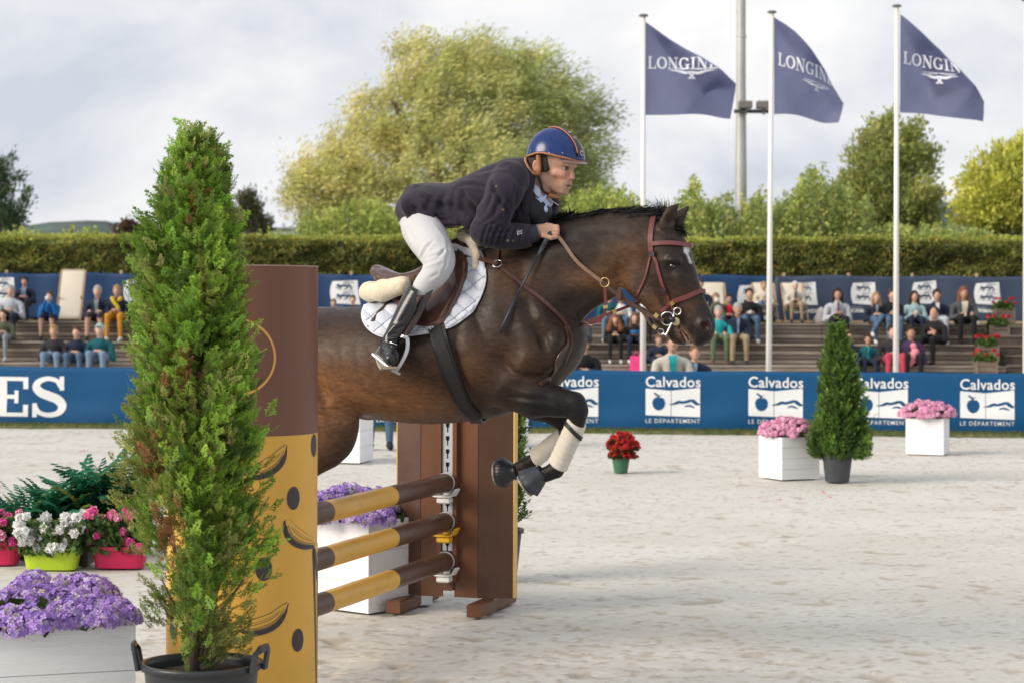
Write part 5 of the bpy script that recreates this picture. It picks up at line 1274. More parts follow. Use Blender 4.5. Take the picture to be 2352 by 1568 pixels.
hc = mixc(hc, BLK, .8 * blob(HV, 1618, 772, 34, 26) + .6 * blob(HV, 1570, 780, 26, 20) + .75 * blob(HV, 1546, 611, 20, 14))
a_, b_ = L(1580, 566), L(1590, 604)
st = np.minimum(seg_d(HV * [1, 1, 0], a_ * [1, 1, 0], L(1582, 578) * [1, 1, 0]), seg_d(HV * [1, 1, 0], L(1582, 578) * [1, 1, 0], b_ * [1, 1, 0]) + .006) + .006 * nz
hc = mixc(hc, np.array([.58, .56, .56]), np.clip((.0092 - st) / .004, 0, 1) * (np.abs(HV[:, 2]) < .06))

mo = np.exp(-(seg_d(HV * [1, 1, 0], L(1566, 752) * [1, 1, 0], L(1588, 792) * [1, 1, 0]) / (9 * S)) ** 2); hc = mixc(hc, np.array([.34, .22, .14]) * 1.0, .75 * mo * (np.abs(HV[:, 2]) < .060) * (nz > -.25))
ear = np.exp(-(np.minimum(seg_d(HV, L(1540, 505, .075), L(1558, 475, .075)), seg_d(HV, L(1560, 515, -.03), L(1583, 480, -.03))) / .016) ** 2); hc = mixc(hc, np.array([.05, .035, .028]), .6 * ear)
nost = np.exp(-(np.linalg.norm((HV - L(1620, 750, .050)) * [1, .8, 1], axis=1) / .016) ** 2); hc = mixc(hc, np.array([.045, .012, .011]), nost)
m_coat = mat('bay_horse_coat', (.05, .03, .02), .46, attr='Col', var=.34, vscale=34, stretch=(1, 1, 2.2), rvar=.13, bump=.26, bscale=130, spec=.24, sheen=.02, bdist=.005)
HW = toW(HV)
body_c = toW(L(1000, 830))
horse = thing('horse', 'dark bay horse jumping over the striped poles with forelegs folded', 'horse', (body_c[0], body_c[1], 0))
hb = mk('horse_body', HW, HF, m_coat, horse, smooth=True, col=hc)
HBVH = BVHTree.FromPolygons([tuple(p) for p in HW], [tuple(f) for f in HF])
# eyes
m_eye = mat('horse_eye', (.006, .004, .004), .06, coat=1.0)
for s in (1, -1):
    c = L(1545, 611, s * .0785); v = Vol(c - .025, c + .025, .0025); v.ell(c, (.0185, .0155, .015), k=0); V, F, _ = v.mesh(); mk('eye', toW(V), F, m_eye, horse, smooth=True)
    lid = [L(1546 + 11.0 * math.cos(a), 611 - 7.5 * math.sin(a), s * (.0945 - .010 * abs(math.cos(a)) ** 2)) for a in np.linspace(0.05, PI - .05, 12)]
    V, F = g_tube([Vector(p) for p in lid], .0042, 6); mk('eyelid', toW(V), F, mat('lid_black', (.012, .009, .009), .5), horse, smooth=True)
# teeth / tongue glimpse
v = Vol(L(1578, 775) - .06, L(1578, 775) + .06, .004); v.cone(L(1562, 752), L(1580, 782), .010, .009, .004, 0, (WX, .35)); V, F, _ = v.mesh(); mk('tongue', toW(V), F, mat('mouth_pink', (.36, .20, .15), .35, var=.3, vscale=60), horse, smooth=True)
# ---- hair: mane, forelock, tail as strands
m_hair = mat('black_horse_hair', (.007, .006, .007), .62, spec=.22)
def strands(name, roots, dirs, lens, wid, seed, curl=.25, grav=.4, nseg=4, m=m_hair, parent=None, wind=(0, 0, 0)):
    """roots, dirs in world space; each strand is a tapering, bending strip"""
    r = np.random.default_rng(seed); n = len(roots); p = np.array(roots, float); d = unit(np.array(dirs, float)); V = []
    view = unit(p - np.array([0, 0, CAMZ])); lens = np.asarray(lens)[:, None]
    side = unit(np.cross(d, view + r.normal(0, .5, (n, 3)))); bend = r.normal(0, curl, (n, 3)) + np.array(wind); rows = []
    for k in range(nseg + 1):
        w = wid * (1 - (k / nseg) ** 1.6) + .0003; rows.append((p - side * w, p + side * w))
        d = unit(d + (bend + np.array([0, 0, -grav])) / nseg); p = p + d * lens / nseg
    V = np.stack([q for a in rows for q in a], 1).reshape(-1, 3); m_ = 2 * (nseg + 1); F = []
    base = (np.arange(n) * m_)[:, None]
    F = np.concatenate([base + np.array([2 * k, 2 * k + 1, 2 * k + 3, 2 * k + 2]) for k in range(nseg)], 0)
    return mk(name, V, F, m, parent)
r = np.random.default_rng(12)
crest = smooth_path([L(1215, 560), L(1250, 535), L(1290, 514), L(1340, 502), L(1400, 496), L(1460, 494), L(1500, 500)], 8)
cr_ = np.array(crest); n = 4200; u = r.uniform(0, len(cr_) - 1.01, n); i0 = u.astype(int); c = cr_[i0] * (1 - (u % 1))[:, None] + cr_[i0 + 1] * (u % 1)[:, None]
c += np.stack([r.normal(0, .006, n), r.uniform(-.022, .012, n), r.normal(.004, .014, n)], 1)
clump = np.sin(u * 2.1) * .25 + np.sin(u * 5.3 + 1) * .2
d = np.stack([.95 + clump * .4 + r.normal(0, .10, n), .66 + clump * .5 + r.normal(0, .10, n), r.normal(.10, .10, n)], 1)
Dw = lambda d: d[:, :1] * HU + d[:, 1:2] * HZ + d[:, 2:3] * HN
strands('mane', toW(c), Dw(d), r.uniform(.07, .125, n) * (1 - .15 * (u / len(cr_))), .0028, 13, .10, .85, 6, parent=horse)
n = 420; c = np.tile(L(1450, 500), (n, 1)) + np.stack([r.uniform(-.03, .03, n), r.normal(0, .008, n), r.normal(0, .015, n)], 1); d = np.stack([1.0 + r.normal(0, .12, n), .25 + r.normal(0, .10, n), r.normal(0, .15, n)], 1)
strands('mane', toW(c), Dw(d), r.uniform(.08, .14, n), .0018, 14, .2, .45, 5, parent=horse)
n = 260; c = np.tile(L(1528, 512), (n, 1)) + np.stack([r.normal(0, .012, n), r.normal(0, .01, n), r.normal(0, .02, n)], 1); d = np.stack([-.15 + r.normal(0, .35, n), 1 + r.normal(0, .2, n), r.normal(0, .4, n)], 1)
strands('forelock', toW(c), Dw(d), r.uniform(.05, .13, n), .0014, 15, .6, .2, 5, parent=horse)
n = 160; c = np.tile(L(1555, 525), (n, 1)) + np.stack([r.normal(0, .008, n), r.normal(0, .01, n), r.normal(0, .02, n)], 1); d = np.stack([.8 + r.normal(0, .2, n), -.3 + r.normal(0, .3, n), r.normal(0, .4, n)], 1)
strands('forelock', toW(c), Dw(d), r.uniform(.03, .06, n), .0016, 16, .3, .8, 4, parent=horse)
# loose tuft pushed up by the rider's hands
n = 1300; u = r.uniform(0, 1, n); c = L(1262, 528)[None] * (1 - u[:, None]) + L(1312, 505)[None] * u[:, None] + r.normal(0, .008, (n, 3)); d = np.stack([-.15 + r.normal(0, .45, n), 1 + r.normal(0, .2, n), r.normal(.2, .3, n)], 1)
strands('mane', toW(c), Dw(d), r.uniform(.03, .07, n), .0024, 17, .35, 1.3, 5, parent=horse)
n = 1500; c = np.tile(L(548, 752), (n, 1)) + np.stack([r.normal(0, .015, n), r.normal(0, .02, n), r.normal(0, .02, n)], 1); d = np.stack([-1 + r.normal(0, .10, n), .12 + r.normal(0, .12, n), r.normal(0, .10, n)], 1)
strands('tail', toW(c), Dw(d), r.uniform(.35, .62, n), .003, 18, .15, 1.6, 8, parent=horse)
V, F = g_tube([Vector(L(570, 745)), Vector(L(540, 752)), Vector(L(512, 778))], [.035, .028, .012], 10); mk('tail_dock', toW(V), F, m_coat, horse, smooth=True, col=np.tile(BLK, (len(V), 1)))
# ---- hooves, bandages, bell boots
m_hoof = mat('dark_hoof_horn', (.030, .026, .024), .5, var=.25, vscale=30); m_shoe = mat('horseshoe_steel', (.24, .22, .20), .6, metal=.3, var=.3, vscale=60)
m_rub = mat('black_ribbed_rubber', (.012, .014, .018), .40, spec=.5)
def hoof(c, d, rr, ln, name='hoof', boot=False):
    """c: centre of the coronet, d: direction to the sole (local coords)"""
    d = unit(np.array(d, float)); M = Vector(d).to_track_quat('Z', 'Y').to_matrix().to_4x4(); M.translation = Vector(c)
    V, F = g_lathe([(.001, 0), (rr * .80, 0), (rr * 1.0, ln * .5), (rr * 1.13, ln), (rr * .9, ln), (rr * .8, ln - .008), (.001, ln - .008)], 26); mk(name, toW(xf(M, V)), F, m_hoof, horse, smooth=False)
    V, F = g_lathe([(rr * 1.12, ln + .0005), (rr * 1.12, ln + .009), (rr * .82, ln + .009), (rr * .82, ln + .0005)], 26); F = [f for i, f in enumerate(F) if (i % 26) not in (12, 13, 14)]; mk('horseshoe', toW(xf(M, V)), F, m_shoe, horse)
    return M
M1 = hoof(L(1236, 1092, .165), (-.80, -.60, .02), .050, .072)
M2 = hoof(L(1174, 1083, -.135), (-1.0, -.10, -.02), .052, .070)
hoof(L(492, 1352, .17), (-.25, -1, 0), .050, .07); hoof(L(464, 1366, -.17), (-.25, -1, 0), .050, .07)
def bell(M, rr, prof, ribs, amp, m):
    seg = 96; V = []; F = []
    for (q, z) in prof:
        for k in range(seg): a = 2 * PI * k / seg; rq = q * rr * (1 + amp * math.cos(a * ribs) * min(1, max(0, z / .02))); V.append((rq * math.cos(a), rq * math.sin(a), z))
    for j in range(len(prof) - 1):
        for k in range(seg): F.append((j * seg + k, j * seg + (k + 1) % seg, (j + 1) * seg + (k + 1) % seg, (j + 1) * seg + k))
    return mk('bell_boot', toW(xf(M, V)), F, m, horse, smooth=True)
bell(M2, .052, [(.62, -.030), (.74, -.032), (.76, -.020), (.70, -.012), (1.0, .004), (1.28, .024), (1.36, .040), (1.30, .054), (1.26, .062), (1.22, .060), (1.2, .04)], 34, .022, m_rub)
bell(M1, .050, [(.70, -.030), (.78, -.030), (.80, -.018), (1.0, .0), (1.22, .03), (1.42, .058), (1.38, .060), (1.1, .03)], 9, .03, mat('dark_blue_grey_rubber', (.030, .038, .052), .55, var=.3, vscale=30))
m_ban = mat('cream_leg_bandage', (.60, .56, .49), .9, var=.08, vscale=20, bump=.2, bscale=120); m_tape = mat('black_tape', (.012, .012, .014), .5)
def bandage(a, b, ra, rb, turns, tape=None):
    a = Vector(a); b = Vector(b); n = turns * 6; mb = MB(); pts = [a + (b - a) * (i / n) for i in range(n + 1)]; rr = [ra + (rb - ra) * i / n + .0026 * ((i % 6) / 6.0) + (0.0015 if i % 6 == 0 else 0) for i in range(n + 1)]
    pp, T, fr = frames(pts); V = []; F = []; seg = 30
    for i in range(n + 1):
        for k in range(seg):
            t = 2 * PI * k / seg; sl = .016 * math.cos(t + .6)        # spiral wrap: rings tilted
            V.append(pp[i] + (b - a).normalized() * sl + (fr[i][0] * math.cos(t) + fr[i][1] * math.sin(t)) * rr[i])
    for i in range(n):
        for k in range(seg): F.append((i * seg + k, i * seg + (k + 1) % seg, (i + 1) * seg + (k + 1) % seg, (i + 1) * seg + k))
    F += [tuple(range(seg))[::-1], tuple(n * seg + k for k in range(seg))]
    o = mk('leg_bandage', toW([tuple(v) for v in V]), F, m_ban, horse, smooth=True)
    if tape is not None:
        q = tape; V = []; F = []
        for (dz, dr) in ((0, .002), (0, .0045), (.020, .0045), (.020, .002)):
            c = a + (b - a).normalized() * (q + dz); rad = ra + (rb - ra) * q / (b - a).length + .003
            for k in range(seg): t = 2 * PI * k / seg; V.append(c + (b - a).normalized() * .020 * math.cos(t + 2.0) + (fr[0][0] * math.cos(t) + fr[0][1] * math.sin(t)) * (rad + dr))
        for j in range(3):
            for k in range(seg): F.append((j * seg + k, j * seg + (k + 1) % seg, (j + 1) * seg + (k + 1) % seg, (j + 1) * seg + k))
        mk('bandage_tape', toW([tuple(v) for v in V]), F, m_tape, horse)
bandage(L(1326, 968, .165), L(1282, 1066, .165), .0455, .047, 8, .035)
bandage(L(1303, 990, -.135), L(1232, 1050, -.135), .038, .042, 6, .02)
bandage(L(560, 1220, .17), L(527, 1282, .17), .045, .043, 6); bandage(L(532, 1234, -.17), L(499, 1296, -.17), .045, .043, 6)
# ---- helpers that lay tack on the coat
def on_coat(x, y, off=.0, side=1, deep=False):
    """photo point -> world point on the near (or far) flank, and the outward normal"""
    q = L(x, y, 0); o_ = toW(np.array([q[0], q[1], side * 1.0])); d = -HN * side
    hit = HBVH.ray_cast(Vector(o_), Vector(d), 2.0)
    if hit[0] is None: return None
    p, n = hit[0], hit[1]
    if n.dot(Vector(HN * side)) < 0: n = -n
    # perspective: the point nearer the camera appears shifted, so iterate with its own plane
    if side > 0:
        w = (np.array(p) - H0) @ HN
        for _ in range(3):
            q = L(x, y, w); o_ = toW(np.array([q[0], q[1], 1.0])); h2 = HBVH.ray_cast(Vector(o_), Vector(d), 2.0)
            if h2[0] is None: break
            p, n = h2[0], h2[1]; w = (np.array(p) - H0) @ HN
            if n.dot(Vector(HN)) < 0: n = -n
    return p + n * off, n
def strap(pts, w, th, m, name, parent, off=.002, side=1, free=None, n=7):
    """leather strap through photo points; free = {index: side distance} for points hanging clear of the coat"""
    path = smooth_path([(x, y, (free or {}).get(i, -9)) for i, (x, y) in enumerate(pts)], n); P3 = []; NN = []
    for x, y, fz in path:
        hit = None
        r_ = on_coat(x, y, off, side) if fz < 0 or free is None else None
        if r_ is None or fz > 0:
            wq = fz if fz > 0 else (P3 and ((np.array(P3[-1]) - H0) @ HN) or .05); q = Vector(toW(L(x, y, wq))); r_ = (q, Vector(HN * side))
        P3.append(r_[0]); NN.append(r_[1])
    for _ in range(3):
        for i in range(1, len(NN) - 1): NN[i] = (NN[i - 1] + NN[i] * 2 + NN[i + 1]).normalized(); P3[i] = P3[i] * .6 + (P3[i - 1] + P3[i + 1]) * .2
    V, F = g_ribbon(P3, NN, w, th); return mk(name, V, F, m, parent)
def drape(poly, off, th, m, name, parent, side=1, step=7, puff=None, smooth_n=4, lift=None):
    """cloth or leather panel cut to a photo outline and laid over the coat"""
    from mathutils.geometry import delaunay_2d_cdt
    pl_ = np.array(smooth_path([(x, y, 0) for x, y in poly], 5, True))[:, :2]; x0, y0 = pl_.min(0); x1, y1 = pl_.max(0)
    pts = [Vector(p) for p in pl_]; ne = len(pts); edges = [(i, (i + 1) % ne) for i in range(ne)]
    gx = np.arange(x0, x1, step)
    for j, y in enumerate(np.arange(y0, y1, step * .87)):
        for x in gx + (j % 2) * step / 2:
            if np.min(np.hypot(pl_[:, 0] - x, pl_[:, 1] - y)) > step * .55: pts.append(Vector((x, y)))
    vs, es, fs, *_ = delaunay_2d_cdt(pts, edges, [list(range(ne))], 2, 1e-4)
    vs = np.array([v[:] for v in vs]); P3 = np.zeros((len(vs), 3)); N3 = np.zeros((len(vs), 3)); bad = []
    for i, (x, y) in enumerate(vs):
        r_ = on_coat(x, y, 0, side)
        if r_ is None: bad.append(i); continue
        P3[i] = np.array(r_[0]); N3[i] = np.array(r_[1])
    nb = {i: set() for i in range(len(vs))}
    for f in fs:
        for a in range(len(f)): nb[f[a]].add(f[a - 1]); nb[f[a - 1]].add(f[a])
    good = [i for i in range(len(vs)) if i not in set(bad)]
    for i in bad:       # hanging past the silhouette: keep the depth of the nearest supported point
        j = min(good, key=lambda g_: (vs[g_][0] - vs[i][0]) ** 2 + (vs[g_][1] - vs[i][1]) ** 2); w = (P3[j] - H0) @ HN; P3[i] = toW(L(vs[i][0], vs[i][1], w if side > 0 else -w) * ([1, 1, 1] if side > 0 else [1, 1, -1])); N3[i] = HN * side
    W_ = (P3 - H0) @ HN * side; U_ = N3.copy()
    for _ in range(smooth_n):      # the panel bridges hollows instead of following each one
        W2 = W_.copy(); U2 = U_.copy()
        for i in range(len(vs)):
            k = list(nb[i]); 
            if k: W2[i] = max(W_[i], .35 * W_[i] + .65 * np.mean(W_[k])); U2[i] = U_[i] * .4 + np.mean(U_[k], 0) * .6
        W_, U_ = W2, U2
    P3 += (W_ - (P3 - H0) @ HN * side)[:, None] * HN * side; U_ = unit(U_)
    o_ = np.full(len(vs), off)
    t_ = np.full(len(vs), th)
    if puff is not None: t_ = t_ + np.array([puff(x, y) for x, y in vs])
    edge = set(range(ne))
    for i in range(len(vs)):
        if i < ne: t_[i] *= .55
    A = P3 + U_ * o_[:, None]; B = P3 + U_ * (o_ + t_)[:, None]; n = len(vs); F = []
    for f in fs:
        f = list(f); a, b, c = (vs[f[k]] for k in range(3)); ccw = (b[0] - a[0]) * (c[1] - a[1]) - (b[1] - a[1]) * (c[0] - a[0]) < 0
        if side < 0: ccw = not ccw
        g_ = f if ccw else f[::-1]; F.append([n + k for k in g_]); F.append(g_[::-1])
    for i in range(ne): j = (i + 1) % ne; F.append((i, j, n + j, n + i))
    o = mk(name, np.concatenate([A, B]), F, m, parent, smooth=True); return o
# ================================================================ TACK
m_lea = mat('brown_saddle_leather', (.085, .036, .026), .34, var=.22, vscale=9, bump=.08, bscale=90, spec=.5, coat=.15)
m_lea2 = mat('brown_strap_leather', (.060, .026, .018), .42, var=.2, vscale=20, spec=.45)
m_brid = mat('burgundy_bridle_leather', (.145, .040, .040), .38, var=.15, vscale=25, spec=.5)
m_blea = mat('black_leather', (.008, .008, .009), .5, var=.2, vscale=10, spec=.35, bump=.06, bscale=60)
m_fleece = mat('cream_sheepskin', (.68, .60, .45), .95, var=.08, vscale=45, bump=.5, bscale=110, sheen=.4, bdist=.012)
m_pad = mat('white_quilted_cotton', (.56, .59, .67), .85, var=.03, vscale=8, bump=.15, bscale=140)
m_brass = mat('brass', (.55, .40, .16), .32, metal=.9); m_chr = mat('polished_steel', (.62, .63, .64), .18, metal=.95); m_alu = mat('satin_aluminium', (.50, .51, .53), .38, metal=.8)
# ---- quilted pad
def quilt(x, y):
    a = ((x - 830) * .8 + (y - 600)) / 38.0; b_ = ((x - 830) * .8 - (y - 600)) / 38.0
    return .0125 * (abs(math.sin(a * PI)) ** .5 * abs(math.sin(b_ * PI)) ** .5)
PAD = [(860, 690), (838, 708), (833, 732), (848, 758), (880, 775), (930, 773), (985, 766), (1035, 752), (1078, 724), (1104, 690), (1117, 650), (1117, 612), (1108, 582), (1092, 566), (1050, 590), (1000, 625), (940, 660), (905, 672)]
pad = thing('saddle_pad', 'white quilted saddle pad under the brown jumping saddle', 'saddle pad', toW(L(980, 660, .0)))
for s in (1, -1):
    drape(PAD, .004, .006, m_pad, 'pad_side', pad, side=s, step=5, puff=quilt, smooth_n=3)
    from mathutils.geometry import intersect_line_line_2d
    plg = np.array(smooth_path([(x, y, 0) for x, y in PAD], 4, True))[:, :2]
    def inside(x, y):
        c = False; j = len(plg) - 1
        for i in range(len(plg)):
            if (plg[i, 1] > y) != (plg[j, 1] > y) and x < (plg[j, 0] - plg[i, 0]) * (y - plg[i, 1]) / (plg[j, 1] - plg[i, 1]) + plg[i, 0]: c = not c
            j = i
        return c
    qs = MB()
    for sg in (1, -1):
        for k in range(-16, 24):
            run = []
            for t_ in np.arange(-60, 420, 6.0):      # seam: (x-830)*.8 + sg*(y-600) = 38 k
                x = 830 + t_; y = 600 + sg * (38 * k - t_ * .8)
                if inside(x, y): r_ = on_coat(x, y, .0160, s); run.append(r_[0] if r_ else None)
                else: run.append(None)
            cur = []
            for p in run + [None]:
                if p is None:
                    if len(cur) > 2: Vq, Fq = g_tube(cur, .0017, 4); qs.add(Vq, Fq)
                    cur = []
                else: cur.append(p)
    qs.build('quilt_stitching', [mat('thread_and_groove_shade', (.30, .34, .44), .8)], pad)  # seam stitching, coloured darker to stand in for shade in the quilting grooves
    bp = smooth_path([(x, y, 0) for x, y in PAD[:12]], 5); pts = [on_coat(p[0], p[1], .009, s) for p in bp[1:-1]]; pts = [q for q in pts if q is not None]
    V, F = g_tube([q[0] for q in pts], .0048, 6); mk('pad_binding', V, F, m_pad, pad, smooth=True)
# ---- sheepskin half pad
fl = thing('half_pad', 'cream sheepskin half pad showing behind and before the saddle', 'half pad', toW(L(980, 640, 0)))
v = Vol((L(800, 700)[0], L(0 + 900, 720)[1], -.30), (L(1140, 600)[0], L(900, 490)[1], .30), .011)
for s in (1, -1):
    v.chain([(L(846, 672, s * .09), 21 * S, .05), (L(880, 668, s * .16), 24 * S, .055), (L(925, 655, s * .20), 21 * S, .045)], .02, 0)
    v.chain([(L(1066, 542, s * .035), 15 * S, .03), (L(1083, 556, s * .085), 11 * S, .03), (L(1094, 585, s * .13), 9 * S, .03), (L(1090, 615, s * .165), 8 * S, .03)], .015, 0)
v.cone(L(850, 668, .10), L(850, 668, -.10), 19 * S, 19 * S, .03, 0); v.cone(L(1066, 542, .03), L(1066, 542, -.03), 16 * S, 16 * S, .02, 0)
V, F, _ = v.mesh(); V = V + .0035 * fbm(V * 60, 2, 4)[:, None] * np.array([1, 1, 1.0]); mk('fleece', toW(V), F, m_fleece, fl, smooth=True)
# ---- saddle
sd = thing('saddle', 'brown leather jumping saddle with high cantle and forward flaps', 'saddle', toW(L(980, 620, 0)))
v = Vol((L(820, 700)[0], L(900, 760)[1], -.34), (L(1130, 600)[0], L(900, 520)[1], .34), .009)
# seat: thin curved shell, cantle high at the back
seat = [((872, 625), 13, .11), ((900, 638), 12, .15), ((940, 640), 12, .15), ((985, 622), 12, .12), ((1025, 590), 13, .09), ((1052, 562), 15, .07)]
sp_ = smooth_path([(*L(x, y, 0), r_ * S, w) for (x, y), r_, w in seat], 4); v.chain([(a[:3], a[3], a[4]) for a in sp_], .01, 0, WX)
for s in (1, -1):
    v.chain([(L(870, 622, s * .0), 11 * S, 0), (L(884, 630, s * .09), 10 * S, 0), (L(925, 640, s * .15), 9 * S, 0), (L(985, 628, s * .14), 9 * S, 0)], .012, 0)
    v.chain([(L(868, 640, s * .05), 10 * S, 0), (L(900, 655, s * .12), 13 * S, 0), (L(950, 650, s * .16), 13 * S, 0)], .012, 0)        # panel under the cantle
    v.cone(L(1054, 560, s * .03), L(1074, 590, s * .10), 13 * S, 10 * S, .015, 0)
v.cone(L(862, 618, .05), L(862, 618, -.05), 9 * S, 9 * S, .015, 0)
V, F, _ = v.mesh(); mk('seat', toW(V), F, m_lea, sd, smooth=True)
FLAP = [(925, 650), (917, 700), (930, 740), (958, 752), (1002, 754), (1022, 744), (1045, 712), (1066, 668), (1079, 628), (1077, 600), (1062, 578), (1030, 590), (985, 620)]
BACKF = [(918, 648), (914, 690), (918, 716), (940, 706), (960, 660), (955, 640)]
for s in (1, -1):
    drape(FLAP, .020, .006, m_lea, 'flap', sd, side=s, step=8, puff=lambda x, y: .016 * math.exp(-((x - 1062) / 16) ** 2 - ((y - 640) / 48) ** 2) + .008 * math.exp(-((x - 1040) / 12) ** 2 - ((y - 705) / 26) ** 2), smooth_n=10)
    strap([(1066, 590), (1071, 625), (1060, 665), (1036, 712), (1018, 738)], .009, .008, m_lea2, 'flap_piping', sd, .040, s)
    drape(BACKF, .026, .005, m_lea, 'small_flap', sd, side=s, step=8, smooth_n=10)
    strap([(914, 690), (890, 706), (866, 732), (849, 756)], .016, .004, m_lea2, 'girth_strap', sd, .016, s)
strap([(960, 640), (975, 700), (985, 752)], .022, .004, m_lea2, 'billet', sd, .032, 1)
# ---- girth
gi = thing('girth', 'wide black girth running from the saddle flap under the chest', 'girth', toW(L(1040, 850, 0)))
for s in (1, -1):
    strap([(1003, 748), (1016, 800), (1036, 860), (1056, 905), (1078, 940), (1096, 953)], [.085] * 8 + [.08] * 8 + [.075] * 8 + [.066] * 8 + [.058] * 4, .010, m_blea, 'girth_band', gi, .008, s)
    strap([(1003, 748), (1016, 800), (1036, 860), (1056, 905), (1078, 940), (1096, 953)], .05, .005, mat('black_girth_fabric', (.014, .013, .013), .8, bump=.3, bscale=90), 'girth_padding', gi, .017, s)
bl = [on_coat(1090, 948, .012, 1)[0], on_coat(1094, 950, .012, -1)[0]]; mid = toW(np.array([L(1096, 966)[0], L(1096, 966)[1], 0]))
V, F = g_ribbon(smooth_path([bl[0], Vector(mid), bl[1]], 6), [Vector((0, 0, -1))] * 13, .06, .012); mk('belly_band', V, F, m_blea, gi)
# ---- stirrups, near and far
def stirrup(side, top, foot_c, fwd, label):
    t = thing('stirrup', label, 'stirrup', toW(top), group=None)
    return t
ST = {}
for s, lab in ((1, 'aluminium stirrup iron round the near black boot'), (-1, 'aluminium stirrup iron on the far side of the horse')):
    t = thing('stirrup', lab, 'stirrup', toW(L(925, 770, s * .40)))
    top = L(925, 772, .40); a0 = L(866, 818, .385); b0 = L(908, 852, .455)          # top eye, rear and front ends of the tread
    arcL = smooth_path([top, L(905, 770, .39), L(882, 788, .375), L(866, 812, .38), a0], 6); arcR = smooth_path([top, L(935, 778, .42), L(934, 805, .44), L(920, 835, .455), b0], 6)
    f_ = np.array([1, 1, s])
    for arc in (arcL, arcR):
        dirx = unit(np.cross(b0 - a0, top - (a0 + b0) / 2)); arc = [np.array(p) for p in arc]; V, F = g_ribbon([Vector(p * f_) for p in arc], [Vector(np.array([.6, .1, .8]) * f_)] * len(arc), .017, .008); mk('stirrup_arm', toW(V), F, m_alu, t)
    ax = unit(b0 - a0); up = unit(top - (a0 + b0) / 2); up = unit(up - ax * (up @ ax)); dp = np.cross(ax, up); mb = MB(); ln = np.linalg.norm(b0 - a0)
    V, F = g_box(-.008, -.030, -.008, ln + .008, .030, .006, .003); V = [(a0 + ax * p[0] + dp * p[1] + up * p[2]) * f_ for p in V]; mb.add(V, F)
    mb.build('tread', [m_alu], t, M=Matrix(((HU[0], HZ[0], HN[0], H0[0]), (HU[1], HZ[1], HN[1], H0[1]), (HU[2], HZ[2], HN[2], H0[2]), (0, 0, 0, 1))))
    V, F = g_box(.012, -.024, .0065, ln - .012, .024, .011, .001); V = [(a0 + ax * p[0] + dp * p[1] + up * p[2]) * f_ for p in V]; mk('tread_pad', toW(V), F, mat('pale_rubber_tread', (.42, .38, .30), .8), t)
    pts = [L(1000, 640, .30) + [0, 0, .0], L(978, 690, .355), L(952, 740, .385), L(928, 772, .40)]
    V, F = g_ribbon([Vector(np.array(p) * f_) for p in smooth_path(pts, 5)], [Vector(np.array([.3, .1, 1]) * f_)] * 16, .024, .005); mk('stirrup_leather', toW(V), F, mat('dark_stirrup_leather', (.030, .016, .014), .42), t)
    pts = [L(985, 650, .31), L(968, 700, .36), L(945, 745, .39), L(930, 770, .405)]
    V, F = g_ribbon([Vector(np.array(p) * f_) for p in smooth_path(pts, 5)], [Vector(np.array([.3, .1, 1]) * f_)] * 16, .020, .005); mk('stirrup_leather', toW(V), F, mat('dark_stirrup_leather', (.030, .016, .014), .42), t)
# ---- breastplate and martingale
bp_ = thing('breastplate', 'brown leather breastplate with rings and running martingale', 'breastplate', toW(L(1250, 700, .1)))
strap([(1052, 578), (1092, 592), (1143, 610)], .022, .005, m_lea2, 'strap', bp_, .010); strap([(1100, 600), (1143, 614)], .014, .004, m_lea2, 'strap', bp_, .018)
strap([(1143, 610), (1190, 648), (1240, 685), (1272, 715), (1298, 748)], .019, .005, m_lea2, 'strap', bp_, .004)
strap([(1298, 750), (1293, 790), (1278, 825), (1262, 858), (1240, 885)], .022, .005, m_lea2, 'strap', bp_, .004)
strap([(1143, 568), (1146, 585), (1141, 606)], .012, .004, m_lea2, 'strap', bp_, .006)
strap([(1300, 752), (1297, 790), (1282, 835)], .012, .003, m_lea2, 'strap', bp_, .012)
strap([(1052, 578), (1092, 592), (1143, 610), (1190, 648), (1240, 685), (1298, 748)], .019, .005, m_lea2, 'strap', bp_, .006, -1)
def ringat(x, y, R, rr, m, w=None, tilt=(0, 0), name='ring', par=None, off=.012):
    c = on_coat(x, y, off) if w is None else None; q = np.array(c[0]) if c else toW(L(x, y, w)); nrm = np.array(c[1]) if c else HN
    a = unit(np.cross(nrm, HZ)); b_ = np.cross(a, nrm); pts = [Vector(q + a * R * math.cos(t) + b_ * R * math.sin(t)) for t in np.linspace(0, 2 * PI, 21)[:-1]]
    V, F = g_tube(pts, rr, 6, closed=True, cap=False); return mk(name, V, F, m, par or bp_, smooth=True)
ringat(1143, 610, .022, .0028, m_chr)
tag_ = drape([(1043, 572), (1052, 560), (1096, 588), (1088, 600)], .026, .004, mat('white_tag_plastic', (.66, .64, .72), .5), 'number_tag', bp_, step=9)
ringat(1389, 649, .0205, .0032, m_brass, w=.15)
WN = .15
def hang(pts, w, th, m, name, par, nrm=(0, 0, 1)):
    pts = smooth_path([L(x, y, z) for x, y, z in pts], 6); V, F = g_ribbon([Vector(p) for p in pts], [Vector(nrm)] * len(pts), w, th); return mk(name, toW(V), F, m, par)
hang([(1389, 660, .15), (1391, 690, .13), (1390, 712, .11), (1386, 726, .09), (1372, 738, .06), (1345, 744, .03), (1305, 745, .02)], .014, .004, m_brid, 'martingale_strap', bp_)
hang([(1310, 746, .02), (1345, 738, .02), (1395, 722, .0), (1448, 702, -.06), (1480, 690, -.10)], .014, .004, m_brid, 'martingale_strap', bp_)
hang([(1298, 746, .04), (1312, 747, .03), (1326, 744, .03)], .010, .006, m_brass, 'snap_hook', bp_); hang([(1326, 744, .03), (1340, 738, .035), (1356, 746, .035), (1364, 744, .03)], .006, .005, m_chr, 'snap_hook', bp_)
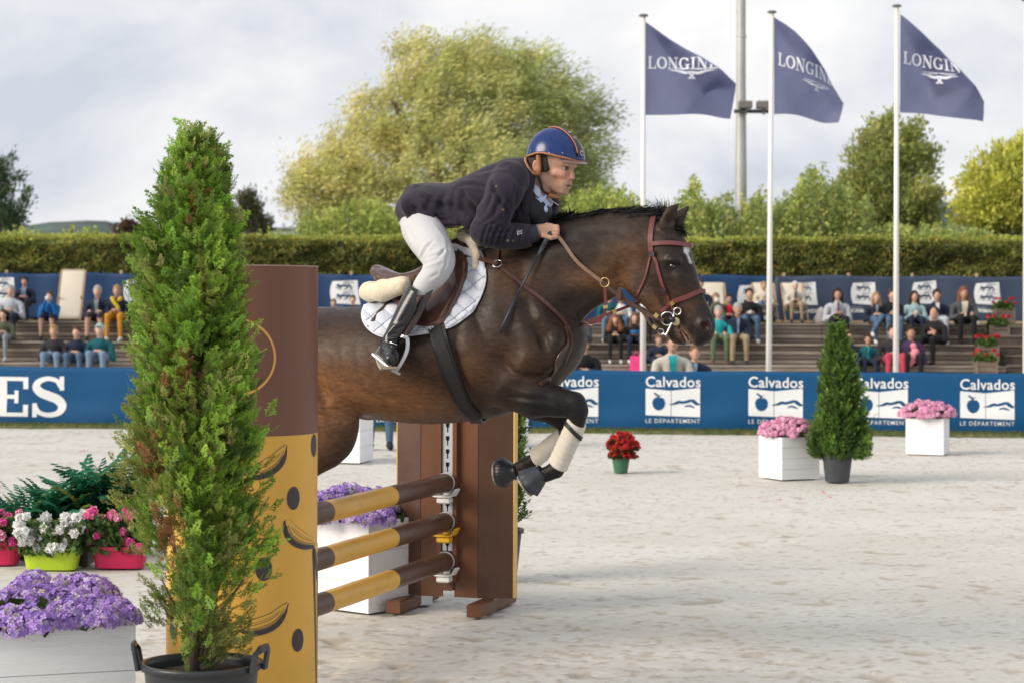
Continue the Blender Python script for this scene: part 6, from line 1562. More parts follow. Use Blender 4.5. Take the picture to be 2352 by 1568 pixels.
hang([(1386, 706, .12), (1396, 704, .12)], .016, .006, m_brass, 'buckle', bp_); hang([(1408, 718, .0), (1416, 714, .0)], .02, .006, m_brass, 'buckle', bp_)
hang([(1081, 952, .06), (1090, 960, .05), (1110, 958, .03), (1145, 950, .0), (1170, 940, -.02)], .008, .004, m_lea2, 'martingale_end', bp_)
# ---- bridle
br = thing('bridle', 'burgundy leather bridle with bit on the horse head', 'bridle', toW(L(1530, 620, .09)))
strap([(1499, 504), (1495, 530), (1494, 560), (1497, 585)], .025, .005, m_brid, 'headpiece', br, .003)
strap([(1497, 583), (1508, 600), (1515, 630), (1525, 660), (1540, 692), (1549, 712)], .015, .005, m_brid, 'cheekpiece', br, .004)
strap([(1497, 583), (1490, 610), (1480, 642), (1468, 670), (1458, 692)], .009, .005, m_brid, 'throatlatch', br, .004)
strap([(1491, 561), (1520, 559), (1550, 560), (1577, 565)], .021, .006, m_brid, 'browband', br, .006)
strap([(1609, 668), (1580, 680), (1547, 692)], .021, .006, m_brid, 'noseband', br, .006)
strap([(1547, 692), (1532, 704), (1518, 716)], .017, .005, m_brid, 'noseband', br, .008)
for (x, y, w_, h_) in ((1499, 583, .030, .022), (1527, 667, .022, .024)):
    strap([(x, y - h_ * 245), (x + 1, y + h_ * 245)], w_, .010, mat('dark_keeper', (.035, .02, .022), .45), 'keeper', br, .006)
strap([(1499, 504), (1495, 530), (1494, 560), (1497, 585), (1508, 600), (1515, 630), (1525, 660), (1549, 712)], .015, .005, m_brid, 'cheekpiece', br, .004, -1)
strap([(1577, 566), (1550, 560), (1491, 561)], .018, .005, m_brid, 'browband', br, .005, -1); strap([(1609, 668), (1580, 680), (1547, 692), (1518, 716)], .018, .005, m_brid, 'noseband', br, .005, -1)
def over(x0, y0, par, m, w=.020, th=.006, bulge=8):      # band across the face between both sides
    a = on_coat(x0, y0, .006, 1); b_ = on_coat(x0, y0, .006, -1); mid = Vector(toW(L(x0 + bulge, y0 - 1, 0)))
    pts = smooth_path([a[0], a[0] * .45 + mid * .55 + Vector(HU) * .012, mid + Vector(HU) * .006, b_[0] * .45 + mid * .55 + Vector(HU) * .012, b_[0]], 5); nn = [((p if isinstance(p, Vector) else Vector(p)) - Vector(toW(L(x0 - 40, y0 + 8, 0)))).normalized() for p in pts]
    V, F = g_ribbon(pts, nn, w, th); mk('face_band', V, F, m, par)
over(1572, 564, br, m_brid, .020, .006, 12); over(1604, 670, br, m_brid, .020, .006, 9)
strap([(1545, 690), (1550, 698)], .024, .011, m_brass, 'buckle', br, .008)
v = Vol(L(1455, 450) - [0, 0, .0] - .02, L(1520, 440) + .02, .01)
hp = [on_coat(1499, 506, .004, 1)[0], Vector(toW(L(1503, 496, .03))), Vector(toW(L(1504, 494, 0))), Vector(toW(L(1503, 496, -.03))), on_coat(1499, 506, .004, -1)[0]]
V, F = g_ribbon(smooth_path(hp, 4), [Vector((0, 0, 1))] * 17, .024, .005); mk('headpiece', V, F, m_brid, br)
# bit: loop rings, shank, rubber guard
for s in (1, -1):
    ww = .072 * s
    def loop(x, y, R, rr, w=ww, m=m_chr, sq=1.0, nm='bit_ring'):
        c = L(x, y, w); pts = [Vector(toW(c + np.array([R * math.cos(t), R * sq * math.sin(t), 0]))) for t in np.linspace(0, 2 * PI, 25)[:-1]]; V, F = g_tube(pts, rr, 7, closed=True, cap=False); mk(nm, V, F, m, br, smooth=True)
    loop(1533, 732, .030, .0036); loop(1556, 715, .016, .0032); loop(1518, 762, .013, .003)
    V, F = g_tube([Vector(toW(L(1548, 712, ww))), Vector(toW(L(1546, 735, ww))), Vector(toW(L(1540, 748, ww))), Vector(toW(L(1530, 770, ww))), Vector(toW(L(1519, 763, ww)))], .0048, 7); mk('bit_shank', V, F, m_chr, br, smooth=True)
V, F = g_tube([Vector(toW(L(1540, 733, .085))), Vector(toW(L(1550, 736, .05)))], [.014, .017], 12); mk('bit_guard', V, F, m_rub, br, smooth=True)
V, F = g_tube([Vector(toW(L(1545, 734, -.07))), Vector(toW(L(1552, 736, 0))), Vector(toW(L(1545, 734, .07)))], .007, 8); mk('mouthpiece', V, F, m_chr, br, smooth=True)
V, F = g_lathe([(.001, 0), (.014, 0), (.020, .004), (.014, .008), (.001, .008)], 14)
q_ = Matrix.Translation(Vector(toW(L(1553, 739, .066)))) @ Vector(HN).to_track_quat('Z', 'Y').to_matrix().to_4x4(); mk('bit_wrap', xf(q_, V), F, mat('yellowed_latex', (.34, .28, .16), .6), br, smooth=True)
# ---- reins
rn = thing('reins', 'brown rubber-grip reins from the rider hand to the bit', 'reins', toW(L(1400, 640, .15)))
m_rein = mat('worn_rubber_rein', (.155, .090, .062), .6, var=.2, vscale=40, bump=.3, bscale=200); m_rein2 = mat('brown_rein_leather', (.070, .036, .026), .5, var=.15, vscale=30)
hang([(1282, 543, .115), (1296, 560, .125), (1322, 597, .145), (1352, 624, .15), (1384, 648, .15)], .017, .006, m_rein, 'rein_grip', rn)
hang([(1383, 647, .153), (1420, 678, .13), (1470, 710, .10), (1500, 727, .088), (1526, 736, .078)], .017, .006, m_rein2, 'rein_leather', rn)
hang([(1468, 709, .10), (1480, 722, .095), (1495, 745, .088), (1516, 762, .078)], .013, .005, m_rein2, 'rein_leather', rn)
hang([(1282, 543, -.115), (1322, 597, -.145), (1384, 648, -.15), (1440, 690, -.11), (1526, 736, -.078)], .017, .006, m_rein2, 'rein_leather', rn)
hang([(1423, 667, .135), (1422, 692, .132)], .026, .012, m_lea2, 'rein_stop', rn)
hang([(1504, 722, .094), (1512, 728, .092)], .022, .009, m_brass, 'rein_buckle', rn); hang([(1500, 748, .094), (1508, 754, .092)], .018, .008, m_brass, 'rein_buckle', rn)
# ================================================================ RIDER
m_skin = mat('rider_skin', (.44, .27, .20), .52, var=.10, vscale=30, subsurf=.12, spec=.4, attr='Col')
m_jac = mat('dark_plum_navy_wool', (.024, .018, .032), .9, var=.18, vscale=40, bump=.12, bscale=260, sheen=.12, spec=.2, bdist=.003)
m_bre = mat('white_breeches', (.50, .505, .53), .78, var=.03, vscale=10, bump=.12, bscale=200, spec=.25, bdist=.003)
m_boot = mat('black_boot_leather', (.012, .013, .015), .26, var=.15, vscale=12, spec=.55, bump=.06, bscale=60)
m_shirt = mat('pale_blue_shirt', (.45, .54, .74), .75); m_gilet = mat('near_black_lining', (.012, .014, .020), .8)
rd = thing('person', 'rider in dark jacket, white breeches and blue helmet crouched over the horse neck', 'person', toW(L(980, 600, 0)))
SKIN = np.array([.43, .262, .192])
def rel(V, F, lines, normals_from=None):
    """wrinkles and seams: lines = (list of (x, y, w)), width m, depth m"""
    N_ = vnormals(V, F)
    V0 = V.copy(); k2 = np.array([1, 1, 0.0])
    for pts, wd, dp in lines:       # each fold: a groove with a softer ridge beside it
        q = [L(*p) * k2 for p in pts]; d = np.full(len(V), 9.0); T_ = np.zeros(len(V)); sg = 1 if pts[0][2] >= 0 else -1
        for i, (a, b) in enumerate(zip(q[:-1], q[1:])):
            ab = b - a; P0 = V0 * k2; t = np.clip(((P0 - a) @ ab) / (ab @ ab), 0, 1); dd = np.linalg.norm(P0 - a - t[:, None] * ab, axis=1); m = dd < d; d[m] = dd[m]; T_[m] = (i + t[m]) / (len(q) - 1)
        front = np.clip(N_[:, 2] * sg * 1.8 - .1, 0, 1) * (V0[:, 2] * sg > .02) * np.clip(np.sin(np.clip(T_, .04, .96) * PI) * 2, 0, 1)
        V = V - N_ * (((1.35 * np.exp(-(d / wd) ** 2) - .8 * np.exp(-((d - wd * 2.1) / (wd * 1.1)) ** 2)) * dp * front)[:, None])
    return V
# ---------------- inner body (hidden by the clothes except neck and wrists)
v = Vol(L(840, 900)[0:3] * [1, 1, 0] + [0, 0, -.62], L(1360, 280) * [1, 1, 0] + [0, 0, .62], .012)
v.chain([(L(985, 490), .08, .12), (L(1050, 478), .08, .11), (L(1120, 460), .085, .14), (L(1165, 445), .08, .15), (L(1205, 425), .055, .07), (L(1245, 405), .050, .052), (L(1262, 385), .055, .06)], .03, 0, WX)
for s in (1, -1):
    v.cone(L(1168, 430, s * .17), L(1112, 532, s * .25), .045, .035, .03); v.cone(L(1112, 532, s * .25), L(1228, 533, s * .125), .036, .024, .02)
    v.cone(L(965, 505, s * .11), L(1010, 592, s * .27), .06, .04, .03); v.cone(L(1010, 592, s * .27), L(897, 778, s * .385),   .026, .022, .02)
    v.cone(L(893, 790, s * .385), L(895, 828, s * .47), .026, .022, .02)
V, F, _ = v.mesh(); mk('body', toW(V), F, m_skin, rd, smooth=True, col=np.tile(SKIN, (len(V), 1)))
# ---------------- head (turned a little towards the camera)
YAW = math.radians(16); cy0, sy0 = math.cos(YAW), math.sin(YAW)
def Hd(x, y, l=0.0):
    wm = (x - 1255) * S * math.tan(YAW) * .9; q = L(x, y, wm * 0.0)
    return np.array([q[0] - l * sy0, q[1], wm + l * cy0])
LAT = (-sy0, 0, cy0)
h = .0035
v = Vol(L(1190, 470) * [1, 1, 0] + [0, 0, -.12], L(1345, 295) * [1, 1, 0] + [0, 0, .17], h)
v.ell(Hd(1262, 362), (.101, .093, .078), Matrix.Rotation(YAW, 3, 'Y'), k=0, label=0)
v.ell(Hd(1296, 368), (.062, .060, .068), k=.02, label=0)
v.cone(Hd(1283, 386), Hd(1282, 420), .062, .043, .02, 0, (LAT, 1.26))
v.cone(Hd(1300, 392), Hd(1298, 428), .036, .028, .015, 0, (LAT, .85))
v.cone(Hd(1316, 380, .026), Hd(1317, 380, -.026), .0125, .0125, .014, 0)          # brow
v.cone(Hd(1318, 390), Hd(1318.5, 407), .0085, .0125, .010, 0); v.ell(Hd(1319.5, 410), (.0125, .0095, .0105), k=.006, label=0)      # nose
for l in (1, -1):
    v.ell(Hd(1313, 412, l * .0125), (.009, .0075, .0065), k=.006, label=0)
    v.cone(Hd(1290, 401, l * .047), Hd(1305, 403, l * .034), .012, .010, .024, 0)                  # cheekbone
    v.cone(Hd(1260, 409, l * .050), Hd(1288, 440, l * .014), .018, .013, .016, 0)                  # jaw
    v.ell(Hd(1313.5, 389, l * .0315), (.011, .0085, .0145), k=.008, cut=True)                      # eye hollow
    v.ell(Hd(1315, 414, l * .007), (.004, .003, .003), k=.002, cut=True)
    # ear
    v.ell(Hd(1252, 384, l * .080), (.017, .030, .010), k=.006, label=0); v.ell(Hd(1254, 383, l * .090), (.010, .019, .007), k=.004, cut=True)
v.cone(Hd(1304, 419, .012), Hd(1304, 419, -.012), .018, .018, .010, 0)
v.cone(Hd(1310.5, 424.5, .017), Hd(1310.5, 424.5, -.017), .0062, .0062, .005, 1); v.cone(Hd(1306, 433, .015), Hd(1306, 433, -.015), .0072, .0072, .005, 1)
v.cone(Hd(1313, 428.6, .015), Hd(1313, 428.6, -.015), .0034, .0034, .002, 2, None, True)
v.cone(Hd(1298, 441, .010), Hd(1298, 441, -.010), .0155, .0155, .012, 0); v.cone(Hd(1310, 438, .012), Hd(1310, 438, -.012), .005, .005, .008, None, None, True)
v.chain([(L(1262, 398, .01), .050, .050), (L(1246, 428, 0), .052, .052), (L(1230, 462, -.01), .060, .062)], .02, 3, WX)
v.cone(Hd(1264, 425, .030), L(1240, 462, .010), .013, .012, .02, 3)
V, F, lb = v.mesh()
nzf = fbm(V * 40, 3, 9); fc = np.tile(SKIN, (len(V), 1)) * (1 + .06 * nzf)[:, None]
def gb(c, r): return np.exp(-(np.linalg.norm(V - c, axis=1) / r) ** 2)
RED_ = np.array([.52, .20, .15])
fc = mixc(fc, RED_, .7 * gb(Hd(1318, 408), .022) + .45 * gb(Hd(1300, 405, .05), .035) + .5 * gb(Hd(1252, 384, .08), .022) + .35 * gb(L(1246, 425, .05), .04))
fc = mixc(fc, np.array([.40, .13, .12]), np.clip(.75 * gb(Hd(1310.5, 424.5, .005), .011) + .75 * gb(Hd(1306, 433, .005), .011), 0, .85) * (nzf > -2))
fc = mixc(fc, np.array([.27, .165, .125]), .6 * gb(Hd(1288, 436, .03), .035) + .45 * gb(Hd(1304, 418, .02), .012) + .55 * gb(Hd(1268, 418, .055), .035) + .35 * gb(Hd(1288, 415, .05), .02))     # shaved beard
brow = seg_d(V, Hd(1306, 380.5, .046), Hd(1319, 379.5, .018)); fc = mixc(fc, np.array([.05, .03, .02]), np.clip((.0085 - brow) / .003, 0, .85))
brow = seg_d(V, Hd(1309, 382, -.047), Hd(1319, 379.5, -.020)); fc = mixc(fc, np.array([.05, .03, .02]), np.clip((.0060 - brow) / .0025, 0, .85))
fc = mixc(fc, np.array([.06, .015, .015]), np.clip((.0055 - seg_d(V, Hd(1312, 428.6, .014), Hd(1312, 428.6, -.014))) / .002, 0, 1))
mk('head', toW(V), F, m_skin, rd, smooth=True, col=np.clip(fc, 0, 1))
for l in (1, -1):
    c = Hd(1308.8, 388.6, l * .0315); v = Vol(c - .017, c + .017, .0016); v.ell(c, (.0115, .0108, .0118), k=0); V, F, _ = v.mesh()
    g_ = np.array([1, -.10, .35 * (1 if l > 0 else .2)]); g_ /= np.linalg.norm(g_); dd = (V - c) @ g_ / .0112; col = np.where(dd[:, None] > .93, np.array([.01, .01, .01]), np.where(dd[:, None] > .66, np.array([.06, .045, .03]), np.array([.36, .30, .28])))
    mk('eye', toW(V), F, mat('eyeball', (.5, .5, .5), .12, attr='Col', coat=.6), rd, smooth=True, col=col)
    up = [Hd(1302.5, 390, l * .043), Hd(1307, 386.6, l * .0400), Hd(1312.3, 386.4, l * .033), Hd(1315, 389.0, l * .024)]; V, F = g_tube([Vector(p) for p in smooth_path(up, 4)], .0027, 6); mk('eyelid', toW(V), F, mat('lash_line', (.10, .05, .04), .6), rd, smooth=True)
    lo = [Hd(1302.5, 390.5, l * .043), Hd(1307, 392.4, l * .0400), Hd(1312.3, 391.8, l * .033)]; V, F = g_tube([Vector(p) for p in smooth_path(lo, 4)], .0019, 6); mk('eyelid', toW(V), F, m_skin, rd, smooth=True, col=np.tile(SKIN * .85, (len(V), 1)))
# hair under the helmet
v = Vol(L(1195, 420) * [1, 1, 0] + [0, 0, -.11], L(1340, 300) * [1, 1, 0] + [0, 0, .14], .0045)
v.ell(Hd(1261, 366), (.104, .094, .0815), Matrix.Rotation(YAW, 3, 'Y'), k=0)
x_, y_, z_ = v.grid(); 
cut = L(1272, 390)[0] - .16 * (y_ - L(1281, 390)[1]); v.d = np.maximum(v.d, x_ - cut); v.d = np.maximum(v.d, L(1250, 402)[1] - y_ + 0 * x_)
for l in (1, -1):
    v.cone(Hd(1272, 372, l * .071), Hd(1273, 397, l * .069), .0105, .006, .008, None, (LAT, 1.5)); v.ell(Hd(1253, 386, l * .085), (.021, .030, .020), k=.004, cut=True)
V, F, _ = v.mesh(); V = V + .0014 * fbm(V * np.array([90, 30, 90]), 2, 3)[:, None]; mk('hair', toW(V), F, mat('dark_brown_hair', (.030, .019, .013), .6, var=.3, vscale=60, bump=.5, bscale=160, stretch=(1, 1, .3)), rd, smooth=True)
# ---------------- helmet
BR = [(1206, 359), (1214, 361), (1226, 362), (1240, 358), (1256, 355), (1275, 358), (1300, 365), (1325, 371), (1352, 377)]
hm = thing('helmet', 'glossy royal blue riding helmet with tan leather trim and chin strap', 'helmet', toW(Hd(1274, 355)))
def helmet(h, infl):
    v = Vol(L(1190, 400) * [1, 1, 0] + [0, 0, -.17], L(1365, 280) * [1, 1, 0] + [0, 0, .20], h)
    v.ell(Hd(1274, 360), (.128 + infl, .134 + infl, .108 + infl), Matrix.Rotation(YAW, 3, 'Y'), k=0); v.ell(Hd(1284, 366), (.125 + infl, .118 + infl, .104 + infl), Matrix.Rotation(YAW, 3, 'Y'), k=.02)
    x_, y_, z_ = v.grid(); xs_ = np.array([L(a, b)[0] for a, b in BR]); ys_ = np.array([L(a, b)[1] for a, b in BR]); yb = np.interp(x_.ravel(), xs_, ys_).reshape(x_.shape)
    v.d = np.maximum(v.d, yb - y_ + 0 * z_); return v
v = helmet(.0045, 0); v.ell(Hd(1268, 368), (.108, .112, .088), Matrix.Rotation(YAW, 3, 'Y'), k=0, cut=True)
V, F, _ = v.mesh(); mk('shell', toW(V), F, mat('royal_blue_lacquer', (.002, .021, .12), .24, spec=.5), hm, smooth=True)
HELV, HELF = toW(V), F; HB = BVHTree.FromPolygons([tuple(p) for p in HELV], [tuple(f) for f in HELF])
CH = Vector(toW(Hd(1276, 362)))
def on_helm(az, el, off=.002):
    """az from straight ahead (radians, + towards camera side), el above the brim plane"""
    d = Vector(HU) * (math.cos(el) * math.cos(az + YAW)) + Vector(HN) * (math.cos(el) * math.sin(az + YAW)) + Vector((0, 0, 1)) * math.sin(el)
    hit = HB.ray_cast(CH + d * .5, -d, .6)
    return (hit[0] + d * off, d) if hit[0] is not None else (CH + d * .13, d)
# brim trim all round
pts = []
for az in np.linspace(0, 2 * PI, 65)[:-1]:
    e0 = -.45
    for k in range(60):
        hit_ = None; d = Vector(HU) * (math.cos(e0) * math.cos(az + YAW)) + Vector(HN) * (math.cos(e0) * math.sin(az + YAW)) + Vector((0, 0, 1)) * math.sin(e0)
        r_ = HB.ray_cast(CH + d * .5, -d, .405)
        if r_[0] is not None and (r_[0] - CH).length > .095: break
        e0 += .02
    pts.append((r_[0] if r_[0] is not None else CH + d * .12) + d * .001)
m_tan = mat('tan_trim_leather', (.34, .145, .060), .5, var=.2, vscale=30, bump=.3, bscale=120); m_pip = mat('copper_piping', (.42, .14, .06), .45)
for _ in range(2): pts = [(pts[i - 1] + pts[i] * 2 + pts[(i + 1) % len(pts)]) / 4 for i in range(len(pts))]
V, F = g_tube(pts, .0048, 8, closed=True, cap=False); mk('brim_trim', V, F, m_tan, hm, smooth=True)
# centre band with piping over the crown
cen = [on_helm(0, e_, .0015) for e_ in np.linspace(.08, 1.75, 26)]
V, F = g_ribbon([p for p, d in cen], [d for p, d in cen], .034, .0045); mk('centre_band', V, F, mat('black_helmet_mesh', (.018, .02, .026), .5, var=.3, vscale=80), hm)
for s in (1, -1):
    V, F = g_tube([p + Vector(np.array(LAT)[0] * HU + np.array(LAT)[2] * HN) * .0175 * s for p, d in cen], .0030, 6); mk('piping', V, F, m_pip, hm, smooth=True)
for k in (9, 13): p, d = cen[k]; V, F = g_tube([p + d * .004, p + d * .008], .008, 10); mk('vent', V, F, mat('vent_grey', (.25, .27, .30), .4, metal=.4), hm)
p, d = on_helm(0, .09, .004); q_ = Matrix.Translation(p) @ d.to_track_quat('Z', 'Y').to_matrix().to_4x4(); V, F = g_box(-.020, -.013, 0, .020, .013, .006, .002); mk('badge_plate', xf(q_, V), F, m_black, hm); V, F = g_lathe([(.012, .006), (.012, .009), (.009, .0095), (.009, .008)], 20); mk('badge', xf(q_, V), F, m_chr, hm)
for az, el in ((.72, .10), (1.25, .12), (2.1, .20)): p, d = on_helm(az, el, .001); V, F = g_tube([p, p + d * .002], .0028, 8); mk('stud', V, F, m_chr, hm)
# visor: crescent peak under the front of the shell
V = []; F = []; n = 20
for i in range(n):
    a = -.85 + 1.7 * i / (n - 1); k = max(0, math.cos(a * 1.8)) ** .6; ex = .024 * max(k, 0.05)
    base = on_helm(a, -.06, -.008)[0]; base.z = float(np.interp(0, [0, 1], [toW(L(1325, 371))[2], 0])) + .004 * (1 - math.cos(a)) * 5
    d = (Vector(HU) * math.cos(a + YAW) + Vector(HN) * math.sin(a + YAW)); tip = base + d * ex + Vector((0, 0, -.014 * k))
    V += [base, tip, tip + Vector((0, 0, -.003)), base + Vector((0, 0, -.006))]
for i in range(n - 1):
    for k in range(4): F.append((i * 4 + k, i * 4 + (k + 1) % 4, i * 4 + 4 + (k + 1) % 4, i * 4 + 4 + k))
mk('visor', V, F, mat('mauve_visor', (.26, .17, .17), .35), hm, smooth=False)
# harness
for l in (1, -1):
    a = [Hd(1262, 359, l * .096), Hd(1263, 375, l * .094), Hd(1262, 392, l * .090), Hd(1258, 403, l * .086)]
    b_ = [Hd(1258, 403, l * .086), Hd(1248, 401, l * .087), Hd(1237, 390, l * .086), Hd(1228, 376, l * .082), Hd(1226, 364, l * .078)]
    for pth, w_ in ((a, .0115), (b_, .0075)): V, F = g_tube([Vector(p) for p in smooth_path(pth, 5)], w_, 8); mk('harness', toW(V), F, m_tan, hm, smooth=True)
    c_ = [Hd(1256, 404, l * .084), Hd(1260, 420, l * .074), Hd(1262, 438, l * .058), Hd(1267, 447, l * .035), Hd(1272, 451, 0)]; V, F = g_ribbon([Vector(p) for p in smooth_path(c_, 4)], [Vector((0, -.2 if i > 12 else 0, l)) for i in range(17)], .013, .003); mk('chin_strap', toW(V), F, m_black, hm)
v = Vol(L(1250, 470) * [1, 1, 0] + [0, 0, -.05], L(1300, 430) * [1, 1, 0] + [0, 0, .08], .004); v.cone(Hd(1268, 449, .012), Hd(1286, 454, 0), .014, .010, .006, 0, (LAT, .7)); V, F, _ = v.mesh(); mk('chin_cup', toW(V), F, m_tan, hm, smooth=True)
# ---------------- hands
def hand(side, name):
    f = np.array([1, 1, side]); v = Vol(L(1212, 570) * [1, 1, 0] + [0, 0, .02], L(1305, 500) * [1, 1, 0] + [0, 0, .22], .0034)
    v.cone(L(1222, 533, .128), L(1240, 532, .118), .0270, .0275, .01, 0, ((0, 1, 0), .95)); v.cone(L(1240, 531, .118), L(1262, 529, .112), .0290, .0310, .014, 0, (WX, 1.35)); v.cone(L(1256, 520, .118), L(1268, 524, .118), .014, .014, .012, 0)
    for i, (y, w, ln) in enumerate(((520, .132, 1.0), (527.5, .136, 1.05), (535, .134, 1.0), (542, .128, .85))):
        k0 = L(1266, y, w - .012); k1 = L(1266 + 14 * ln, y + 1.5, w - .010); k2 = L(1266 + 15 * ln, y + 3.5, w - .045); k3 = L(1266 + 2, y + 4, w - .055)
        v.cone(k0, k1, .0108, .0100, .005, 0); v.cone(k1, k2, .0100, .0088, .003, 0); v.cone(k2, k3, .0088, .0078, .003, 0)
    v.cone(L(1248, 541, .138), L(1266, 547, .140), .0125, .0105, .010, 0); v.cone(L(1266, 547, .140), L(1280, 545, .120), .0105, .0085, .003, 0)
    V, F, _ = v.mesh(); c = np.tile(SKIN * 1.05, (len(V), 1)) * (1 + .08 * fbm(V * 60, 2, 4))[:, None]
    kn = np.minimum.reduce([np.linalg.norm(V - L(1281, y, w - .012), axis=1) for y, w in ((521, .132), (529, .136), (536, .134), (543, .128))]); c = mixc(c, np.array([.55, .22, .16]), np.clip((.016 - kn) / .012, 0, .5))
    if side < 0: F = F[:, ::-1]
    mk(name, toW(V * f), F, m_skin, rd, smooth=True, col=c)
hand(1, 'hand'); hand(-1, 'hand')
# ---------------- jacket
def jacket():
    v = Vol(L(880, 620) * [1, 1, 0] + [0, 0, -.40], L(1330, 340) * [1, 1, 0] + [0, 0, .42], .0075)
    q = [(L(975, 478), 56 * S, .175), (L(1010, 478), 52 * S, .172), (L(1050, 473), 49 * S, .150), (L(1090, 461), 55 * S, .158), (L(1135, 446), 60 * S, .178), (L(1172, 430), 58 * S, .175), (L(1196, 424), 44 * S, .15)]
    sp_ = smooth_path([np.append(p, (r_, w_)) for p, r_, w_ in q], 4); v.chain([(a[:3], a[3], a[4]) for a in sp_], .02, 0, WX)
    v.cone(L(1180, 478, .08), L(1200, 500, .08), 38 * S, 24 * S, .03, 0); v.cone(L(1205, 470, -.11), L(1262, 468, -.13), 38 * S, 22 * S, .03, 0); v.cone(L(1262, 470, -.12), L(1252, 500, -.10), 22 * S, 20 * S, .02, 0)
    v.cone(L(1180, 395), L(1205, 385), 28 * S, 22 * S, .04, 0, (WX, .62))
    for s in (1, -1):
        v.chain([(L(1172, 412, s * .150), 42 * S, .085), (L(1160, 440, s * .205), 40 * S, .080), (L(1135, 492, s * .235), 37 * S, .072), (L(1116, 528, s * .262), 34 * S, .062)], .025, 0, WX)
        v.chain([(L(1114, 532, s * .265), 33 * S, .060), (L(1150, 543, s * .225), 29.5 * S, .056), (L(1190, 543, s * .172), 27.5 * S, .050), (L(1221, 541, s * .138), 25.5 * S, .047)], .018, 0, WX)
    # skirt flaring behind over the seat
    v.chain([(L(1000, 478), 50 * S, .185), (L(962, 482), 40 * S, .195), (L(945, 490), 25 * S, .19)], .03, 0, WX)
    v.cone(L(990, 455), L(952, 437), 24 * S, 10 * S, .03, 0, (WX, .30)); v.cone(L(958, 437, .05), L(951, 428, .06), 8 * S, 4 * S, .01, 0); v.cone(L(948, 470, .12), L(939, 500, .15), 12 * S, 10 * S, .02, 0)
    v.cone(L(1000, 500, .13), L(1080, 508, .14), 20 * S, 20 * S, .03, 0)
    # hollow the bottom of the skirt and trim cuffs
    x_, y_, z_ = v.grid(); a, b_ = L(930, 519), L(1100, 522)
    hem = a[1] + (b_[1] - a[1]) * (x_ - a[0]) / (b_[0] - a[0]) + .007 * np.sin(x_ * 23); m = (x_ < L(1088, 520)[0]) & (z_ * 0 == 0)
    v.d = np.where(m, np.maximum(v.d, hem - y_ + 0 * z_), v.d)
    cuffx = L(1221.5, 540, .138)[0]; sl = (y_ < L(1200, 508)[1]) & (x_ > L(1195, 540)[0]); v.d = np.where(sl & (np.abs(z_) > .06), np.maximum(v.d, x_ - cuffx + 0 * (y_ + z_)), v.d)
    # open front and collar
    v.cone(L(1246, 440), L(1228, 398), .070, .064, .010, None, None, True); v.cone(L(1255, 425), L(1300, 420), .070, .080, .010, None, None, True)
    v.cone(L(1240, 460, .04), L(1250, 520, .04), .055, .055, .015, None, (WX, .55), True)
    V, F, _ = v.mesh(); return V, F
JV, JF = jacket()
r = np.random.default_rng(8); lines = []
lines += [([(1188, 392, .14), (1196, 425, .225), (1182, 470, .255), (1150, 505, .30)], .008, .005)]                       # armhole
lines += [([(1125 + 9 * k, 512 + 3 * k, .30), (1108 + 10 * k, 560, .30)], .006, .0055) for k in range(5)] + [([(1100 + 4 * k, 520 + 5 * k, .33), (1130 + 12 * k, 500 + 10 * k, .30)], .007, .005) for k in range(4)]
lines += [([(1150 + 14 * k, 520, .25 - .02 * k), (1132 + 16 * k, 565, .25 - .02 * k)], .007, .0045) for k in range(5)]
lines += [([(1128 + 5 * k, 410 + 12 * k, .25), (1165, 470 + 8 * k, .29)], .008, .005) for k in range(4)]
lines += [([(1150, 452, .30), (1128, 500, .33)], .009, .006), ([(1170, 455, .27), (1155, 500, .31)], .008, .005), ([(1138, 430, .28), (1118, 480, .31)], .009, .005)]
lines += [([(1000 + 22 * k, 445 - 3 * k, .16), (985 + 26 * k, 480, .18), (1005 + 31 * k, 508 - 6 * (k % 2), .17)], .012 + .003 * (k % 2), .004) for k in range(4)]
lines += [([(1060, 430, .12), (1085, 470, .18), (1110, 500, .19)], .010, .008), ([(950, 470, .15), (990, 500, .19), (1040, 508, .18)], .010, .009), ([(985, 490, .18), (1030, 496, .18)], .005, .006), ([(965, 445, .14), (1000, 470, .18), (1040, 475, .17)], .009, .006)]
lines += [([(1100, 400, .08), (1150, 385, .10), (1190, 385, .10)], .010, .004), ([(1060, 428, .08), (1090, 425, .13), (1120, 430, .17)], .008, .006)]
JV = rel(JV, JF, lines); NJ = vnormals(JV, JF); JV = JV + NJ * (.0028 * fbm(JV * 13, 3, 61) + .0005 * fbm(JV * 45, 2, 62))[:, None]
jk = mk('jacket', toW(JV), JF, m_jac, rd, smooth=True)
JB = BVHTree.FromPolygons([tuple(p) for p in toW(JV)], [tuple(f) for f in JF])
def on_jac(x, y, off=.002):
    q = L(x, y, 0); w = .15
    for _ in range(3):
        q = L(x, y, w); h_ = JB.ray_cast(Vector(toW(np.array([q[0], q[1], 1.0]))), Vector(-HN), 2)
        if h_[0] is None: return None
        w = (np.array(h_[0]) - H0) @ HN
    n = h_[1] if h_[1].dot(Vector(HN)) > 0 else -h_[1]; return h_[0] + n * off, n
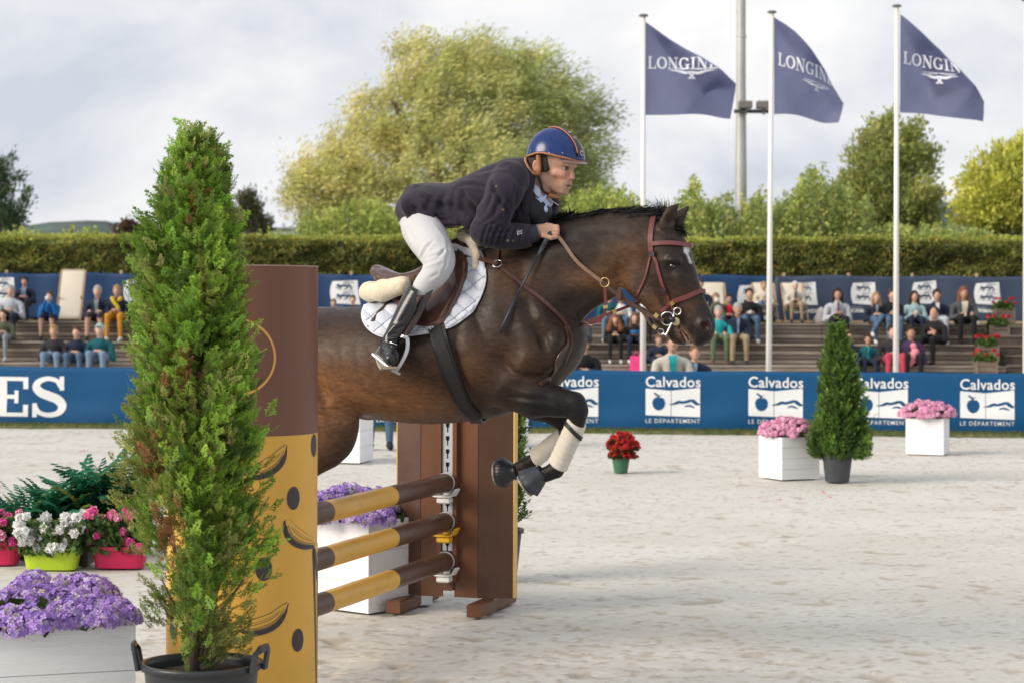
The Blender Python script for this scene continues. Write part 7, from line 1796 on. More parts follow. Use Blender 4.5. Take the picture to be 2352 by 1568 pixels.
# cuff of the under-sleeve, buttons, embroidery, lapel
for s in (1, -1):
    V, F = g_tube([Vector(L(1212, 540, s * .142)), Vector(L(1234, 535, s * .124))], [.046, .041], 20, cap=False); mk('inner_cuff', toW(V), F, mat('dark_cuff', (.022, .022, .038), .85), rd, smooth=True)
for x, y in ((1171, 553), (1179, 553), (1180, 486), (1197, 438)):
    r_ = on_jac(x, y, .001)
    if r_: V, F = g_tube([r_[0], r_[0] + r_[1] * .004], [.0066, .006], 14); mk('button', V, F, mat('horn_button', (.12, .08, .05), .4), rd)
def jprint(sh, x0, y0, x1, y1, nm, m):
    V, F = sh; V = fit(V, x0, y1, x1, y0); V2, F2, isl = densify(V, F, 2.5); P3 = [on_jac(a, b_, .003) for a, b_ in V2]
    if all(P3): mk(nm, [p[0] for p in P3], F2, m, rd)
m_emb = mat('white_embroidery', (.55, .55, .60), .8)
V, F = word_serif('NL', 1, .02)[0]; V = np.array(V); V = np.stack([V[:, 1], -V[:, 0]], 1); jprint((V, F), 1190, 529, 1200, 541, 'sleeve_embroidery', m_emb)
fl_ = [[(1012, 431, .09), (980, 427, .10), (950, 423, .115)], [(1005, 450, .165), (970, 448, .17), (943, 450, .175)], [(1000, 480, .198), (965, 482, .207), (931, 481, .205)], [(995, 512, .195), (960, 518, .21), (933, 501, .207)]]
V = []; F = []; g4 = [[L(*p) for p in row] for row in fl_]; cols_ = [smooth_path([g4[j][i] for j in range(4)], 4) for i in range(3)]; rows_ = [smooth_path([cols_[i][j] for i in range(3)], 5) for j in range(13)]
for th_ in (0, -.006):
    for j, row in enumerate(rows_):
        for i, p in enumerate(row): V.append(p + np.array([0, 0, th_ + .005 * math.sin(i * .9 + j * .6)]))
nc_ = 11; k_ = nc_ * 13
for j in range(12):
    for i in range(nc_ - 1): a = j * nc_ + i; F += [(a, a + nc_, a + nc_ + 1, a + 1), (k_ + a, k_ + a + 1, k_ + a + nc_ + 1, k_ + a + nc_)]
for i in range(nc_ - 1): F += [(i, i + 1, k_ + i + 1, k_ + i)]; a = 12 * nc_ + i; F.append((a + 1, a, k_ + a, k_ + a + 1))
for j in range(12): a = j * nc_; F.append((a + nc_, a, k_ + a, k_ + a + nc_)); a += nc_ - 1; F.append((a, a + nc_, k_ + a + nc_, k_ + a))
mk('jacket_vent', toW(np.array(V)), np.array(F), m_jac, rd, smooth=True)
# lining/gilet and shirt
v = Vol(L(1190, 540) * [1, 1, 0] + [0, 0, -.14], L(1310, 390) * [1, 1, 0] + [0, 0, .16], .006)
v.chain([(L(1212, 452), 36 * S, .115), (L(1232, 484), 32 * S, .105), (L(1248, 512), 22 * S, .085)], .02, 0, WX); v.cone(L(1244, 440), L(1225, 398), .066, .06, .01, None, None, True)
V, F, _ = v.mesh(); mk('gilet', toW(V), F, m_gilet, rd, smooth=True)
v = Vol(L(1200, 500) * [1, 1, 0] + [0, 0, -.12], L(1300, 380) * [1, 1, 0] + [0, 0, .14], .004)
v.chain([(L(1218, 408, .0), .066, .068), (L(1234, 446, 0), .066, .072), (L(1244, 458, 0), .056, .066)], .012, 0, WX); v.cone(L(1236, 474, .05), L(1248, 482, .045), .026, .022, .012, 0)
v.chain([(L(1222, 380, .0), .062, .062), (L(1248, 425, 0), .064, .062), (L(1262, 442, .0), .056, .056)], .004, None, WX, True); v.cone(L(1262, 425, .05), L(1256, 440, .06), .045, .03, .004, None, None, True)
x_, y_, z_ = v.grid(); v.d = np.maximum(v.d, y_ - L(1232, 402)[1] + .6 * (x_ - L(1232, 402)[0]) * 0 + 0 * z_)
V, F, _ = v.mesh(); mk('shirt_collar', toW(V), F, m_shirt, rd, smooth=True)
for side in (1,):
    poly = [L(1222, 449, .085), L(1236, 456, .078), L(1256, 448, .06), L(1252, 458, .066), L(1238, 470, .078), L(1226, 464, .086)]
    V = [np.array(p) for p in poly]; V = V + [p - np.array([0, 0, .004]) for p in V]; n = 6; F = [tuple(range(n))[::-1], tuple(range(n, 2 * n))] + [(i, (i + 1) % n, n + (i + 1) % n, n + i) for i in range(n)]; mk('collar_point', toW(np.array(V)), F, m_shirt, rd)
# collar and lapel of the jacket
V, F = g_ribbon([Vector(p) for p in smooth_path([L(1213, 373, .050), L(1217, 398, .082), L(1213, 430, .105), L(1206, 460, .13), L(1208, 492, .13)], 5)], [Vector((.5, .1, 1))] * 21, [.03 + .028 * math.sin(PI * min(1, i / 17)) for i in range(21)], .006); mk('lapel', toW(V), F, m_jac, rd, smooth=True)
V, F = g_tube([Vector(toW(L(1268, 462, .03))), Vector(toW(L(1283, 472, -.03)))], .002, 5); mk('zip', V, F, m_chr, rd)
# ---------------- breeches
v = Vol(L(900, 680) * [1, 1, 0] + [0, 0, -.40], L(1090, 440) * [1, 1, 0] + [0, 0, .42], .0075)
v.chain([(L(985, 495), 50 * S, .155), (L(963, 508), 42 * S, .16)], .02, 0, WX)
for s in (1, -1):
    sp_ = smooth_path([np.append(L(966, 512, s * .095), (45 * S, .095)), np.append(L(972, 530, s * .15), (45 * S, .09)), np.append(L(990, 560, s * .215), (42 * S, .080)), np.append(L(1006, 588, s * .262), (36 * S, .070)), np.append(L(1009, 606, s * .285), (32 * S, .064)), np.append(L(998, 630, s * .295), (27 * S, .058)), np.append(L(980, 650, s * .305), (23 * S, .054)), np.append(L(966, 672, s * .315), (20 * S, .046))], 3)
    v.chain([(a[:3], a[3], a[4]) for a in sp_], .015, 0, WX)
V, F, _ = v.mesh()
lines = [([(974 + 3 * k, 612 - 5 * k, .30), (1000 + 2 * k, 600 - 4 * k, .35), (1020, 592 - 5 * k, .33)], .0055, .0042) for k in range(5)] + [([(968 + 4 * k, 596 - 8 * k, .28), (985 + 4 * k, 575 - 7 * k, .31)], .006, .0045) for k in range(4)]
lines += [([(1003, 510, .2), (1022, 545, .29), (1026, 580, .34), (1020, 610, .36), (1008, 640, .36)], .004, .003), ([(985, 640, .36), (1005, 628, .36)], .006, .003), ([(935, 500, .16), (960, 560, .24)], .010, .003)]
V = rel(V, F, lines); N_ = vnormals(V, F); V = V + N_ * (.002 * fbm(V * 18, 3, 71))[:, None]; mk('breeches', toW(V), F, m_bre, rd, smooth=True)
# ---------------- boots
for s in (1, -1):
    v = Vol(L(850, 870) * [1, 1, 0] + [0, 0, .20 if s > 0 else -.60], L(1020, 610) * [1, 1, 0] + [0, 0, .60 if s > 0 else -.20], .0065)
    sp_ = smooth_path([np.append(L(981, 640, s * .305), (27 * S, .060)), np.append(L(965, 672, s * .325), (29 * S, .064)), np.append(L(945, 705, s * .345), (28 * S, .062)), np.append(L(922, 742, s * .365), (22.5 * S, .052)), np.append(L(903, 772, s * .382), (18 * S, .044)), np.append(L(896, 788, s * .39), (18.5 * S, .044))], 4)
    v.chain([(a[:3], a[3], a[4]) for a in sp_], .008, 0, WX)
    v.chain([(L(894, 792, s * .375), 19 * S, 0), (L(896, 806, s * .42), 19 * S, 0), (L(898, 818, s * .475), 18 * S, 0), (L(897, 824, s * .525), 14 * S, 0)], .012, 0)
    v.cone(L(886, 800, s * .365), L(886, 806, s * .36), 14 * S, 13 * S, .012, 0)
    # cut the top edge cleanly
    x_, y_, z_ = v.grid(); a, b_ = L(956, 630), L(1000, 655); nx_, ny_ = -(b_[1] - a[1]), (b_[0] - a[0]); k = math.hypot(nx_, ny_); v.d = np.maximum(v.d, ((x_ - a[0]) * nx_ + (y_ - a[1]) * ny_) / k + 0 * z_)
    V, F, _ = v.mesh(); lines = [([(890 + 4 * k, 772 - 5 * k, s * .43), (915 + 4 * k, 766 - 6 * k, s * .42)], .006, .005) for k in range(4)] + [([(950, 662, s * .36), (992, 684, s * .36)], .0035, .003), ([(984, 668, s * .37), (930, 760, s * .42)], .004, .003)]
    V = rel(V, F, lines); mk('boot', toW(V), F, m_boot, rd, smooth=True)
    V, F = g_tube([Vector(L(957, 632, s * .245)), Vector(L(950, 640, s * .30))], .001, 4)
    # sole and spur
    V, F = g_ribbon([Vector(p) for p in smooth_path([L(881, 822, s * .37), L(886, 838, s * .43), L(892, 848, s * .50), L(893, 846, s * .555)], 5)], [Vector((0, 1, .1))] * 16, .075, .008); mk('sole', toW(V), F, mat('pale_boot_sole', (.30, .26, .20), .8), rd)
    V, F = g_tube([Vector(p) for p in smooth_path([L(912, 792, s * .44), L(895, 786, s * .435), L(878, 790, s * .40), L(872, 796, s * .36)], 4)], .003, 6); mk('spur', toW(V), F, m_chr, rd, smooth=True)
    V, F = g_tube([Vector(p) for p in smooth_path([L(875, 781, s * .36), L(890, 779, s * .43), L(912, 776, s * .44)], 4)], .005, 6); mk('spur_strap', toW(V), F, m_blea, rd, smooth=True)
# ---------------- whip
wh = thing('whip', 'thin dark riding whip with padded handle held across the shoulder', 'whip', toW(L(1200, 660, .25)))
wp = lambda x, y: Vector(toW(L(x, y, .128 + (1262 - x) * .0015)))
def seg(a, b, r0, r1, nm, m): V, F = g_tube([wp(*a), wp((a[0] + b[0]) / 2, (a[1] + b[1]) / 2), wp(*b)], [r0, (r0 + r1) / 2, r1], 10); mk(nm, V, F, m, wh, smooth=True)
m_wh = mat('dark_blue_whip', (.016, .024, .040), .45, var=.2, vscale=60)
seg((1266, 532), (1248, 565), .0125, .0115, 'handle', mat('rubber_grip', (.030, .038, .042), .6)); seg((1248, 565), (1235, 590), .0125, .0065, 'handle', mat('rubber_grip', (.03, .03, .04), .6)); seg((1235, 590), (1188, 678), .0050, .0046, 'shaft', m_wh); seg((1188, 678), (1148, 764), .0065, .0085, 'flap', m_wh)
# ================================================================ SPECTATORS
def hsv(c): return c
PM = {}
def pm(kind, c, rough=.85):
    k = kind + '_%03d_%03d_%03d' % tuple(int(round(q * 400)) for q in c)
    if k not in PM: PM[k] = mat(k, c, rough, var=.18, vscale=9, spec=.25, bump=.12, bscale=30)
    return PM[k]
SK = [(.46, .27, .20), (.40, .23, .17), (.50, .31, .24), (.34, .20, .14)]
CLOTH = dict(navy=(.016, .022, .045), black=(.013, .013, .015), jeans=(.07, .12, .20), ltjeans=(.15, .22, .32), grey=(.22, .23, .25), ltgrey=(.40, .42, .47), white=(.62, .62, .62), beige=(.36, .31, .23), khaki=(.28, .22, .14), teal=(.02, .30, .33),
             dteal=(.01, .09, .11), red=(.50, .02, .03), dred=(.12, .02, .04), pink=(.70, .25, .30), rose=(.42, .05, .09), blue=(.01, .10, .30), olive=(.08, .09, .06), orange=(.45, .21, .03), paleteal=(.28, .40, .43), bone=(.46, .44, .39), dark=(.03, .028, .035), green=(.10, .14, .08), brown=(.10, .06, .04), purple=(.05, .03, .08), dgrey=(.07, .075, .085), cream=(.55, .50, .40), skin=(.44, .27, .20))
HAIRC = dict(dark=(.022, .014, .010), brown=(.06, .032, .018), blond=(.26, .17, .085), grey=(.30, .29, .28), white=(.52, .51, .50), ginger=(.17, .06, .025), ltbrown=(.13, .075, .04), cap_navy=(.02, .03, .06), cap_teal=(.30, .42, .42))
def person(label, x, y, Y, seat, top, legs, hair, hstyle='short', pose='lap', face=0.0, sc=None, feet=None, shoes='black', shins=None, group=None, lean=.08, extra=None, seated=True, twist=0.0):
    """seated figure: head centre at photo (x, y), depth Y of the hips, seat height; faces the arena (-Y) turned by 'face' radians"""
    hd = P(x, y, Y); HH = .70                     # head centre above the seat for a full-size adult
    s = 1.20 * (sc if sc else min(1.0, max(.66, (hd.z - seat) / HH))); ht = (hd.z - seat)
    base = Vector((hd.x, Y, seat)); h = .028 if Y > 35 else .018
    r = np.random.default_rng(int(x * 7 + y)); skin = SK[int(r.integers(3))]
    fz = feet if feet is not None else seat - .42
    top_s = ht; v = Vol((-.55, -1.0, fz - seat - .12), (.55, .45, ht + .22 * s), h)
    A = lambda *q: np.array(q, float)
    sh = top_s - .225 * s; ly = -lean
    SKN, TOP, LEG, SHO, SHN = 0, 1, 2, 3, 4
    v.cone(A(0, .0, .08 * s), A(0, ly * .5, sh * .55), .15 * s, .135 * s, .04, TOP, ((0, 1, 0), 1.3))
    v.cone(A(0, ly * .5, sh * .55), A(0, ly, sh - .04), .135 * s, .135 * s, .04, TOP, ((0, 1, 0), 1.3))
    v.cone(A(-.145 * s, ly, sh - .02), A(.145 * s, ly, sh - .02), .062 * s, .062 * s, .03, TOP)
    v.cone(A(0, ly, sh), A(0, ly - .015, sh + .11 * s), .052 * s, .050 * s, .015, SKN)
    hc = A(0, ly - .03, top_s)
    v.ell(hc, A(.074, .090, .105) * s, k=.01, label=SKN); v.cone(hc + A(0, -.045, -.045) * s, hc + A(0, -.055, -.08) * s, .050 * s, .036 * s, .02, SKN); v.cone(hc + A(0, -.085, -.005) * s, hc + A(0, -.104, -.03) * s, .010 * s, .014 * s, .010, SKN)
    for q in (1, -1): v.ell(hc + A(q * .032, -.092, .012) * s, A(.015, .014, .010) * s, k=.006, cut=True); v.ell(hc + A(q * .076, .0, -.01) * s, A(.012, .020, .03) * s, k=.006, label=SKN)
    kn = fz - seat + .47 * s
    if seated:
        spread = .10 * s if pose != 'crossed' else .05 * s; kz = max(.10 * s, min(.22, kn))
        for q in (1, -1):
            kx = q * (spread + .02); ky = -.44 * s
            ft = A(kx * 1.1, ky - .02 + .06 * r.uniform(-1, 1), fz - seat + .05)
            if pose == 'crossed' and q == 1: ft = A(-.16, ky - .16, fz - seat + .20); kz2 = kz + .07
            else: kz2 = kz
            if pose == 'chair': ky = -.46; ft = A(kx, -.50, fz - seat + .05)
            v.cone(A(q * .085 * s, .0, .085 * s), A(kx, ky, kz2), .088 * s, .062 * s, .03, LEG)
            v.cone(A(kx, ky, kz2), ft + A(0, .03, .05), .058 * s, .040 * s, .02, SHN if shins else LEG)
            v.cone(ft + A(0, .02, .0), ft + A(0, -.13 * s, -.015), .042 * s, .032 * s, .012, SHO, ((0, 0, 1), 1.15))
    else:
        for q in (1, -1):
            v.cone(A(q * .09, 0, .05), A(q * .10, -.02, -.42), .09, .062, .03, LEG); v.cone(A(q * .10, -.02, -.42), A(q * .11, 0, fz - seat + .1), .060, .042, .02, LEG); v.cone(A(q * .11, .03, fz - seat + .04), A(q * .13, -.16, fz - seat + .03), .045, .036, .012, SHO)
    for q in (1, -1):
        S0 = A(q * .195 * s, ly, sh - .045 * s)
        if pose in ('face',) or (pose == 'chin' and q == 1): El = A(q * .20 * s, ly - .16, sh - .26 * s); Ha = A(q * .035, ly - .17 * s, top_s - .06 * s)
        elif pose == 'camera': El = A(q * .27, ly - .10, sh - .27); Ha = A(q * .055, ly - .30, sh - .24)
        elif pose == 'knees': El = A(q * .24 * s, ly - .12, sh - .25 * s); Ha = A(q * .10, -.42 * s, .20 * s)
        elif pose == 'folded': El = A(q * .25 * s, ly - .05, sh - .27 * s); Ha = A(-q * .10, ly - .20, sh - .24 * s)
        elif pose == 'down': El = A(q * .24, ly + .02, sh - .29); Ha = A(q * .22, ly - .08, sh - .52)
        else: El = A(q * .245 * s, ly - .04, sh - .28 * s); Ha = A(q * .04, -.27 * s, .22 * s)
        v.cone(S0, El, .058 * s, .047 * s, .025, TOP); v.cone(El, Ha + (El - Ha) * .15, .046 * s, .034 * s, .015, TOP); v.cone(Ha + (El - Ha) * .14, Ha, .030 * s, .034 * s, .010, SKN); v.cone(Ha, Ha + A(-q * .03, -.03, -.01), .028 * s, .018 * s, .01, SKN)
    V, F, lb = v.mesh(); fl = lb[F].max(1); fl = np.array([np.bincount(l_, minlength=5).argmax() for l_ in lb[F]])
    M = Matrix.Translation(base) @ Matrix.Rotation(face, 4, 'Z')
    t = mk('person', xf(M, V), F, [pm('skin', skin, .55), pm('cloth', CLOTH[top]), pm('cloth', CLOTH[legs]), pm('shoe', CLOTH[shoes], .6), pm('cloth', CLOTH[shins] if shins else CLOTH[legs])], None, fl, smooth=True)
    tag(t, label, 'person', group)
    # origin at the seat
    off = np.array(base); t.data.transform(Matrix.Translation(-base)); t.location = base
    # hair
    v2 = Vol((-.26, -.24, ht - .62 * s), (.26, .28, ht + .20 * s), .021)
    v2.ell(hc + A(0, .014, .018) * s, A(.084, .098, .104) * s, k=0)
    v2.cone(hc + A(0, -.115, -.035) * s, hc + A(0, -.125, -.10) * s, .082 * s, .075 * s, .012, None, None, True)
    if hstyle == 'long':
        for q in (1, -1): v2.cone(hc + A(q * .07, .03, .0) * s, hc + A(q * .095, -.01, -.27) * s, .040 * s, .032 * s, .02)
        v2.cone(hc + A(0, .06, 0) * s, hc + A(0, .07, -.24) * s, .075 * s, .06 * s, .03)
    if hstyle == 'wild':
        for q in (1, -1): v2.cone(hc + A(q * .07, .02, .03) * s, hc + A(q * .14, -.03, -.24) * s, .055 * s, .075 * s, .02)
        v2.cone(hc + A(0, .06, 0) * s, hc + A(0, .07, -.24) * s, .085 * s, .07 * s, .03)
    if hstyle == 'cap': v2.cone(hc + A(0, -.08, .055) * s, hc + A(0, -.15, .045) * s, .06 * s, .05 * s, .01, None, ((0, 0, 1), 5))
    if hstyle == 'bun': v2.cone(hc + A(0, .05, .09) * s, hc + A(0, .06, .10) * s, .04 * s, .04 * s, .01)
    V, F, _ = v2.mesh(); V = V + .006 * fbm(V * 22, 2, int(x))[:, None]
    if hair is not None and len(F): hh = mk('cap' if hstyle == 'cap' else 'hair', xf(M, V), F, pm('hair', HAIRC[hair], .7), None, smooth=True); hh.parent = t; hh.matrix_parent_inverse = Matrix.Translation(-base)
    if extra: extra(t, M, base, s, hc)
    return t
T0, T1, T2 = TIER[0], TIER[1], TIER[2]
Y2, Y1, Y0 = T2[0] + .12, T1[0] + .12, T0[0] + .12
Z2, Z1, Z0 = T2[1], T1[1], T0[1]
def child_mesh(name, V, F, m, t, M=None):
    base = t.location; o = mk(name, xf(M, V) if M is not None else V, F, m, None, smooth=True); o.parent = t; o.matrix_parent_inverse = Matrix.Translation(-base); return o
def open_front(c, w=.055):      # shirt or top showing in an open jacket
    def f(t, M, b, s, hc):
        n = 7; V = []; 
        for i in range(n): z = hc[2] - .16 * s - i * .045 * s; V += [(-w * (1 - i / n * .6), -.145 - .02 * math.sin(i), z), (w * (1 - i / n * .6), -.145 - .02 * math.sin(i), z)]
        V = [(a, y + .145 + hc[1] + .03 - .137 * s, z) for a, y, z in V]; V2 = [(a, y + .03, z) for a, y, z in V]; F = [(2 * i, 2 * i + 1, 2 * i + 3, 2 * i + 2) for i in range(n - 1)] + [(2 * n + 2 * i, 2 * n + 2 * i + 2, 2 * n + 2 * i + 3, 2 * n + 2 * i + 1) for i in range(n - 1)]
        child_mesh('shirt_front', V + V2, F, pm('cloth', CLOTH[c]), t, M)
    return f
def held(c, sz=(.05, .02, .06), at='lap', nm='phone'):
    def f(t, M, b, s, hc):
        p = {'lap': (0, -.34, .25), 'face': (0, hc[1] - .22, hc[2] - .05), 'cam': (0, -.42, hc[2] - .50)}[at]; V, F = g_box(p[0] - sz[0], p[1] - sz[1], p[2] - sz[2], p[0] + sz[0], p[1] + sz[1], p[2] + sz[2], .008)
        child_mesh(nm, V, F, pm('item', CLOTH[c], .5), t, M)
    return f
def both(*fs):
    def f(*a):
        for g_ in fs: g_(*a)
    return f
GS = 'spectators seated on the stand'
def sp(lab, x, y, row, *a, **k):
    Yr, zr = {2: (Y2, Z2), 1: (Y1, Z1), 0: (Y0, Z0), 3: (T2[0] + .95, Z2 + .0)}[row]; k.setdefault('group', GS); return person(lab, x, y, Yr, zr, *a, **k)
# --- right-hand stand, top row
def deckchair(label, x, Y, z0, empty=False, s=1.0, colr=(.60, .55, .46), tiltz=0.0):
    c = Vector((X_at(x, Y, z0 + .5), Y, z0)); t = thing('deckchair', label, 'deckchair', c, tiltz, group='canvas deckchairs on the platform'); mb = MB(); w = .27 * s
    for q in (1, -1):
        V, F = g_tube([(q * w, -.48, .02), (q * w, .0, .42), (q * w, .42, .88)] if not empty else [(q * w, -.30, .02), (q * w, .28, 1.12)], .018, 6); mb.add(V, F)
        V, F = g_tube([(q * (w - .03), .45, .02), (q * (w - .03), -.02, .34), (q * (w - .03), -.42, .42)] if not empty else [(q * (w - .03), .50, .02), (q * (w - .03), -.12, .55)], .016, 6); mb.add(V, F)
    V, F = g_tube([(-w, .42, .88), (w, .42, .88)] if not empty else [(-w, .28, 1.12), (w, .28, 1.12)], .018, 6); mb.add(V, F); V, F = g_tube([(-w, -.40, .42), (w, -.40, .42)] if not empty else [(-w, -.28, .05), (w, -.28, .05)], .016, 6); mb.add(V, F)
    mb.build('chair_frame', [mat('deckchair_wood', (.36, .24, .13), .7)], t, local=True)
    path = [(0, -.40, .43), (0, -.2, .30), (0, 0, .27), (0, .15, .42), (0, .30, .66), (0, .42, .90)] if not empty else [(0, -.29, .05), (0, -.10, .38), (0, .08, .74), (0, .29, 1.14)]
    V, F = g_ribbon([Vector(p) for p in smooth_path(path, 4)], [Vector((0, -1, .6))] * (4 * (len(path) - 1) + 1), 2 * w - .03, .008); mk('canvas', V, F, mat('cream_canvas' if colr[0] > .5 else 'red_canvas', colr, .85), t, smooth=True, local=True)
    return t
DC = T2[0] + 1.05
deckchair('deckchair with the white-haired man in the beige suit', 1825, DC, Z2, False, .92); deckchair('deckchair half behind the second flagpole', 1757, DC, Z2, False, .92)
deckchair('empty cream deckchair standing upright between the blue-jumper child and the grey-haired man', 163, DC - .2, Z2 - .0, True, 1.0, (.86, .85, .83)); deckchair('red-backed deckchair behind the boy in khaki', 1640, DC, Z2, False, 1, (.55, .06, .09))
CZ = dict(pose='lap', feet=Z2, seated=True)
person('white-haired man in a beige suit sitting in a deckchair', 1825, 656, DC - .12, Z2 + .34, 'bone', 'khaki', 'white', shoes='black', group=GS, feet=Z2, extra=open_front('dgrey', .03))
person('fair-haired man in a cream jacket in the deckchair behind the second flagpole', 1753, 656, DC - .12, Z2 + .34, 'cream', 'ltjeans', 'blond', group=GS, feet=Z2)
sp('dark-haired woman in a pale grey hooded top above the small cypress', 1922, 675, 2, 'ltgrey', 'black', 'dark', 'long', extra=open_front('dred', .02))
sp('blond woman in a navy jacket and jeans with legs crossed', 2011, 682, 2, 'navy', 'jeans', 'blond', 'long', 'crossed', shoes='white', extra=open_front('grey', .03))
sp('man in a black jacket and jeans just behind the third flagpole', 2047, 676, 2, 'black', 'jeans', 'brown', extra=held('khaki'))
sp('dark-haired woman in a pale teal shirt and navy trousers', 2098, 680, 2, 'paleteal', 'navy', 'dark', 'long', 'lap', extra=held('cream', (.04, .03, .05)))
sp('young man in a navy blazer with a white shirt and pale trousers', 2149, 677, 2, 'navy', 'ltgrey', 'dark', 'short', 'down', extra=open_front('white', .04), shoes='white')
sp('woman with long brown hair in a charcoal cardigan and black leggings', 2211, 672, 2, 'dgrey', 'black', 'ginger', 'long', 'knees', extra=open_front('cream', .07))
sp('man all in black sitting sideways on the middle step', 2156, 719, 1, 'black', 'black', 'dark', 'short', 'lap', face=-.7, lean=.16)
sp('child in a dark teal jacket with a green zip on the low step', 1991, 778, 0, 'dteal', 'navy', 'dark', 'short', 'down', feet=.02, extra=open_front('teal', .012))
sp('child half hidden behind the top of the small cypress', 1948, 772, 0, 'navy', 'navy', 'brown', 'short', 'down', feet=.02)
sp('man in a dark jacket and rose trousers beside the third flagpole', 2047, 760, 0, 'dark', 'rose', 'dark', 'short', 'lap', feet=.02)
def baby(t, M, b, s, hc):
    v = Vol((-.25, -.55, .0), (.25, -.1, .5), .02); v.cone((.02, -.30, .16), (.06, -.32, .30), .10, .085, .03); v.cone((.0, -.38, .12), (-.12, -.44, -.0), .06, .05, .03); v.ell((.02, -.33, .42), (.065, .07, .07), k=.01); V, F, _ = v.mesh(); child_mesh('baby_bundle', V, F, pm('cloth', CLOTH['pink']), t, M)
sp('woman in dark clothes holding a baby dressed in pink', 2089, 763, 0, 'purple', 'black', 'dark', 'bun', 'lap', feet=.02, extra=baby)
# --- centre
sp('man in a navy cap and dark jacket behind the horse nose', 1605, 652, 2, 'navy', 'navy', 'cap_navy', 'cap', 'folded', sc=1.0)
sp('blond boy in khaki holding something to his face', 1643, 684, 2, 'green', 'jeans', 'blond', 'short', 'face', extra=held('white', (.04, .02, .05), 'face', 'cup'))
sp('woman in dark red over a bright red top', 1673, 686, 2, 'dred', 'dark', 'dark', 'short', 'lap', extra=open_front('red', .06))
sp('teenager in a black hooded top and jeans with white trainers', 1720, 675, 2, 'black', 'jeans', 'dark', 'short', 'lap', shoes='white', extra=held('white', (.03, .01, .04), 'lap'))
sp('older woman in a bright teal jacket with green trousers', 1649, 716, 1, 'teal', 'green', 'grey', 'short', 'knees', shoes='brown')
sp('grey-haired man in a navy sweater and tan trousers', 1693, 710, 1, 'navy', 'khaki', 'grey', 'short', 'folded', shoes='dark', extra=open_front('ltjeans', .03))
sp('woman with wild auburn curls in black, white shoes', 1412, 733, 1, 'black', 'black', 'ginger', 'wild', 'lap', shoes='white')
sp('woman with long fair hair in black reading a blue leaflet', 1457, 729, 1, 'black', 'navy', 'ltbrown', 'long', 'lap', shoes='white', extra=held('blue', (.10, .02, .04), 'lap', 'leaflet'))
sp('man in a dark jacket and pale jeans under the horse neck', 1400, 678, 2, 'dteal', 'ltjeans', 'brown', 'short', 'lap', shoes='white')
sp('person in a black and white jacket under the horse jaw', 1425, 684, 2, 'white', 'jeans', 'dark', 'short', 'lap'); sp('person in grey sitting close to the breastplate ring', 1325, 716, 1, 'dgrey', 'black', 'grey', 'short', 'lap')
sp('person in a navy jumper on the step behind the man with the camera', 1512, 779, 0, 'navy', 'navy', 'ltbrown', 'short', 'lap', feet=.02)
sp('woman in a dark coat far up behind the horse bit', 1480, 700, 2, 'brown', 'black', 'brown', 'long', 'lap')
person('man in a pale jacket with a camera leaning on the blue banner', 1543, 786, 30.4, .50, 'bone', 'khaki', 'brown', 'short', 'camera', seated=False, feet=0.0, sc=.92, extra=both(open_front('teal', .06), held('black', (.06, .05, .04), 'cam', 'camera')))
person('balding man in a dark blazer behind the banner beside the cameraman', 1595, 808, 34.0, .30, 'navy', 'navy', 'ltbrown', 'short', 'lap', feet=0.0, extra=open_front('ltjeans', .03))
person('young man in a black sweater behind the banner by the horse chest', 1340, 790, 36.0, .32, 'black', 'navy', 'brown', 'short', 'lap', feet=0.0)
person('woman with long fair hair partly behind the horse shoulder', 1300, 768, 38.0, .38, 'grey', 'black', 'blond', 'wild', 'lap', feet=0.0)
person('red-haired child in crimson low behind the banner', 1296, 822, 35.0, .20, 'dred', 'navy', 'ginger', 'long', 'lap', feet=0.0, sc=.75)
for x, yb, Yb, nm in ((1595, 0, 34, 'n'), (1340, 0, 36, 'n'), (1300, 0, 38, 'n'), (1296, 0, 35, 'n')):
    zt = {1595: .30, 1340: .32, 1300: .38, 1296: .20}[x]; t = thing('bench', {1595: 'low bench under the balding man, hidden by the banner', 1340: 'low bench under the man in the black sweater', 1300: 'low bench under the long-haired woman', 1296: 'low bench under the red-haired child'}[x], 'bench', (X_at(x, Yb), Yb, 0))
    mb = MB(); V, F = g_box(-.3, -.15, zt - .05, .3, .2, zt, .006); mb.add(V, F); mb.build('bench_seat', [m_plank2], t, local=True)
    for q in (-1, 1): V, F = g_box(q * .24 - .03, -.1, 0, q * .24 + .03, .15, zt - .051, .004); mk('leg', V, F, m_plank, t, local=True)
# --- behind the saddle
sp('person in navy seen just behind the saddle cantle', 811, 688, 2, 'navy', 'dark', 'brown', 'short', 'lap'); sp('person mostly hidden beside the jump column top', 767, 696, 2, 'dred', 'dark', 'ltbrown', 'short', 'lap')
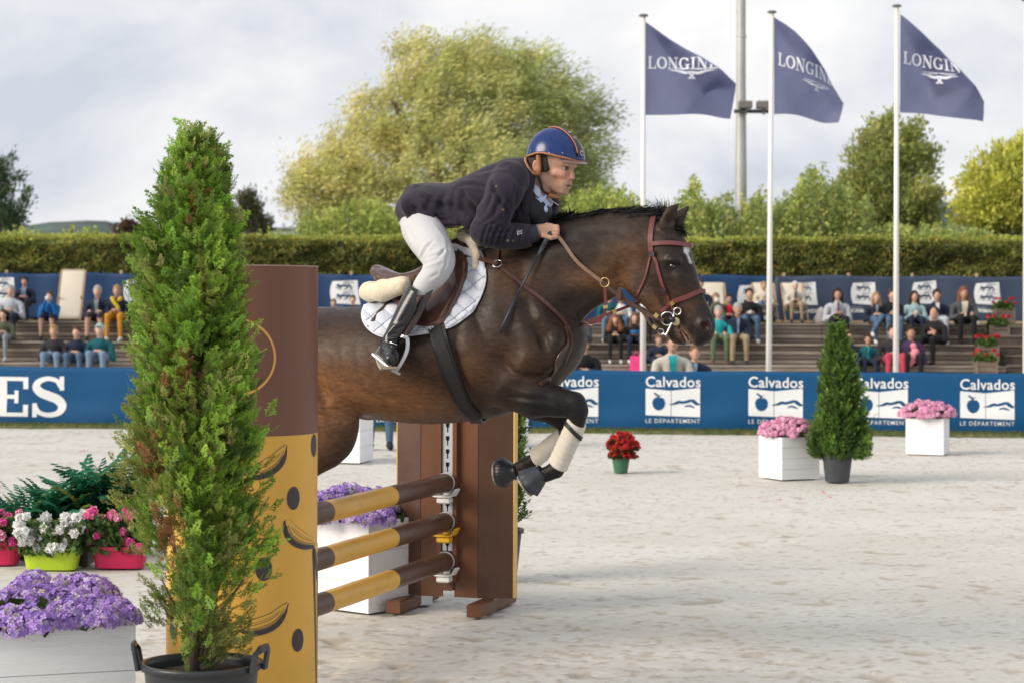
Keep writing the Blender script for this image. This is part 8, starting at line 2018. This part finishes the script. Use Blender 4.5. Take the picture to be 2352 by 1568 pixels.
# --- left-hand stand
sp('bearded white-haired man in a pale grey jumper at the frame edge', 27, 668, 2, 'ltgrey', 'navy', 'grey', 'short', 'lap'); person('young man in a dark blazer perched high against the blue banner', 59, 646, DC - .3, Z2 + .34, 'navy', 'dark', 'dark', 'short', 'lap', group=GS, feet=Z2, extra=open_front('ltjeans', .06))
sp('child in a bright blue jumper drinking, bare legs', 116, 680, 2, 'blue', 'navy', 'brown', 'short', 'face', shoes='dark', shins='skin', extra=held('white', (.04, .02, .04), 'face', 'cup'))
sp('grey-haired man in a navy jacket and shorts', 226, 669, 2, 'navy', 'dark', 'grey', 'short', 'knees', shoes='dark', shins='skin', extra=open_front('grey', .05))
def scarf(t, M, b, s, hc):
    M = M @ Matrix.Translation((0, -.07, 0))
    pts = [(-.10, -.10, hc[2] - .15), (-.05, -.16, hc[2] - .24), (.03, -.17, hc[2] - .34), (.05, -.18, hc[2] - .42)]; V, F = g_tube(smooth_path(pts, 4), .045, 7); child_mesh('scarf', V, F, pm('cloth', (.55, .38, .03)), t, M); pts = [(.10, -.10, hc[2] - .15), (.06, -.16, hc[2] - .22)]; V, F = g_tube(smooth_path(pts, 3), .045, 7); child_mesh('scarf', V, F, pm('cloth', (.55, .38, .03)), t, M)
sp('fair-haired woman with a yellow scarf and mustard trousers', 271, 668, 2, 'navy', 'orange', 'blond', 'short', 'lap', shoes='white', extra=scarf)
sp('dark figure in khaki low at the frame edge', 10, 722, 1, 'olive', 'grey', 'brown', 'short', 'lap', shoes='ltgrey')
sp('woman in a dark jumper and faded jeans on the low step', 126, 760, 0, 'dark', 'ltjeans', 'blond', 'short', 'folded', feet=.02); sp('man in navy between two people in jeans on the low step', 178, 762, 0, 'navy', 'jeans', 'brown', 'short', 'lap', feet=.02); sp('person in dark teal with a pale cap on the low step', 231, 757, 0, 'dteal', 'ltjeans', 'cap_teal', 'cap', 'lap', feet=.02)
sp('person in dark clothes hidden behind the big cypress', 350, 670, 2, 'dark', 'navy', 'brown', 'short', 'lap')
# --- walker on the sand behind the horse
w_ = P(874, 1029, 24.9); person('person in dark jeans walking on the sand, only legs below the horse', 874, 690, 24.9, .86, 'navy', 'jeans', 'brown', 'short', 'down', seated=False, feet=0.0, sc=1.0)
# --- bags
v = Vol((-.3, -.3, -.05), (.3, .3, .45), .02); v.cone((0, 0, .08), (.03, 0, .24), .16, .11, .03); v.cone((0, 0, .3), (.0, 0, .36), .03, .02, .02); V, F, _ = v.mesh(); b_ = Vector((X_at(1880, DC), DC - .3, Z2)); tag(mk('bag', np.array(V) + np.array(b_), F, pm('item', (.33, .31, .31)), smooth=True), 'pale grey rucksack on the platform beside the deckchair', 'bag')
c_ = P(1463, 823, T0[0] + .02); t = thing('bag', 'bright pink carrier bag beside the first flagpole', 'bag', (c_.x, T0[0] - .12, .10)); V, F = g_box(c_.x - .15, T0[0] - .18, .12, c_.x + .12, T0[0] - .04, .56, .02); mk('bag_body', V, F, pm('item', (.78, .06, .25), .5), t); V, F = g_tube(smooth_path([(c_.x - .08, T0[0] - .1, .56), (c_.x - .02, T0[0] - .1, .66), (c_.x + .05, T0[0] - .1, .56)], 4), .008, 6); mk('handle', V, F, pm('item', (.78, .06, .25), .5), t)
t = thing('side_table', 'small white round stool near the banner end', 'table', (X_at(2246, 48.6), 48.0, Z2)); x_ = X_at(2246, 48); V, F = g_lathe([(.001, .3), (.12, .3), (.12, .34), (.001, .34)], 16, x_, 48.0); mk('table_top', [(a, b, c + Z2) for a, b, c in V], F, m_wplastic, t); V, F = g_tube([(x_, 48, Z2), (x_, 48, Z2 + .3)], .025, 8); mk('leg', V, F, m_wplastic, t)
# ================================================================ POTTED CYPRESSES
def spray(seed, L=.062, k=5, sub=(.5,), w0=.0046):
    """one flat fan of scale-leaved twigs: thin tapering blades on a common axis"""
    r = np.random.default_rng(seed); V = []; F = []; C = []
    def blade(p, d, n, l, w, c):
        s = unit(np.cross(n, d)); j = len(V); V.extend([p, p + d * l * .5 + s * w * .5, p + d * l, p + d * l * .5 - s * w * .5]); F.append((j, j + 1, j + 2, j + 3)); C.extend([c * .7, c, c * 1.2, c])
    n = np.array([0, 0, 1.0]); ax = np.array([1.0, 0, 0])
    for i in range(k):
        t = (i + .3) / k; p = ax * L * t * .85 + n * r.normal(0, .0012)
        for s in (-1, 1):
            a = math.radians(r.uniform(20, 36)); d = unit(np.array([math.cos(a), s * math.sin(a), r.normal(0, .2)])); l = L * (.50 - .30 * t) * r.uniform(.8, 1.25)
            blade(p, d, n, l, w0, np.ones(3) * r.uniform(.8, 1.2))
            for q in sub:
                for s2 in (-1, 1):
                    a2 = a * s + s2 * .55; d2 = unit(np.array([math.cos(a2), math.sin(a2), r.normal(0, .15)])); blade(p + d * l * q, d2, n, l * .5, w0 * .85, np.ones(3) * r.uniform(.9, 1.3))
    blade(ax * L * .7, ax, n, L * .38, w0, np.ones(3) * 1.15)
    return np.array(V), np.array(F), np.array(C)
SPR_A = [spray(900 + k) for k in range(4)]; SPR_B = [spray(950 + k, .07, 3, (), .009) for k in range(4)]
def conifer(t, base, prof, nbr, per, seed, cols, Lsc=1.0, trunk_r=.022, zfrac0=.05, dens=None, lean=0.0, name='crown', brown=.02, SPR=None):
    SPR = SPR or SPR_A
    """prof: (z, half width towards -x, half width towards +x) ; base = trunk foot"""
    r = np.random.default_rng(seed); P_ = np.array(prof); H = P_[-1, 0]; bx = np.array(base)
    cen = []; dirs = []; nrm = []; cc = []; sc = []; twig = MB(); nt_ = 0
    for b in range(nbr):
        u = r.random(); z = P_[0, 0] + (H - P_[0, 0]) * (u ** .82); th = r.uniform(0, 2 * PI); cx_, sy_ = math.cos(th), math.sin(th)
        wl_, wr_ = np.interp(z, P_[:, 0], P_[:, 1]), np.interp(z, P_[:, 0], P_[:, 2]); w = (wr_ if cx_ > 0 else wl_) * abs(cx_) + .5 * (wl_ + wr_) * (1 - abs(cx_))
        w *= r.uniform(.72, 1.16) * (1 + .10 * float(vnoise(np.array([z * 5.0, th * 1.3]), seed)))
        if dens is not None and r.random() > dens(z, th): continue
        tip = np.array([cx_ * w, sy_ * w, z]); root = np.array([cx_ * .012, sy_ * .012, z - w * r.uniform(.9, 1.6)]); root[2] = max(root[2], .08); 
        axis = unit(tip - root); upd = unit(axis * .45 + np.array([0, 0, 1.0]) + np.array([cx_, sy_, 0]) * .25)
        if nt_ < 140 and b % 3 == 0:
            V, F = g_tube([bx + root, bx + (root + tip) / 2 + [0, 0, -.02], bx + tip * .97 + root * .03], [.0055, .0035, .0012], 4); twig.add(V, F); nt_ += 1
        lum = r.uniform(.55, 1.35); cb_ = np.array(cols[r.integers(len(cols))]); dead = r.random() < brown
        m = int(per * (.6 + .8 * w / P_[:, 1:].max()))
        f = 1 - np.abs(r.normal(0, .26, m)); f = np.clip(f, .15, 1.05)
        c = root + (tip - root) * f[:, None] + r.normal(0, 1, (m, 3)) * np.array([.024, .024, .050]) * (.6 + .5 * w / .3)
        c[:, 2] += r.uniform(-.05, .02, m)
        o_ = unit(c * np.array([1, 1, 0]) + 1e-4); d = unit(upd * .75 + o_ * r.uniform(.1, .9, (m, 1)) + r.normal(0, .26, (m, 3)))
        nn = unit(np.cross(d, np.cross(d, o_) + r.normal(0, .5, (m, 3)))); 
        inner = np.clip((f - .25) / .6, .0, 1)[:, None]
        col_ = cb_ * lum * (np.array([.55, .42, .5]) * (1 - inner) + inner)           # colour gets darker and browner towards the trunk
        if dead: col_ = np.array([.30, .14, .06]) * np.ones((m, 1))
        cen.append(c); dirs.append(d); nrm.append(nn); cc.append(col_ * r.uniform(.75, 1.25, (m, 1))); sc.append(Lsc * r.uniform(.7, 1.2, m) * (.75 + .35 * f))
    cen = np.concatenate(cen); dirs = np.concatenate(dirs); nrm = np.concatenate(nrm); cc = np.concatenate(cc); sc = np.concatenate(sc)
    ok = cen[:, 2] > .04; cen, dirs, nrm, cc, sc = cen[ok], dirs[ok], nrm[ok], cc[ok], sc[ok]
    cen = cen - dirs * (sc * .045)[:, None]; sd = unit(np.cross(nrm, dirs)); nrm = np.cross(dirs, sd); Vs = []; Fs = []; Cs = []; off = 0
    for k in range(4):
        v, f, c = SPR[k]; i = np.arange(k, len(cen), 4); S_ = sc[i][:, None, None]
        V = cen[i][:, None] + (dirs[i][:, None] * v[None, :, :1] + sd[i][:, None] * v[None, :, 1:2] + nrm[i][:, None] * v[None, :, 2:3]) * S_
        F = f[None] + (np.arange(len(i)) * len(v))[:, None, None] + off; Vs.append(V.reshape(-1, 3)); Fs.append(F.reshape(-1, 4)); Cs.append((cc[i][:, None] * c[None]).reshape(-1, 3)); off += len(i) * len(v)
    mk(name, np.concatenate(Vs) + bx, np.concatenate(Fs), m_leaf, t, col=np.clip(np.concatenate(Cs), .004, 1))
    if nt_: twig.build('twigs', [m_bark], t)
    pts = [bx + np.array([0, 0, .0]), bx + np.array([.004, .01, H * .3]), bx + np.array([-.006, 0, H * .6]), bx + np.array([0, 0, H * .9])]; pts = smooth_path(pts, 5)
    V, F = g_tube(pts, [trunk_r * (1 - .85 * i / (len(pts) - 1)) for i in range(len(pts))], 9); mk('trunk', V, F, m_bark, t, smooth=True)
    return len(cen)
# big one in the black tub
YT = 7.72; SB = YT / FPX
tb = P(463, 1520, YT); ZR = tb.z; RR = 141 * SB
tub = thing('plant_tub', 'black plastic tub with two handles holding the tall cypress', 'tub', (tb.x, YT, 0))
m_tub = mat('black_tub_plastic', (.022, .026, .032), .38, var=.1, vscale=10, spec=.5)
prof = [(.001, 0), (RR * .74, 0), (RR * .92, ZR - .03), (RR * .93, ZR - .022), (RR, ZR - .018), (RR * 1.005, ZR - .004), (RR * .995, ZR + .003), (RR * .93, ZR + .003), (RR * .915, ZR - .02), (RR * .90, ZR - .06)]
V, F = g_lathe(prof, 56, tb.x, YT); mk('tub_body', V, F, m_tub, tub, smooth=True)
nr = 30; V, F = g_lathe([(.001, ZR - .035), (RR * .5, ZR - .03), (RR * .9, ZR - .04)], nr, tb.x, YT); V = [(x, y, z + random.uniform(-.008, .008)) for x, y, z in V]; mk('soil', V, F, m_soil, tub)
for (a_, tl) in ((math.radians(183), .05), (math.radians(-18), .05)):
    rd = Vector((math.cos(a_), math.sin(a_), 0)); tg = Vector((-rd.y, rd.x, 0)); b0 = Vector((tb.x, YT, ZR)) + rd * RR * .99; mb = MB()
    pts = [b0 - tg * .055 + Vector((0, 0, -.02)), b0 - tg * .052 + rd * .012 + Vector((0, 0, .045)), b0 - tg * .03 + rd * .02 + Vector((0, 0, .062)), b0 + tg * .03 + rd * .02 + Vector((0, 0, .062)), b0 + tg * .052 + rd * .012 + Vector((0, 0, .045)), b0 + tg * .055 + Vector((0, 0, -.02))]
    V, F = g_ribbon(pts, [rd] * 6, .028, .010); mb.add(V, F); V, F = g_tube(pts, .008, 6); mb.add(V, F); mb.build('handle', [m_tub], tub)
def zz(y): return CAMZ - (y - HY) * SB
def prof_px(rows, xc, z0): return [(zz(y) - z0, (xc - a) * SB, (b_ - xc) * SB) for y, a, b_ in rows]
XC = 445; z0 = ZR - .03
rows = [(1500, 420, 520), (1440, 395, 575), (1380, 365, 605), (1300, 320, 612), (1230, 290, 605), (1150, 282, 592), (1080, 285, 590), (1000, 292, 590), (900, 298, 585), (820, 306, 578), (740, 315, 565), (650, 325, 552), (560, 330, 545), (500, 348, 532), (440, 368, 520), (400, 372, 512), (370, 372, 502), (355, 376, 484), (340, 392, 470), (326, 408, 460), (316, 425, 450)]
cy_ = thing('cypress', 'tall bright green cypress in the black tub before the jump column', 'tree', (P(XC, 690, YT).x, YT, z0))
def dn(z, th):
    h = zz(1500) - z0; k = 1.0
    if z < .30: k = .22 + .7 * z
    elif z < .85: k = .43 + .75 * (z - .3)
    if math.cos(th) < -.1 and z < .7: k *= .6
    return k
CG = [(.25, .43, .055), (.20, .36, .05), (.31, .46, .07), (.16, .27, .05), (.32, .35, .10)]
nspr = conifer(cy_, (P(XC, 690, YT).x, YT, z0), prof_px(rows, XC, z0), 540, 26, 5, CG, 1.0, .026, dens=dn, brown=.035)
ex = [(330, 465, 505, 330), (430, 452, 520, 460)]
# second leader near the top
conifer(cy_, (P(486, 690, YT).x, YT + .02, zz(480)), [(0.0, 30 * SB, 40 * SB), (.10, 26 * SB, 36 * SB), (.17, 16 * SB, 26 * SB), (.225, 4 * SB, 8 * SB)], 46, 22, 9, CG, .9, .006, name='side_leader')
mb = MB()
for (x1, y1, x2, y2, x3, y3) in ((448, 1508, 418, 1430, 372, 1330), (450, 1505, 430, 1400, 395, 1220), (470, 1505, 505, 1410, 560, 1330), (462, 1505, 485, 1380, 520, 1180), (455, 1500, 470, 1300, 462, 1000)):
    V, F = g_tube(smooth_path([P(x1, y1, YT), P(x2, y2, YT - .02), P(x3, y3, YT - .05)], 5), [.010 - .0007 * i for i in range(11)], 6); mb.add(V, F)
mb.build('stems', [m_bark], cy_, smooth=True)
# small one on the right
YS = 20.6; sS = YS / FPX; pc_ = P(1923, 1101, YS); pc_.z = 0
t = thing('plant_pot', 'dark grey nursery pot holding the small cypress beside the pink planter', 'pot', pc_)
V, F = g_lathe([(.001, 0), (27 * sS, 0), (34 * sS, 55 * sS), (37 * sS, 56 * sS), (37 * sS, 62 * sS), (33 * sS, 62 * sS), (31 * sS, 52 * sS), (.001, 52 * sS)], 28); mk('pot_body', [Vector(v) + pc_ for v in V], F, mat('grey_pot_plastic', (.045, .05, .06), .5, var=.2, vscale=15, stretch=(1, 1, .2)), t)
CG2 = [(.12, .22, .04), (.09, .17, .035), (.16, .26, .05), (.075, .14, .035)]
zq = lambda y: CAMZ - (y - HY - ROLL * 740) * sS
rows = [(1062, 1880, 1962), (1040, 1866, 1984), (1000, 1860, 1988), (960, 1866, 1980), (900, 1876, 1970), (850, 1884, 1962), (800, 1894, 1950), (765, 1904, 1936), (748, 1914, 1924)]
t = thing('cypress', 'small dark cypress in the grey pot in front of the apple banner', 'tree', (pc_.x, YS, 50 * sS)); b0 = 50 * sS
conifer(t, (pc_.x, YS, b0), [(zq(y) - b0, (1920 - a) * sS, (b_ - 1920) * sS) for y, a, b_ in rows], 330, 26, 15, CG2, 1.35, .02, brown=0, SPR=SPR_B)
# one behind the jump
YK = 13.3; sK = YK / FPX; kc = P(1138, 1200, YK); kc.z = 0
t = thing('cypress', 'cypress behind the brown standard, only its fringe visible', 'tree', (kc.x, YK, .3))
conifer(t, (kc.x, YK, .28), [(.05, .10, .10), (.2, .17, .17), (.6, .17, .17), (1.0, .13, .13), (1.3, .06, .06), (1.38, .01, .01)], 230, 26, 25, CG2, 1.15, .02, brown=0, SPR=SPR_B)
t = thing('plant_pot', 'black pot hidden behind the brown standard foot', 'pot', kc)
V, F = g_lathe([(.001, 0), (.13, 0), (.16, .28), (.175, .285), (.175, .31), (.15, .31), (.14, .26), (.001, .26)], 24); mk('pot_body', [Vector(v) + kc for v in V], F, m_black, t)
